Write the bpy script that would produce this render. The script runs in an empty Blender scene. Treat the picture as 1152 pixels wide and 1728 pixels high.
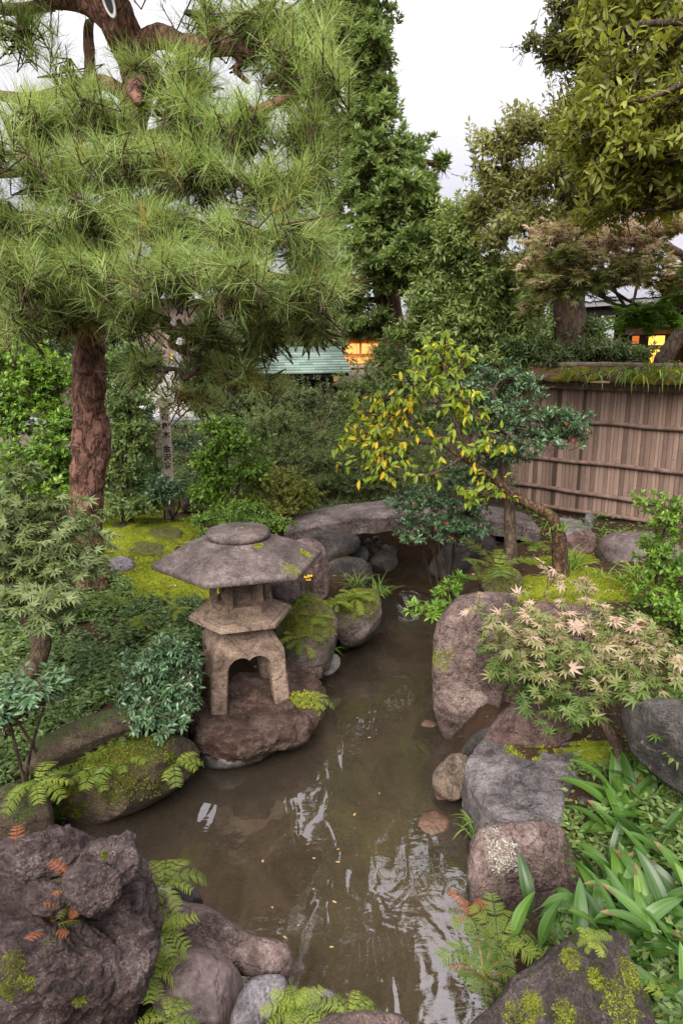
import bpy, math
import numpy as np
from mathutils import Vector

R = math.radians
scene = bpy.context.scene
COL = scene.collection

# ------------------------------------------------------------------ camera
F, CX, CY = 1152.0, 576.0, 864.0        # photograph: 24 mm lens, 1152 x 1728
CAM_H, PITCH = 2.3, R(12.9)
cam_d = bpy.data.cameras.new('camera')
cam_d.sensor_fit = 'VERTICAL'
cam_d.sensor_height = 36.0
cam_d.lens = 24.0
cam_d.clip_start = 0.05
cam_d.clip_end = 2000.0
cam = bpy.data.objects.new('camera', cam_d)
COL.objects.link(cam)
cam.location = (0, 0, CAM_H)
cam.rotation_euler = (R(90) - PITCH, 0, 0)
scene.camera = cam

# ------------------------------------------------------------------ sky, sun, exposure
SUN_EL, SUN_AZ = R(40), R(196)          # soft overcast sun, high, behind the viewer
world = bpy.data.worlds.new('World')
scene.world = world
world.use_nodes = True
nt = world.node_tree
nt.nodes.clear()
w_out = nt.nodes.new('ShaderNodeOutputWorld')
w_bg = nt.nodes.new('ShaderNodeBackground')
w_sky = nt.nodes.new('ShaderNodeTexSky')
w_sky.sky_type = 'NISHITA'
w_sky.sun_disc = False
w_sky.sun_elevation = SUN_EL
w_sky.sun_rotation = SUN_AZ
w_tc = nt.nodes.new('ShaderNodeTexCoord')
w_sep = nt.nodes.new('ShaderNodeSeparateXYZ')
nt.links.new(w_tc.outputs['Generated'], w_sep.inputs[0])
w_ramp = nt.nodes.new('ShaderNodeMapRange')      # overcast dome: brighter towards the zenith
w_ramp.inputs['From Min'].default_value = 0.0
w_ramp.inputs['From Max'].default_value = 1.0
w_ramp.inputs['To Min'].default_value = 2.4
w_ramp.inputs['To Max'].default_value = 18.0
w_pow = nt.nodes.new('ShaderNodeMath'); w_pow.operation = 'POWER'; w_pow.use_clamp = True
w_pow.inputs[1].default_value = 1.5
nt.links.new(w_sep.outputs['Z'], w_pow.inputs[0])
nt.links.new(w_pow.outputs[0], w_ramp.inputs['Value'])
w_noise = nt.nodes.new('ShaderNodeTexNoise')
w_noise.inputs['Scale'].default_value = 3.6
w_noise.inputs['Detail'].default_value = 4.0
nt.links.new(w_tc.outputs['Generated'], w_noise.inputs['Vector'])
w_cl = nt.nodes.new('ShaderNodeMapRange')
w_cl.inputs['From Min'].default_value = 0.3
w_cl.inputs['From Max'].default_value = 0.7
w_cl.inputs['To Min'].default_value = 0.84
w_cl.inputs['To Max'].default_value = 1.1
nt.links.new(w_noise.outputs['Fac'], w_cl.inputs['Value'])
w_mul = nt.nodes.new('ShaderNodeMath'); w_mul.operation = 'MULTIPLY'
nt.links.new(w_ramp.outputs[0], w_mul.inputs[0])
nt.links.new(w_cl.outputs[0], w_mul.inputs[1])
w_col = nt.nodes.new('ShaderNodeVectorMath'); w_col.operation = 'SCALE'
w_col.inputs[0].default_value = (1.0, 0.955, 1.02)
nt.links.new(w_mul.outputs[0], w_col.inputs['Scale'])
w_mix = nt.nodes.new('ShaderNodeMix'); w_mix.data_type = 'RGBA'
w_mix.inputs['Factor'].default_value = 0.9
nt.links.new(w_sky.outputs[0], w_mix.inputs['A'])
nt.links.new(w_col.outputs[0], w_mix.inputs['B'])
nt.links.new(w_mix.outputs['Result'], w_bg.inputs['Color'])
w_bg.inputs['Strength'].default_value = 0.1
nt.links.new(w_bg.outputs[0], w_out.inputs['Surface'])

sun_d = bpy.data.lights.new('sun', 'SUN')
sun_d.energy = 2.6
sun_d.angle = R(40)
sun_d.color = (1.0, 0.93, 0.82)
sun = bpy.data.objects.new('sun', sun_d)
COL.objects.link(sun)
sun.location = (0, -5, 20)
_sd = Vector((math.sin(SUN_AZ) * math.cos(SUN_EL), math.cos(SUN_AZ) * math.cos(SUN_EL), math.sin(SUN_EL)))
sun.rotation_euler = _sd.to_track_quat('Z', 'Y').to_euler()

scene.view_settings.view_transform = 'Standard'
scene.view_settings.look = 'None'
scene.view_settings.gamma = 1.0
scene.view_settings.exposure = 1.2
scene.view_settings.use_curve_mapping = False
try:
    scene.cycles.max_bounces = 8
    scene.cycles.transparent_max_bounces = 12
    scene.cycles.transmission_bounces = 4
    scene.cycles.caustics_reflective = False
    scene.cycles.caustics_refractive = False
    scene.cycles.use_denoising = True
except Exception:
    pass

# ------------------------------------------------------------------ pixels of the photograph -> places
_cp, _sp = math.cos(PITCH), math.sin(PITCH)
CAMP = np.array([0, 0, CAM_H])


def ray(px, py):
    u, v = (px - CX) / F, (CY - py) / F
    return np.array([u, _cp + v * _sp, v * _cp - _sp])


def at(px, py, Y):
    d = ray(px, py)
    return CAMP + d * (Y / d[1])


def on(px, py, z):
    d = ray(px, py)
    return CAMP + d * ((z - CAM_H) / d[2])


def m_per_px(px, py, Y):
    d = ray(px, py)
    return (Y / d[1]) / F


# ------------------------------------------------------------------ numeric helpers
def unit(a):
    a = np.asarray(a, float)
    return a / np.maximum(np.linalg.norm(a, axis=-1, keepdims=True), 1e-9)


def sstep(a, b, x):
    t = np.clip((np.asarray(x, float) - a) / (b - a), 0, 1)
    return t * t * (3 - 2 * t)


def _hash(i, j, k, seed):
    n = (i * 374761393 + j * 668265263 + k * 1274126177 + seed * 974711) & 0xffffffff
    n = ((n ^ (n >> 13)) * 1274126177) & 0xffffffff
    n = n ^ (n >> 16)
    return (n & 0xffffff) / float(0xffffff)


def vnoise(P, seed=0):
    P = np.asarray(P, float)
    I = np.floor(P).astype(np.int64)
    f = P - I
    f = f * f * f * (f * (f * 6 - 15) + 10)
    out = 0
    for dx in (0, 1):
        wx = f[..., 0] if dx else 1 - f[..., 0]
        for dy in (0, 1):
            wy = f[..., 1] if dy else 1 - f[..., 1]
            for dz in (0, 1):
                wz = f[..., 2] if dz else 1 - f[..., 2]
                out = out + wx * wy * wz * _hash(I[..., 0] + dx, I[..., 1] + dy, I[..., 2] + dz, seed)
    return out * 2 - 1


def fbm(P, octaves=4, seed=0, gain=0.5):
    P = np.asarray(P, float)
    a, s, tot = 1.0, 0.0, 0.0
    for o in range(octaves):
        s = s + a * vnoise(P * (2.03 ** o) + 17.3 * o, seed + o)
        tot += a
        a *= gain
    return s / tot


def ridged(P, octaves=3, seed=0):
    P = np.asarray(P, float)
    a, s, tot = 1.0, 0.0, 0.0
    for o in range(octaves):
        s = s + a * (1 - np.abs(vnoise(P * (2.1 ** o) + 9.1 * o, seed + o)) * 2)
        tot += a
        a *= 0.5
    return s / tot


def spline(pts, n):
    """Catmull-Rom through control points (any width of rows), n samples."""
    P = np.asarray(pts, float)
    if len(P) == 2:
        t = np.linspace(0, 1, n)[:, None]
        return P[0] * (1 - t) + P[1] * t
    P = np.vstack([2 * P[0] - P[1], P, 2 * P[-1] - P[-2]])
    m = len(P) - 3
    u = np.linspace(0, m - 1e-6, n)
    i = u.astype(int)
    t = (u - i)[:, None]
    p0, p1, p2, p3 = P[i], P[i + 1], P[i + 2], P[i + 3]
    return 0.5 * (2 * p1 + (p2 - p0) * t + (2 * p0 - 5 * p1 + 4 * p2 - p3) * t ** 2 + (3 * p1 - p0 - 3 * p2 + p3) * t ** 3)


# ------------------------------------------------------------------ mesh collector
class Geo:
    def __init__(self):
        self.V, self.F, self.T, self.n = [], [], [], 0

    def add(self, V, faces, tint=0.5):
        V = np.asarray(V, float).reshape(-1, 3)
        faces = np.asarray(faces, np.int64)
        self.V.append(V)
        self.F.append(faces + self.n)
        t = np.broadcast_to(np.asarray(tint, float), (len(faces),))
        self.T.append(t)
        self.n += len(V)
        return self

    def merge(self, g):
        for V, f, t in zip(g.V, g.F, g.T):
            self.V.append(V)
            self.F.append(f + self.n - 0)
            self.T.append(t)
        # face indices of g already run over g's own vertices
        self.n += g.n
        return self

    def verts(self):
        return np.vstack(self.V)

    def box(self, c, s, rz=0.0, tint=0.5, taper=1.0):
        """box at centre c, size s, turned about z."""
        x, y, z = np.array(s, float) / 2
        q = np.array([[-x, -y, -z], [x, -y, -z], [x, y, -z], [-x, y, -z],
                      [-x * taper, -y * taper, z], [x * taper, -y * taper, z], [x * taper, y * taper, z], [-x * taper, y * taper, z]])
        ca, sa = math.cos(rz), math.sin(rz)
        q = np.stack([q[:, 0] * ca - q[:, 1] * sa, q[:, 0] * sa + q[:, 1] * ca, q[:, 2]], 1) + np.asarray(c, float)
        return self.add(q, [[0, 3, 2, 1], [4, 5, 6, 7], [0, 1, 5, 4], [1, 2, 6, 5], [2, 3, 7, 6], [3, 0, 4, 7]], tint)

    def beam(self, a, b, w, h, up=(0, 0, 1), tint=0.5):
        a, b = np.asarray(a, float), np.asarray(b, float)
        d = unit(b - a)
        s = unit(np.cross(d, up))
        u = np.cross(s, d)
        q = []
        for p in (a, b):
            for i, j in ((-1, -1), (1, -1), (1, 1), (-1, 1)):
                q.append(p + s * w / 2 * i + u * h / 2 * j)
        return self.add(q, [[0, 3, 2, 1], [4, 5, 6, 7], [0, 1, 5, 4], [1, 2, 6, 5], [2, 3, 7, 6], [3, 0, 4, 7]], tint)

    def tube(self, pts, rad, sides=8, n=None, rough=0.0, seed=0, tint=0.5, freq=6.0, cap=True):
        P = np.asarray(pts, float)
        rad = np.broadcast_to(np.asarray(rad, float), (len(P),))
        PR = np.hstack([P, rad[:, None]])
        if n:
            PR = spline(PR, n)
        P, rr = PR[:, :3], np.maximum(PR[:, 3], 1e-4)
        m = len(P)
        Tn = unit(np.gradient(P, axis=0))
        ref = np.array([0.31, 0.87, 0.13])
        S = np.zeros_like(P)
        s = unit(np.cross(Tn[0], ref))
        for i in range(m):
            s = s - Tn[i] * np.dot(s, Tn[i])
            s = s / max(np.linalg.norm(s), 1e-9)
            S[i] = s
        B = np.cross(Tn, S)
        a = np.arange(sides) * 2 * math.pi / sides
        D = S[:, None, :] * np.cos(a)[None, :, None] + B[:, None, :] * np.sin(a)[None, :, None]
        V = P[:, None, :] + D * rr[:, None, None]
        if rough > 0:
            nz = fbm(V * freq, 4, seed)
            V = V + D * (nz * rough * rr[:, None])[:, :, None]
        V = V.reshape(-1, 3)
        i = np.arange(m - 1)[:, None] * sides
        j = np.arange(sides)[None, :]
        k = (j + 1) % sides
        q = np.stack([i + j, i + k, i + sides + k, i + sides + j], -1).reshape(-1, 4)
        self.add(V, q, tint)
        if cap:
            base = self.n - len(V)
            c0, c1 = P[0], P[-1] + Tn[-1] * rr[-1] * 0.6
            self.V.append(np.array([c0, c1]))
            j = np.arange(sides)
            k = (j + 1) % sides
            t0 = np.stack([np.full(sides, self.n), base + k, base + j], 1)
            o = base + (m - 1) * sides
            t1 = np.stack([np.full(sides, self.n + 1), o + j, o + k], 1)
            self.F.append(np.vstack([t0, t1]))
            self.T.append(np.full(2 * sides, tint))
            self.n += 2
        return self

    def lathe(self, prof, c, sides=32, n_ang=None, phase=0.0, tint=0.5, poly=None):
        """revolve (r, z) profile; poly = number of flat sides for a polygonal plan."""
        prof = np.asarray(prof, float)
        S = sides
        a = phase + np.arange(S) * 2 * math.pi / S
        k = np.ones(S)
        if poly:
            w = 2 * math.pi / poly
            b = (a - phase + 1e-9) % w - w / 2
            k = math.cos(w / 2) / np.cos(b)
        V = np.stack([prof[:, 0][:, None] * (np.cos(a) * k)[None], prof[:, 0][:, None] * (np.sin(a) * k)[None],
                      np.repeat(prof[:, 1][:, None], S, 1)], -1).reshape(-1, 3) + np.asarray(c, float)
        m = len(prof)
        i = np.arange(m - 1)[:, None] * S
        j = np.arange(S)[None, :]
        q = np.stack([i + j, i + (j + 1) % S, i + S + (j + 1) % S, i + S + j], -1).reshape(-1, 4)
        return self.add(V, q, tint)


def link_mesh(name, geo, mat, smooth=True, origin=(0, 0, 0)):
    me = bpy.data.meshes.new(name)
    V = geo.verts() - np.asarray(origin, float)
    counts, loops, tint = [], [], []
    for f, t in zip(geo.F, geo.T):
        counts.append(np.full(len(f), f.shape[1], np.int32))
        loops.append(f.reshape(-1))
        tint.append(t)
    counts = np.concatenate(counts)
    loops = np.concatenate(loops).astype(np.int32)
    tint = np.concatenate(tint).astype(np.float32)
    me.vertices.add(len(V))
    me.vertices.foreach_set('co', V.astype(np.float32).ravel())
    me.loops.add(len(loops))
    me.loops.foreach_set('vertex_index', loops)
    me.polygons.add(len(counts))
    st = np.zeros(len(counts), np.int32)
    st[1:] = np.cumsum(counts)[:-1]
    me.polygons.foreach_set('loop_start', st)
    me.polygons.foreach_set('use_smooth', np.full(len(counts), bool(smooth)))
    me.update(calc_edges=True)
    at_ = me.attributes.new('tint', 'FLOAT', 'FACE')
    at_.data.foreach_set('value', tint)
    me.materials.append(mat)
    o = bpy.data.objects.new(name, me)
    COL.objects.link(o)
    return o


def tag(o, label=None, cat=None, group=None, kind=None):
    if label: o['label'] = label
    if cat: o['category'] = cat
    if group: o['group'] = group
    if kind: o['kind'] = kind
    return o


def thing(name, label, cat, loc=(0, 0, 0), group=None):
    o = bpy.data.objects.new(name, None)
    o.empty_display_size = 0.1
    COL.objects.link(o)
    o.location = tuple(float(v) for v in loc)
    return tag(o, label, cat, group)


def world_loc(o):
    v = np.zeros(3)
    while o is not None:
        v = v + np.array(o.location)
        o = o.parent
    return v


def part(name, geo, mat, parent, smooth=True, label=None):
    """geo in world coordinates; becomes a child of parent (unrotated while building)."""
    o = link_mesh(name, geo, mat, smooth, origin=world_loc(parent))
    o.parent = parent
    if label: o['label'] = label
    return o


def solo(name, geo, mat, label, cat, loc, group=None, smooth=True):
    """a thing that is one mesh; geo in world coordinates."""
    o = link_mesh(name, geo, mat, smooth, origin=loc)
    o.location = tuple(float(v) for v in loc)
    return tag(o, label, cat, group)


def copy_thing(o, loc, rz=0.0, s=1.0, label=None, group=None, rx=0.0, ry=0.0):
    c = o.copy()
    COL.objects.link(c)
    c.location = tuple(float(v) for v in loc)
    c.rotation_euler = (rx, ry, rz)
    c.scale = (s, s, s) if np.isscalar(s) else s
    if label: c['label'] = label
    if group: c['group'] = group
    for ch in o.children:
        d = ch.copy()
        COL.objects.link(d)
        d.parent = c
        for g in ch.children:
            e = g.copy()
            COL.objects.link(e)
            e.parent = d
    return c


# ------------------------------------------------------------------ materials
class NT:
    def __init__(self, name):
        self.m = bpy.data.materials.new(name)
        self.m.use_nodes = True
        self.t = self.m.node_tree
        self.t.nodes.clear()
        self.out = self.t.nodes.new('ShaderNodeOutputMaterial')

    def node(self, kind, **kw):
        n = self.t.nodes.new('ShaderNode' + kind)
        for k, v in kw.items():
            if hasattr(n, k) and k not in ('Scale',):
                try:
                    setattr(n, k, v)
                    continue
                except Exception:
                    pass
            n.inputs[k].default_value = v
        return n

    def l(self, a, b):
        self.t.links.new(a, b)

    def coord(self, kind='Object', scale=(1, 1, 1)):
        tc = self.node('TexCoord')
        mp = self.node('Mapping')
        mp.inputs['Scale'].default_value = scale
        self.l(tc.outputs[kind], mp.inputs['Vector'])
        return mp.outputs[0]

    def noise(self, vec, scale, detail=5, rough=0.55, dist=0.0):
        n = self.node('TexNoise')
        n.inputs['Scale'].default_value = scale
        n.inputs['Detail'].default_value = detail
        n.inputs['Roughness'].default_value = rough
        n.inputs['Distortion'].default_value = dist
        self.l(vec, n.inputs['Vector'])
        return n.outputs['Fac']

    def voro(self, vec, scale, feature='F1'):
        n = self.node('TexVoronoi')
        n.feature = feature
        n.inputs['Scale'].default_value = scale
        self.l(vec, n.inputs['Vector'])
        return n.outputs['Distance']

    def ramp(self, fac, stops):
        r = self.node('ValToRGB')
        e = r.color_ramp.elements
        while len(e) < len(stops):
            e.new(0.5)
        for x, (p, c) in zip(e, stops):
            x.position = p
            x.color = (*c, 1) if len(c) == 3 else c
        self.l(fac, r.inputs[0])
        return r.outputs[0]

    def maprange(self, v, a, b, c=0.0, d=1.0, smooth=False):
        n = self.node('MapRange')
        if smooth: n.interpolation_type = 'SMOOTHSTEP'
        n.inputs['From Min'].default_value = a
        n.inputs['From Max'].default_value = b
        n.inputs['To Min'].default_value = c
        n.inputs['To Max'].default_value = d
        self.l(v, n.inputs['Value'])
        return n.outputs[0]

    def math(self, op, a, b=None):
        n = self.node('Math')
        n.operation = op
        for i, v in ((0, a), (1, b)):
            if v is None: continue
            if hasattr(v, 'links'): self.l(v, n.inputs[i])
            else: n.inputs[i].default_value = v
        return n.outputs[0]

    def mix(self, f, a, b, mode='MIX'):
        n = self.node('Mix')
        n.data_type = 'RGBA'
        n.blend_type = mode
        for k, v in (('Factor', f), ('A', a), ('B', b)):
            if hasattr(v, 'links'): self.l(v, n.inputs[k])
            else: n.inputs[k].default_value = v if k == 'Factor' else (*v, 1)
        return n.outputs['Result']

    def bump(self, h, strength=0.5, dist=0.02, normal=None):
        b = self.node('Bump')
        b.inputs['Strength'].default_value = strength
        b.inputs['Distance'].default_value = dist
        self.l(h, b.inputs['Height'])
        if normal is not None: self.l(normal, b.inputs['Normal'])
        return b.outputs[0]

    def bsdf(self, col, rough=0.7, spec=0.3, normal=None, trans=0.0, tcol=None, metallic=0.0, coat=0.0):
        p = self.node('BsdfPrincipled')
        if hasattr(col, 'links'): self.l(col, p.inputs['Base Color'])
        else: p.inputs['Base Color'].default_value = (*col, 1)
        if hasattr(rough, 'links'): self.l(rough, p.inputs['Roughness'])
        else: p.inputs['Roughness'].default_value = rough
        p.inputs['Specular IOR Level'].default_value = spec
        p.inputs['Metallic'].default_value = metallic
        if normal is not None: self.l(normal, p.inputs['Normal'])
        sh = p.outputs[0]
        if trans > 0:
            t = self.node('BsdfTranslucent')
            c = tcol if tcol is not None else col
            if hasattr(c, 'links'): self.l(c, t.inputs['Color'])
            else: t.inputs['Color'].default_value = (*c, 1)
            m = self.node('MixShader')
            m.inputs[0].default_value = trans
            self.l(sh, m.inputs[1])
            self.l(t.outputs[0], m.inputs[2])
            sh = m.outputs[0]
        self.l(sh, self.out.inputs['Surface'])
        return self.m

    def attr(self, name='tint'):
        a = self.node('Attribute')
        a.attribute_name = name
        return a.outputs['Fac']


def rock_mat(name, dark, mid, light, lichen=0.35, lichen_col=(0.36, 0.34, 0.32), moss=0.0, moss_col=(0.11, 0.12, 0.015),
             scale=1.0, bump=0.6, rough=0.8, speck=0.5, layered=0.0, wet=0.0):
    n = NT(name)
    v = n.coord('Object')
    big = n.noise(v, 3.0 * scale, 6, 0.6, 0.4)
    mid_n = n.noise(v, 14 * scale, 8, 0.65)
    fine = n.noise(v, 62 * scale, 5, 0.75)
    mixn = n.math('ADD', n.math('MULTIPLY', big, 0.6), n.math('MULTIPLY', mid_n, 0.4))
    col = n.ramp(mixn, [(0.36, dark), (0.49, mid), (0.64, light)])
    # mineral speckle
    sp = n.maprange(fine, 0.40, 0.62, 1 - speck * 0.62, 1 + speck * 0.75)
    vm = n.node('VectorMath'); vm.operation = 'SCALE'
    n.l(col, vm.inputs[0]); n.l(sp, vm.inputs['Scale'])
    col = vm.outputs[0]
    # pale crust lichens with edges of their own
    if lichen > 0:
        a = n.noise(v, 9 * scale, 6, 0.7, 0.8)
        lm = n.maprange(a, 0.70 - 0.22 * lichen, 0.76 - 0.2 * lichen, 0, 1)
        lm = n.math('MULTIPLY', lm, n.maprange(fine, 0.38, 0.58))
        col = n.mix(n.math('MULTIPLY', lm, 0.75), col, lichen_col)
    if moss > 0:
        g = n.node('NewGeometry')
        s = n.node('SeparateXYZ')
        n.l(g.outputs['Normal'], s.inputs[0])
        a = n.noise(v, 5 * scale, 6, 0.7, 0.3)
        k = n.math('ADD', n.math('MULTIPLY', s.outputs['Z'], 0.42), n.math('ADD', n.math('MULTIPLY', a, 0.75), n.math('MULTIPLY', mid_n, 0.45)))
        mm = n.maprange(k, 1.15 - 0.36 * moss, 1.22 - 0.36 * moss)
        mm = n.math('MULTIPLY', mm, n.maprange(fine, 0.30, 0.46, 0.35, 1.0))
        mc = n.mix(n.maprange(fine, 0.38, 0.62), tuple(0.35 * c for c in moss_col), tuple(1.5 * c for c in moss_col))
        col = n.mix(mm, col, mc)
    h = n.math('ADD', n.math('MULTIPLY', big, 0.6), n.math('ADD', n.math('MULTIPLY', mid_n, 0.55), n.math('MULTIPLY', fine, 0.18)))
    crack = n.maprange(n.voro(n.coord('Object', (1, 1, 1.4)), 5.5 * scale, 'DISTANCE_TO_EDGE'), 0.0, 0.05)
    if layered > 0:
        lv = n.coord('Object', (1.5, 6.0, 14))
        ly = n.noise(lv, 3.4, 3, 0.5, 1.0)
        st = n.math('MULTIPLY', ly, 15.0)
        fr = n.math('FRACT', st)
        ter = n.math('ADD', n.math('FLOOR', st), n.maprange(fr, 0.0, 0.35, 0.0, 1.0, True))
        h = n.math('ADD', n.math('MULTIPLY', h, 0.35), n.math('MULTIPLY', ter, 0.16 * layered))
        step_shade = n.maprange(fr, 0.0, 0.3, 1.0, 0.0)  # shadow line along each layer step, painted into the colour
        col = n.mix(n.math('MULTIPLY', step_shade, 0.75), col, tuple(0.6 * c for c in dark))
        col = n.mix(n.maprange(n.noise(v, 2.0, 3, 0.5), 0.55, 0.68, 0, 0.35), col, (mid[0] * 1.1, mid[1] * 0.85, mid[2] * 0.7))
    else:
        pits = n.maprange(n.voro(v, 30 * scale), 0.1, 0.45)
        h = n.math('ADD', h, n.math('MULTIPLY', pits, 0.10))
        fis = n.maprange(n.math('ABSOLUTE', n.math('SUBTRACT', n.noise(v, 4.5 * scale, 5, 0.6, 0.6), 0.5)), 0.0, 0.022)
        h = n.math('ADD', h, n.math('MULTIPLY', fis, 0.26))
        col = n.mix(n.maprange(fis, 0.0, 0.8, 0.68, 0.0), col, tuple(0.4 * c for c in dark))
    nb = n.bump(h, min(1.0, bump), 0.075)
    nb = n.bump(fine, min(1.0, bump * 0.8), 0.012, nb)
    gp = n.node('NewGeometry')
    sz = n.node('SeparateXYZ')
    n.l(gp.outputs['Position'], sz.inputs[0])
    wz = n.math('ADD', sz.outputs['Z'], n.math('MULTIPLY', mid_n, -0.05))
    wetm = n.maprange(wz, 0.005, 0.03, 1.0, 0.0)
    col = n.mix(n.math('MULTIPLY', wetm, 0.62), col, tuple(0.30 * c for c in mid))
    rg = n.maprange(mid_n, 0.3, 0.7, rough - 0.12, rough + 0.08)
    rg = n.math('SUBTRACT', rg, n.math('MULTIPLY', wetm, 0.35))
    return n.bsdf(col, rg, 0.35, nb)


def leaf_mat(name, stops, rough=0.45, trans=0.3, spec=0.4):
    n = NT(name)
    t = n.attr('tint')
    col = n.ramp(t, stops)
    tc = n.mix(1.0, col, (1.2, 1.2, 0.75), 'MULTIPLY')
    return n.bsdf(col, rough, spec, None, trans, tc)


def bark_mat(name, dark, light, scale=1.0, stretch=0.25, moss=0.0, bump=0.8):
    n = NT(name)
    v = n.coord('Object', (1, 1, stretch))
    a = n.noise(v, 26 * scale, 8, 0.7, 0.8)
    wob = n.node('VectorMath'); wob.operation = 'ADD'
    nz = n.node('TexNoise'); nz.inputs['Scale'].default_value = 14 * scale; n.l(v, nz.inputs['Vector'])
    sc = n.node('VectorMath'); sc.operation = 'SCALE'; sc.inputs['Scale'].default_value = 0.05 / scale
    n.l(nz.outputs['Color'], sc.inputs[0]); n.l(v, wob.inputs[0]); n.l(sc.outputs[0], wob.inputs[1])
    vo = n.maprange(n.math('ABSOLUTE', n.math('SUBTRACT', n.noise(wob.outputs[0], 15 * scale, 4, 0.6, 0.5), 0.5)), 0.0, 0.07)
    f = n.math('ADD', n.math('MULTIPLY', a, 0.7), n.math('MULTIPLY', vo, 0.3))
    col = n.ramp(f, [(0.32, dark), (0.55, tuple((x + y) / 2.3 for x, y in zip(dark, light))), (0.80, light)])
    if moss > 0:
        m = n.noise(n.coord('Object'), 6, 5, 0.7)
        col = n.mix(n.maprange(m, 0.62 - 0.2 * moss, 0.72 - 0.2 * moss, 0, 0.85), col, (0.09, 0.10, 0.02))
    return n.bsdf(col, 0.85, 0.2, n.bump(f, bump, 0.02))


def plain_mat(name, c1, c2, scale=8, rough=0.7, stretch=(1, 1, 1), bump=0.2, spec=0.3):
    n = NT(name)
    v = n.coord('Object', stretch)
    a = n.noise(v, scale, 6, 0.6, 0.2)
    col = n.ramp(a, [(0.32, c1), (0.68, c2)])
    return n.bsdf(col, rough, spec, n.bump(a, bump, 0.01))


def tint_mat(name, c1, c2, scale=30, rough=0.7, stretch=(1, 1, 1), bump=0.3):
    n = NT(name)
    a = n.noise(n.coord('Object', stretch), scale, 5, 0.6, 0.2)
    f = n.math('ADD', n.math('MULTIPLY', n.attr('tint'), 0.65), n.math('MULTIPLY', a, 0.35))
    col = n.ramp(f, [(0.2, c1), (0.8, c2)])
    return n.bsdf(col, rough, 0.25, n.bump(a, bump, 0.01))


def emit_mat(name, c, s):
    n = NT(name)
    e = n.node('Emission')
    a = n.noise(n.coord('Object'), 3.0, 3, 0.5)
    col = n.mix(n.maprange(a, 0.3, 0.7, 0, 0.5), c, (c[0] * 0.8, c[1] * 0.5, c[2] * 0.4))
    n.l(col, e.inputs['Color'])
    e.inputs['Strength'].default_value = s
    n.l(e.outputs[0], n.out.inputs['Surface'])
    return n.m


# ------------------------------------------------------------------ rocks
def ico(sub):
    import bmesh
    bm = bmesh.new()
    bmesh.ops.create_icosphere(bm, subdivisions=sub, radius=1.0)
    bm.verts.ensure_lookup_table()
    V = np.array([v.co[:] for v in bm.verts])
    Fc = np.array([[v.index for v in f.verts] for f in bm.faces])
    bm.free()
    return V, Fc


ICO = {s: ico(s) for s in (2, 3, 4, 5, 6)}


def polar(poly):
    """radius by angle about the centroid of a star-shaped closed polygon."""
    P = np.asarray(poly, float)
    Q = spline(np.vstack([P[-1:], P, P[:2]]), 240 * 2)
    k = int(240 * 2 / (len(P) + 2))
    c = P.mean(0)
    d = Q - c
    a = np.arctan2(d[:, 1], d[:, 0])
    r = np.hypot(d[:, 0], d[:, 1])
    bins = np.linspace(-math.pi, math.pi, 181)
    out = np.zeros(181)
    o = np.argsort(a)
    a, r = a[o], r[o]
    out = np.interp(bins, np.concatenate([a - 2 * math.pi, a, a + 2 * math.pi]), np.concatenate([r, r, r]))
    return c, (lambda th: np.interp(th, bins, out))


def boulder_geo(outline, Y, thick, seed=1, rough=0.10, cuts=7, sub=5, fat=2.6, freq=2.2, crag=0.0):
    """outline in photograph pixels; the rock stands at distance Y, is `thick` deep (half)."""
    O = np.asarray(outline, float)
    c = O.mean(0)
    C = at(c[0], c[1], Y)
    n = unit(C - CAMP)
    right = unit(np.cross(n, [0, 0, 1]))
    up = np.cross(right, n)
    pts = []
    for x, y in O:
        d = ray(x, y)
        p = CAMP + d * (np.dot(C - CAMP, n) / np.dot(d, n))
        pts.append([np.dot(p - C, right), np.dot(p - C, up)])
    pc, rf = polar(pts)
    C = C + right * pc[0] + up * pc[1]
    V, Fc = ICO[sub]
    s = np.hypot(V[:, 0], V[:, 1])
    th = np.arctan2(V[:, 1], V[:, 0])
    k = (np.abs(s) ** fat + np.abs(V[:, 2]) ** fat) ** (-1.0 / fat)
    s2, c2 = s * k, V[:, 2] * k
    r = rf(th)
    size = float(np.mean(rf(np.linspace(-3, 3, 40))))
    L = np.stack([np.cos(th) * r * s2, np.sin(th) * r * s2, c2 * thick], 1)
    rng = np.random.default_rng(seed)
    # broken faces on the visible front and the far side, not on the outline itself
    for _ in range(cuts):
        a = rng.normal(size=3)
        a[:2] *= 0.8
        a[2] = abs(a[2]) + 0.75
        if rng.random() < 0.3: a[2] *= -1
        a = unit(a)
        h = (L @ a)
        lim = h.max() * rng.uniform(0.70, 0.92)
        ex = np.maximum(h - lim, 0)
        L = L - ex[:, None] * a * 0.92
    nd = unit(L)
    q = L / size
    disp = fbm(q * freq + seed * 3.1, 5, seed) * rough * size
    disp = disp + fbm(q * freq * 4.2 + seed, 5, seed + 5, 0.6) * rough * 0.42 * size
    disp = disp - np.clip(ridged(q * freq * 2.3 + seed, 3, seed + 2) - 0.62, 0, 1) * rough * 0.9 * size
    if crag > 0:
        rg = ridged(q * freq * 1.2 + seed, 3, seed + 9)
        disp = disp - crag * size * np.clip(rg - 0.55, 0, 1) * 1.2
    L = L + nd * disp[:, None]
    W = C + L[:, :1] * right + L[:, 1:2] * up - L[:, 2:3] * n * 1.0
    # (right, up, -n) is right handed
    return W, Fc, C


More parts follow.
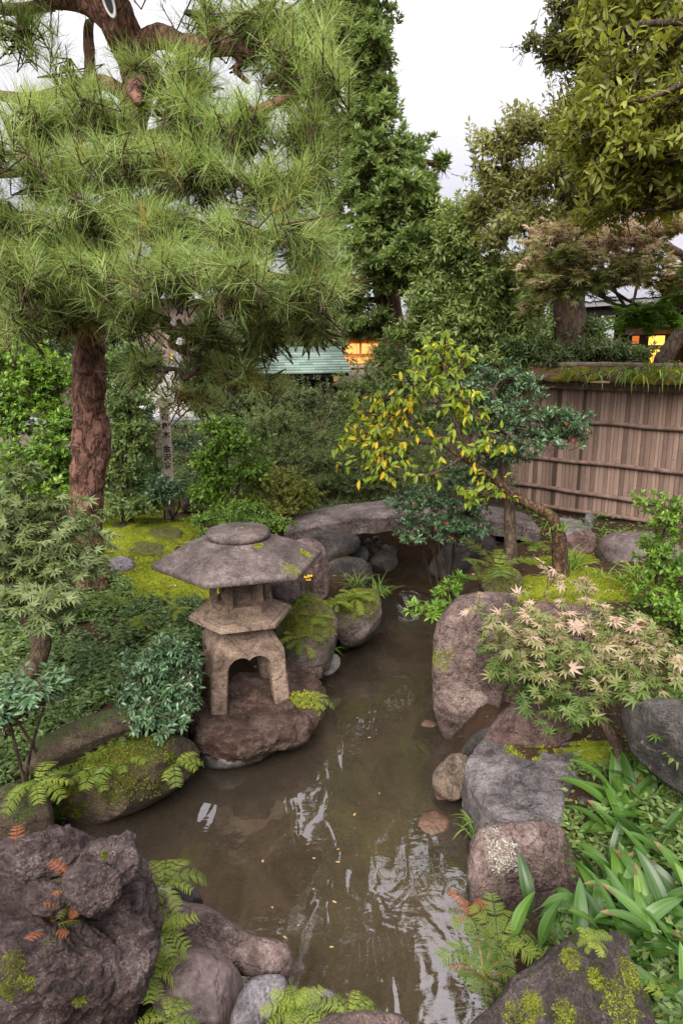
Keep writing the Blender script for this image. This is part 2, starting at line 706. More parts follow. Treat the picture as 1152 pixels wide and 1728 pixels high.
def boulder(name, label, outline, Y, thick, mat, group=None, knobs=(), smooth=True, **kw):
    W, Fc, C = boulder_geo(outline, Y, thick, **kw)
    g = Geo().add(W, Fc)
    for i, (ol, y2, th2) in enumerate(knobs):
        kk = dict(kw); kk['seed'] = kw.get('seed', 1) + 31 + i; kk['sub'] = 5; kk['rough'] = 0.2; kk['cuts'] = 5
        W2, F2, _ = boulder_geo(ol, y2, th2, **kk)
        g.add(W2, F2)
    lo = g.verts().min(0)
    return solo(name, g, mat, label, 'rock', (C[0], C[1], lo[2]), group, smooth)


def slab(name, label, outline, ztop, zbot, mat, seed=1, rough=0.02, taper=0.88, steps=0.0, tilt=(0, 0), cat='rock', round_=0.2, edge=0.22, group=None, smooth=True):
    """flat stone: outline in photograph pixels of its top face at height ztop."""
    P = np.array([on(x, y, ztop)[:2] for x, y in outline])
    c, rf = polar(P)
    S = 144
    th = -math.pi + (np.arange(S) + 0.5) * 2 * math.pi / S
    r = rf(th)
    H = ztop - zbot
    fr, zz = [], []
    for f in np.linspace(0.0, 1, 26)[1:]:
        e = max(0.0, (f - (1 - round_)) / round_)
        fr.append(f); zz.append(ztop - H * edge * e ** 2.2)
    for g_ in np.linspace(0, 1, 15)[1:]:
        b = math.sin(min(1, g_ * 1.6) * math.pi / 2)
        fr.append((1 + 0.03 * math.sin(g_ * 3)) * (1 - (1 - taper) * g_ ** 1.6))
        zz.append(ztop - H * edge - H * (1 - edge) * g_)
    fr, zz = np.array(fr), np.array(zz)
    V = np.stack([c[0] + np.cos(th)[None] * r[None] * fr[:, None], c[1] + np.sin(th)[None] * r[None] * fr[:, None],
                  np.repeat(zz[:, None], S, 1)], -1)
    V = V.reshape(-1, 3)
    V = np.vstack([V, [[c[0], c[1], ztop], [c[0], c[1], zbot]]])
    size = float(r.mean())
    d = V - np.array([c[0], c[1], (ztop + zbot) / 2])
    nd = unit(d * np.array([1, 1, 2.0]))
    nz = fbm(V / size * 2.4 + seed, 5, seed)
    V = V + nd * (nz * rough * 2.2)[:, None] + nd * (fbm(V / size * 9 + seed, 4, seed + 3) * rough * 0.7)[:, None]
    if steps > 0:
        q = np.stack([V[:, 0] * 3, V[:, 1] * 7 + V[:, 0] * 2.0, V[:, 2] * 0], 1)
        s_ = fbm(q, 4, seed + 8) * 2.2
        V[:, 2] += (np.floor(s_ * 4) / 4) * steps * sstep(zbot, ztop, V[:, 2])
    V[:, 2] += (V[:, 0] - c[0]) * tilt[0] + (V[:, 1] - c[1]) * tilt[1]
    m = len(fr)
    i = np.arange(m - 1)[:, None] * S
    j = np.arange(S)[None, :]
    q = np.stack([i + j, i + S + j, i + S + (j + 1) % S, i + (j + 1) % S], -1).reshape(-1, 4)
    g = Geo()
    g.add(V, q)
    j = np.arange(S)
    top = np.stack([np.full(S, m * S), j, (j + 1) % S], 1)
    o = (m - 1) * S
    bot = np.stack([np.full(S, m * S + 1), o + (j + 1) % S, o + j], 1)
    g.F.append(top); g.T.append(np.full(S, 0.5))
    g.F.append(bot); g.T.append(np.full(S, 0.5))
    return solo(name, g, mat, label, cat, (c[0], c[1], zbot), group, smooth)


# ------------------------------------------------------------------ fuzz of moss and lichen on a stone
def fuzz(rock, px, py, radius, count, size, mat, name, seed=1, tint=0.5, flat=False, parent=None, up_only=0.0):
    """a patch of tiny tufts (or flat flakes) rooted on the stone where the pixel's ray meets it."""
    me = rock.data
    n = len(me.vertices)
    co = np.zeros(n * 3); me.vertices.foreach_get('co', co)
    loc = world_loc(rock)
    co = co.reshape(-1, 3) + loc
    nf = len(me.polygons)
    ce = np.zeros(nf * 3); me.polygons.foreach_get('center', ce); ce = ce.reshape(-1, 3) + loc
    no = np.zeros(nf * 3); me.polygons.foreach_get('normal', no); no = no.reshape(-1, 3)
    ar = np.zeros(nf); me.polygons.foreach_get('area', ar)
    d = unit(ray(px, py))
    t = (ce - CAMP) @ d
    off = np.linalg.norm(ce - CAMP - t[:, None] * d, axis=1)
    near = off < np.sort(off)[min(60, nf - 1)]
    c = ce[near][np.argmin(t[near])]
    rr = np.linalg.norm(ce - c, axis=1) / radius
    rr = rr + 0.55 * fbm(ce * 22, 4, seed)
    ok = (rr < 1) & (no[:, 2] > up_only) & ((no @ d) < 0.3)
    if not ok.any(): return None
    rg = np.random.default_rng(seed)
    idx = np.where(ok)[0]
    pick = rg.choice(idx, count, p=ar[idx] / ar[idx].sum())
    sp = np.sqrt(ar[pick])[:, None]
    N_ = no[pick]
    P_ = ce[pick] + (rg.normal(size=(count, 3)) * 0.5) * sp
    P_ = P_ - N_ * (np.sum((P_ - ce[pick]) * N_, 1)[:, None]) - N_ * 0.001
    tang = unit(np.cross(N_, rg.normal(size=(count, 3))))
    g = Geo()
    if flat: D, Nn = unit(tang + N_ * 0.15), N_
    else: D, Nn = unit(N_ * 0.8 + tang * 0.7), tang
    L = size * rg.uniform(0.5, 1.4, count)
    leaves(g, LEAF_SIMPLE, P_, D, Nn, L, L * (0.9 if flat else 0.5), np.clip(tint + 0.35 * fbm(P_ * 40, 3, seed) + rg.normal(size=count) * 0.08, 0.02, 0.98))
    return part(name, g, mat, parent or rock, False)


# ------------------------------------------------------------------ leaves
def T(verts, faces):
    return np.array(verts, float), [np.array(f) for f in faces]


LEAF_SIMPLE = T([(0, 0, 0), (.45, .5, .07), (1, 0, -.08), (.45, -.5, .07)], [[[0, 2, 1], [0, 3, 2]]])
LEAF_OVAL = T([(0, 0, 0), (.28, .42, .05), (.28, 0, 0), (.28, -.42, .05), (.66, .40, .02), (.66, 0, -.03), (.66, -.40, .02), (1, 0, -.14)],
              [[[0, 2, 1], [0, 3, 2], [4, 5, 7], [5, 6, 7]], [[1, 2, 5, 4], [2, 3, 6, 5]]])


def _maple(nl=7, sinus=0.30):
    ang = [0, 36, 76, 122]
    ln = [1.0, 0.92, 0.72, 0.40]
    pts = [(0.0, 0, 0)]
    lobes = [(-a, l) for a, l in zip(ang[:0:-1], ln[:0:-1])] + [(0, 1.0)] + list(zip(ang[1:], ln[1:]))
    ring = []
    for i, (a, l) in enumerate(lobes):
        if i > 0:
            b = (lobes[i - 1][0] + a) / 2
            sr = sinus * (0.8 + 0.2 * (lobes[i - 1][1] + l) / 2)
            ring.append((sr * math.cos(R(b)), sr * math.sin(R(b)), 0.02))
        for da, fr, z in ((-9.5, 0.55, 0.0), (0, 1.0, -0.12), (9.5, 0.55, 0.0)):
            ring.append((l * fr * math.cos(R(a + da)), l * fr * math.sin(R(a + da)), z * l))
    pts += ring
    f = [[0, i, i + 1] for i in range(1, len(ring))]
    return T(pts, [f])


LEAF_MAPLE = _maple()
NEEDLE = T([(0, .5, 0), (0, -.5, 0), (.55, -.42, .015), (.55, .42, .015), (1, 0, -.05)], [[[0, 1, 2, 3]], [[3, 2, 4]]])


def leaves(geo, tmpl, P, D, N, L, W, tint):
    """instance a leaf template at P along D with surface normal N; length L, width W."""
    tv, tf = tmpl
    D = unit(D)
    N = N - D * np.sum(N * D, -1, keepdims=True)
    N = unit(N)
    S = np.cross(N, D)
    n, k = len(P), len(tv)
    L = np.broadcast_to(L, (n,))
    W = np.broadcast_to(W, (n,))
    V = (P[:, None, :] + D[:, None, :] * (tv[None, :, 0] * L[:, None])[..., None]
         + S[:, None, :] * (tv[None, :, 1] * W[:, None])[..., None]
         + N[:, None, :] * (tv[None, :, 2] * L[:, None])[..., None]).reshape(-1, 3)
    base = geo.n
    geo.V.append(V)
    geo.n += len(V)
    tint = np.broadcast_to(tint, (n,))
    for f in tf:
        idx = (f[None] + (np.arange(n) * k)[:, None, None]).reshape(-1, f.shape[1]) + base
        geo.F.append(idx)
        geo.T.append(np.repeat(tint, len(f)))


def twigs(geo, A, B, ra, rb, tint=0.5):
    """many thin three-sided sticks from A to B."""
    n = len(A)
    if n == 0: return
    d = unit(B - A)
    s = unit(np.cross(d, np.array([0.3, 0.2, 0.93])))
    b = np.cross(d, s)
    V = []
    for Pp, r in ((A, ra), (B, rb)):
        r = np.broadcast_to(r, (n,))
        for a in (0, 2.094, 4.189):
            V.append(Pp + (s * math.cos(a) + b * math.sin(a)) * r[:, None])
    V = np.stack(V, 1).reshape(-1, 3)
    q = np.array([[0, 1, 4, 3], [1, 2, 5, 4], [2, 0, 3, 5]])
    idx = (q[None] + (np.arange(n) * 6)[:, None, None]).reshape(-1, 4)
    geo.add(V, idx, tint)


def blob(px, py, Y, rx, ry, ry_depth=None, n=60):
    """ellipsoid of foliage: pixel centre and radii at distance Y; depth radius in metres."""
    m = m_per_px(px, py, Y)
    return (at(px, py, Y), np.array([rx * m, ry_depth if ry_depth else max(rx, ry) * m * 0.8, ry * m]), n)


def crown(blobs, seed, leaf=LEAF_SIMPLE, per=9, twig=0.22, L=0.06, W=0.03, sub=7, subsize=0.33, up=0.7, out=0.3, droop=0.15,
          dir_up=0.3, jitter=0.6, lvar=0.25, twig_r=0.003, flat=False, tint_shift=0.0, ztint=0.0, whorl=False, rnd=0.35):
    """returns leaves, twigs, sub-clump centres per blob."""
    rng = np.random.default_rng(seed)
    gl, gt, subs = Geo(), Geo(), []
    for (c, r, n) in blobs:
        K = max(2, int(sub))
        u = unit(rng.normal(size=(K, 3))) * (rng.random(K) ** 0.45)[:, None] * 0.82
        sc = c + u * r
        subs.append(sc)
        wgt = rng.uniform(0.5, 1.5, K)
        k = rng.choice(K, n, p=wgt / wgt.sum())
        g = np.clip(rng.normal(size=(n, 3)), -2, 2)
        ctint = rng.uniform(-0.16, 0.16, K)
        p1 = sc[k] + g * r * subsize * rng.uniform(0.7, 1.2, K)[k][:, None]
        o = unit((p1 - c) / np.maximum(r, 1e-6) + (p1 - sc[k]) / np.maximum(r, 1e-6) * 0.8)
        d = unit(o * 0.7 + rng.normal(size=(n, 3)) * jitter * 0.6 + np.array([0, 0, dir_up]))
        tl = twig * rng.uniform(0.6, 1.3, n)
        p0 = p1 - d * tl[:, None]
        twigs(gt, p0, p1, twig_r, twig_r * 0.4)
        tt = np.clip(0.5 + tint_shift + ctint[k] + rng.normal(size=n) * 0.06, 0, 1)
        if ztint: tt = np.clip(tt + ztint * (p1[:, 2] - np.mean([b_[0][2] for b_ in blobs])), 0.01, 0.99)
        ref = unit(np.cross(d, rng.normal(size=(n, 3))))
        ref2 = np.cross(d, ref)
        for i in range(per):
            f = 0.25 + 0.75 * (i + 0.5) / per if not whorl else 0.8 + 0.2 * (i + 0.5) / per
            a = i * 2.39996 + rng.normal(size=n) * 0.3
            pr = ref * np.cos(a)[:, None] + ref2 * np.sin(a)[:, None]
            last = i == per - 1
            D = unit(d * (0.55 if not last else 1.2) + pr * (0.85 if not last else 0.15) + np.array([0, 0, -droop]) + rng.normal(size=(n, 3)) * 0.15)
            if flat: D[:, 2] *= 0.35
            N = unit(np.array([0, 0, up]) + o * out + rng.normal(size=(n, 3)) * rnd)
            P = p0 + d * (tl * f)[:, None]
            ll = L * rng.uniform(1 - lvar, 1 + lvar, n)
            leaves(gl, leaf, P, D, N, ll, ll * (W / L), np.clip(tt + rng.normal(size=n) * 0.10, 0.01, 0.99))
    return gl, gt, subs


def limbs(trunk, blobs, subs, r0, seed, geo=None, thin=0.35, wiggle=0.08, per_sub=True):
    """curved limbs from the trunk path to every clump, then sub-branches to its sub-clumps."""
    rng = np.random.default_rng(seed)
    g = geo or Geo()
    T_ = np.asarray(trunk, float)
    for (c, r, n), sc in zip(blobs, subs):
        below = T_[T_[:, 2] < c[2] + 0.15]
        cand = below if len(below) else T_[:1]
        d = np.linalg.norm(cand - c, axis=1) + 0.6 * np.maximum(0, c[2] - cand[:, 2])
        a = cand[np.argmin(d)]
        ln = np.linalg.norm(c - a)
        if ln < 0.05: continue
        mid1 = a + (c - a) * 0.35 + rng.normal(size=3) * wiggle * ln
        mid2 = a + (c - a) * 0.7 + rng.normal(size=3) * wiggle * ln
        ra = r0 * min(1.0, 0.45 + 0.25 * ln)
        g.tube([a, mid1, mid2, c], [ra, ra * 0.8, ra * 0.6, ra * thin], 7, 14, 0.12, seed)
        if per_sub:
            for s in sc:
                st = mid2 + (c - mid2) * rng.uniform(0, 1)
                m = (st + s) / 2 + rng.normal(size=3) * 0.1 * np.linalg.norm(s - st)
                g.tube([st, m, s], [ra * 0.38, ra * 0.26, ra * 0.12], 5, 7, 0.1, seed)
    return g


def ribbon_leaves(geo, P, az, L, W, e0, bend, tint, seg=8, fold=0.18, petiole=0.0, twist=None, sharp=1.0):
    """arching strap leaves: base P, heading az, start elevation e0, total bend (radians)."""
    n = len(P)
    L, W, e0, bend = [np.broadcast_to(np.asarray(x, float), (n,)) for x in (L, W, e0, bend)]
    s = np.linspace(0, 1, seg + 1)
    H = np.stack([np.cos(az), np.sin(az), np.zeros(n)], 1)
    side = np.stack([-np.sin(az), np.cos(az), np.zeros(n)], 1)
    pos = P.copy()
    rows = []
    for i, t in enumerate(s):
        e = e0 - bend * t ** 1.2
        tang = H * np.cos(e)[:, None] + np.array([0, 0, 1.0]) * np.sin(e)[:, None]
        nrm = -H * np.sin(e)[:, None] + np.array([0, 0, 1.0]) * np.cos(e)[:, None]
        if petiole > 0:
            x = max(0.0, (t - petiole) / (1 - petiole))
            w = 0.10 + 0.9 * math.sin(math.pi * x ** 0.75) ** 0.8 if x > 0 else 0.10
            if t == 1: w = 0.0
        else:
            w = (0.6 + 0.4 * min(1, t * 4)) * (1 - t ** (2.2 * sharp)) ** 0.8 if t < 1 else 0.0
        sd = side
        if twist is not None:
            tw = twist * t
            sd = side * np.cos(tw)[:, None] + nrm * np.sin(tw)[:, None]
            nrm = nrm * np.cos(tw)[:, None] - side * np.sin(tw)[:, None]
        hw = (W * w / 2)[:, None]
        rows.append(np.stack([pos + sd * hw * a_ + nrm * hw * fold * 2 * abs(a_) for a_ in (-1, -0.66, -0.33, 0, 0.33, 0.66, 1)], 1))
        pos = pos + tang * (L / seg)[:, None]
    V = np.stack(rows, 1)
    k = (seg + 1) * 7
    V = V.reshape(-1, 3)
    q = []
    for i in range(seg):
        for j in range(6):
            a = i * 7 + j
            q.append([a, a + 1, a + 8, a + 7])
    q = np.array(q)
    base = geo.n
    geo.V.append(V)
    geo.n += len(V)
    geo.F.append((q[None] + (np.arange(n) * k)[:, None, None]).reshape(-1, 4) + base)
    st = np.tile(np.array([-.05, .04, -.07, .09, -.03, .05]), seg)
    tt = np.clip(np.broadcast_to(tint, (n,))[:, None] + st[None], 0.08, 0.99)
    if petiole > 0:                                   # some blades have dried brown tips
        dry = np.random.default_rng(n).random(n) < 0.3
        tt[dry, -6:] = 0.0
        tt[dry, -9:-6] = 0.03
    geo.T.append(tt.ravel())


PINNULE = T([(0, 0, 0), (.3, .5, .03), (.7, .38, 0), (1, 0, -.06), (.7, -.38, 0), (.3, -.5, .03)], [[[0, 3, 2, 1], [0, 5, 4, 3]]])


def fern_geo(seed, fronds=7, L=0.3, width=0.36, e0=(0.5, 1.1), bend=(0.9, 1.6), pairs=13, pinnules=7, az0=0.0, az_span=2 * math.pi, tbase=0.5, base=(0, 0, 0)):
    rng = np.random.default_rng(seed)
    g = Geo()
    for f in range(fronds):
        az = az0 + az_span * (f + rng.uniform(-0.3, 0.3)) / fronds
        Lf = L * rng.uniform(0.7, 1.15)
        e = rng.uniform(*e0)
        b = rng.uniform(*bend)
        h = np.array([math.cos(az), math.sin(az), 0]); sd = np.array([-math.sin(az), math.cos(az), 0])
        N_ = 24
        pts = [np.array(base, float)]
        tan, nor = [], []
        for i in range(N_):
            t = i / (N_ - 1)
            ee = e - b * t
            tg = h * math.cos(ee) + np.array([0, 0, math.sin(ee)])
            tan.append(tg)
            nor.append(-h * math.sin(ee) + np.array([0, 0, math.cos(ee)]))
            pts.append(pts[-1] + tg * Lf / N_)
        pts = np.array(pts[:-1]); tan = np.array(tan); nor = np.array(nor)
        ft = np.clip(tbase + rng.normal() * 0.12, 0, 1)
        g.tube(pts, np.linspace(0.0022, 0.0007, N_), 3, None, tint=max(0.02, ft - 0.3), cap=False)
        P, D, N, LL, TT = [], [], [], [], []
        for i in range(pairs):
            t = 0.16 + 0.82 * i / (pairs - 1)
            j = min(N_ - 1, int(t * (N_ - 1)))
            pl = Lf * width * (math.sin(math.pi * (0.12 + 0.88 * (1 - t)) ** 0.75) * 0.75 + 0.06)
            for sg in (-1, 1):
                dd = unit(sd * sg * 0.95 + tan[j] * 0.38 - np.array([0, 0, 0.12]) + rng.normal(size=3) * 0.06)
                for k in range(pinnules):
                    u = (k + 0.6) / pinnules
                    for s2 in (-1, 1):
                        pd = unit(np.cross(nor[j], dd) * s2 * 0.9 + dd * 0.55)
                        P.append(pts[j] + dd * pl * u)
                        D.append(pd); N.append(nor[j] + rng.normal(size=3) * 0.12)
                        LL.append(min(pl * 0.30, 0.50 * Lf / pairs) * (1.15 - 0.75 * u))
                        TT.append(ft + rng.normal() * 0.06)
                P.append(pts[j] + dd * pl * 0.0); D.append(dd); N.append(nor[j]); LL.append(pl * 1.02); TT.append(ft)
        LL = np.array(LL)
        WW = LL * 0.45
        WW[2 * pinnules::2 * pinnules + 1] *= 0.22
        leaves(g, PINNULE, np.array(P), np.array(D), np.array(N), LL, WW, np.clip(TT, 0.01, 0.99))
    return g

# ================================================================== SETTING: ground, water
_pond_px = [(-260, 1560), (-40, 1470), (60, 1425), (110, 1392), (200, 1365), (280, 1318), (335, 1262), (400, 1215), (470, 1180), (520, 1160),
            (548, 1130), (580, 1092), (640, 1072), (655, 1030), (600, 1000), (545, 975), (530, 950), (560, 938), (640, 940), (735, 945),
            (790, 960), (790, 1000), (748, 1050), (738, 1120), (735, 1200), (748, 1285), (785, 1345), (800, 1400), (792, 1470), (800, 1540),
            (795, 1600), (800, 1680), (830, 1780), (840, 1950), (560, 1950), (480, 1760), (420, 1640), (300, 1620), (160, 1640), (-120, 1700)]
POND = np.array([on(x, y, 0)[:2] for x, y in _pond_px])


def pond_dist(X):
    """signed distance to the shoreline, positive on land."""
    X = np.asarray(X, float)
    A, B = POND, np.roll(POND, -1, 0)
    best = np.full(len(X), 1e9)
    ins = np.zeros(len(X), bool)
    for a, b in zip(A, B):
        ab = b - a
        t = np.clip(((X - a) @ ab) / (ab @ ab), 0, 1)
        best = np.minimum(best, np.hypot(*(X - a - t[:, None] * ab).T))
        c = (a[1] > X[:, 1]) != (b[1] > X[:, 1])
        xi = a[0] + (X[:, 1] - a[1]) * ab[0] / (ab[1] if abs(ab[1]) > 1e-9 else 1e-9)
        ins ^= c & (X[:, 0] < xi)
    return np.where(ins, -best, best)


def gz(x, y):
    x = np.atleast_1d(np.asarray(x, float)); y = np.atleast_1d(np.asarray(y, float))
    X = np.stack([x, y], 1)
    d = pond_dist(X)
    right = sstep(-0.1, 0.6, x - 0.12 * (y - 3))
    hr = 0.20 + 0.12 * sstep(2.2, 2.9, y) + 0.26 * sstep(3.78, 4.2, y) - 0.05 * sstep(5.4, 6.2, y)
    hl = 0.10 + 0.30 * sstep(2.6, 3.6, y) + 0.10 * sstep(4.0, 5.2, y) + 0.06 * sstep(6, 9, y)
    hr = hr * (1 - (1 - sstep(0.05, 0.38, d)) * (1 - sstep(2.9, 3.3, y)) * 0.85)
    bc = on(935, 1480, 0.1)
    hr = hr - 0.26 * np.exp(-(((x - bc[0]) / 0.26) ** 2 + ((y - bc[1]) / 0.32) ** 2))
    hb = hl * (1 - right) + hr * right
    hb = hb + 0.12 * sstep(0.3, 2.0, d) * (1 - sstep(6, 9, y))
    nz = fbm(np.stack([x * 1.6, y * 1.6, x * 0], 1), 4, 5) * 0.05 + fbm(np.stack([x * 8, y * 8, x * 0], 1), 3, 7) * 0.012
    z = -0.26 + (hb + 0.26) * sstep(-0.10, 0.26, d) + nz * (0.5 + 0.5 * sstep(-0.1, 0.3, d))
    # a low rise far behind everything
    z = z + 0.6 * sstep(30, 120, np.hypot(x, y)) + 0.35 * sstep(8, 14, y)
    return z


def ground_at(px, py, tmax=14.0):
    d = ray(px, py)
    t = np.linspace(0.6, tmax, 900) / d[1]
    Pp = CAMP + d * t[:, None]
    below = Pp[:, 2] < gz(Pp[:, 0], Pp[:, 1])
    i = np.argmax(below) if below.any() else len(t) - 1
    return Pp[i]


def gpoint(px, py, Y):
    """ground point straight below the pixel's place at distance Y."""
    p = at(px, py, Y)
    return np.array([p[0], p[1], float(gz(p[0], p[1])[0])])


def _axis(lo, hi, step, far):
    core = np.arange(lo, hi + 1e-6, step)
    out, s, v = [], step, hi
    while v < far:
        s *= 1.35; v += s; out.append(v)
    neg, s, v = [], step, lo
    while v > -far:
        s *= 1.35; v -= s; neg.append(v)
    return np.concatenate([neg[::-1], core, out])


gx, gy = _axis(-4.5, 5.0, 0.05, 420), _axis(0.4, 10.5, 0.05, 420)
GX, GY = np.meshgrid(gx, gy)
gzv = gz(GX.ravel(), GY.ravel())
V = np.stack([GX.ravel(), GY.ravel(), gzv], 1)
ny, nx = GX.shape
i = np.arange(ny - 1)[:, None] * nx
j = np.arange(nx - 1)[None, :]
q = np.stack([i + j, i + j + 1, i + nx + j + 1, i + nx + j], -1).reshape(-1, 4)

def moss_amount(x, y):
    X = np.stack([x, y, 0 * x], 1)
    m = np.zeros(len(x))
    for (px, py, z, rx, ry) in ((225, 905, .55, .8, .95), (200, 860, .58, .7, .6), (285, 1008, .48, .42, .28), (250, 960, .52, .45, .5), (920, 1000, .56, .50, .42), (1020, 1015, .56, .36, .3), (890, 1245, .3, .14, .1), (1000, 1275, .3, .2, .12), (940, 955, .56, .3, .3), (600, 890, .5, .5, .3), (30, 1000, .5, .4, .3)):
        c = on(px, py, z)
        d = np.hypot((x - c[0]) / rx, (y - c[1]) / ry)
        m = np.maximum(m, 1 - sstep(0.6, 1.25, d + 0.45 * fbm(X * 3.1, 4, 77)))
    return m


fc = np.stack([V[q][:, :, 0].mean(1), V[q][:, :, 1].mean(1)], 1)
ground_tint = moss_amount(fc[:, 0], fc[:, 1])

n = NT('ground_earth_moss')
v = n.coord('Object')
geo_n = n.node('NewGeometry')
sepp = n.node('SeparateXYZ'); n.l(geo_n.outputs['Position'], sepp.inputs[0])
sepn = n.node('SeparateXYZ'); n.l(geo_n.outputs['Normal'], sepn.inputs[0])
a1 = n.noise(v, 1.5, 6, 0.6, 0.3)
a2 = n.noise(v, 12, 6, 0.65)
a3 = n.noise(v, 90, 4, 0.7)
soil = n.ramp(n.math('ADD', n.math('MULTIPLY', a2, 0.6), n.math('MULTIPLY', a3, 0.4)), [(0.3, (0.028, 0.017, 0.010)), (0.6, (0.075, 0.045, 0.026)), (0.8, (0.13, 0.085, 0.05))])
mossc = n.ramp(n.math('ADD', n.math('MULTIPLY', a2, 0.55), n.math('MULTIPLY', a3, 0.45)), [(0.3, (0.08, 0.085, 0.006)), (0.5, (0.215, 0.26, 0.016)), (0.72, (0.40, 0.44, 0.035))])
mm = n.maprange(n.math('ADD', n.attr('tint'), n.math('ADD', n.math('MULTIPLY', a2, 0.9), n.math('MULTIPLY', a1, 0.5))), 1.06, 1.36)
land = n.mix(mm, soil, mossc)
b1 = n.noise(n.coord('Object', (1.0, 0.7, 1)), 3.5, 7, 0.65, 0.8)
bed = n.ramp(n.math('ADD', n.math('MULTIPLY', b1, 0.7), n.math('MULTIPLY', a3, 0.3)), [(0.36, (0.10, 0.082, 0.058)), (0.5, (0.33, 0.265, 0.185)), (0.62, (0.53, 0.44, 0.32))])
col = n.mix(n.maprange(sepp.outputs['Z'], -0.17, -0.06), bed, land)
hh = n.math('ADD', n.math('MULTIPLY', a2, 0.5), n.math('MULTIPLY', a3, 0.5))
n.bsdf(col, 0.9, 0.15, n.bump(hh, 1.0, 0.045))
ground = link_mesh('ground', Geo().add(V, q, ground_tint), n.m)
tag(ground, kind='structure')

# water: clear brown shallow pond, lightly rippled
n = NT('pond_water')
v = n.coord('Object', (1.0, 0.55, 1.0))
w1 = n.noise(n.coord('Object', (1.0, 0.34, 1.0)), 6.5, 2, 0.45, 0.9)
w2 = n.noise(n.coord('Object', (0.55, 1.2, 1.0)), 9, 2, 0.5, 0.8)
hgt = n.math('ADD', n.math('MULTIPLY', w1, 1.0), n.math('MULTIPLY', w2, 0.22))
nb = n.bump(hgt, 0.15, 0.05)
gl = n.node('BsdfGlossy'); gl.inputs['Roughness'].default_value = 0.03
gl.inputs['Color'].default_value = (1, 1, 1, 1)
n.l(nb, gl.inputs['Normal'])
tr = n.node('BsdfTransparent'); tr.inputs['Color'].default_value = (0.80, 0.72, 0.60, 1)
df = n.node('BsdfDiffuse'); df.inputs['Color'].default_value = (0.18, 0.143, 0.10, 1)
m1 = n.node('MixShader'); m1.inputs[0].default_value = 0.15
n.l(tr.outputs[0], m1.inputs[1]); n.l(df.outputs[0], m1.inputs[2])
fr = n.node('Fresnel'); fr.inputs['IOR'].default_value = 2.1
n.l(nb, fr.inputs['Normal'])
m2 = n.node('MixShader')
n.l(fr.outputs[0], m2.inputs[0]); n.l(m1.outputs[0], m2.inputs[1]); n.l(gl.outputs[0], m2.inputs[2])
n.l(m2.outputs[0], n.out.inputs['Surface'])
_x = np.arange(-4.4, 3.4, 0.2); _y = np.arange(0.4, 8.6, 0.2)
WX, WY = np.meshgrid(_x, _y)
i = np.arange(len(_y) - 1)[:, None] * len(_x)
j = np.arange(len(_x) - 1)[None, :]
q = np.stack([i + j, i + j + 1, i + len(_x) + j + 1, i + len(_x) + j], -1).reshape(-1, 4)
water = link_mesh('water', Geo().add(np.stack([WX.ravel(), WY.ravel(), 0 * WX.ravel()], 1), q), n.m)
tag(water, kind='structure')

# ================================================================== MATERIALS
M = {}
M['lava'] = rock_mat('lava_rock', (0.042, 0.027, 0.025), (0.20, 0.138, 0.13), (0.42, 0.325, 0.305), lichen=0.30, moss=0.12, scale=2.2, bump=1.0)
M['granite'] = rock_mat('granite_rock', (0.052, 0.034, 0.029), (0.165, 0.112, 0.098), (0.35, 0.265, 0.235), lichen=0.36, moss=0.15, scale=1.4, bump=0.7)
M['near_moss'] = rock_mat('near_mossy_rock', (0.05, 0.036, 0.032), (0.14, 0.108, 0.10), (0.30, 0.24, 0.22), lichen=0.35, moss=0.55, scale=2.0, bump=1.0)
M['granite_moss'] = rock_mat('mossy_granite', (0.05, 0.036, 0.03), (0.13, 0.10, 0.085), (0.28, 0.22, 0.19), lichen=0.35, moss=0.75, scale=1.6, bump=0.8)
M['brown_moss'] = rock_mat('brown_mossy_rock', (0.03, 0.022, 0.012), (0.085, 0.06, 0.036), (0.17, 0.13, 0.08), lichen=0.15, moss=0.70, moss_col=(0.06, 0.075, 0.014), scale=1.6, bump=0.7)
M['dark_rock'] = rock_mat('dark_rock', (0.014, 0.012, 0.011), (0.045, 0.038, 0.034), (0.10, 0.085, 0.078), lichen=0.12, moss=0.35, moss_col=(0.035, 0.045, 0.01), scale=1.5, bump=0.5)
M['smooth'] = rock_mat('smooth_boulder', (0.045, 0.033, 0.031), (0.115, 0.085, 0.08), (0.21, 0.165, 0.155), lichen=0.12, scale=0.9, bump=0.25, rough=0.6, speck=0.3)
M['blue'] = rock_mat('blue_grey_rock', (0.06, 0.055, 0.062), (0.16, 0.145, 0.155), (0.28, 0.25, 0.25), lichen=0.15, scale=1.4, bump=0.5)
M['slate'] = rock_mat('slate_rock', (0.055, 0.048, 0.050), (0.175, 0.155, 0.158), (0.33, 0.30, 0.295), lichen=0.12, scale=1.2, bump=1.0, rough=0.5, layered=1.4, speck=0.25)
M['slate_dark'] = rock_mat('dark_slate_rock', (0.018, 0.016, 0.014), (0.075, 0.067, 0.060), (0.16, 0.145, 0.132), lichen=0.42, scale=1.2, bump=1.0, layered=1.4, rough=0.7)
M['base_stone'] = rock_mat('lantern_base_rock', (0.035, 0.018, 0.013), (0.14, 0.078, 0.056), (0.32, 0.22, 0.18), lichen=0.42, lichen_col=(0.42, 0.37, 0.34), moss=0.10, scale=1.8, bump=1.0)
M['tan'] = rock_mat('tan_rock', (0.06, 0.042, 0.03), (0.20, 0.15, 0.11), (0.34, 0.27, 0.20), lichen=0.2, scale=2, bump=0.6)
M['red'] = rock_mat('reddish_rock', (0.06, 0.034, 0.028), (0.17, 0.105, 0.09), (0.28, 0.19, 0.17), lichen=0.3, moss=0.25, scale=1.5, bump=0.7)
M['sunk'] = rock_mat('submerged_stone', (0.10, 0.055, 0.035), (0.22, 0.13, 0.085), (0.32, 0.21, 0.14), lichen=0.0, scale=1.2, bump=0.3)
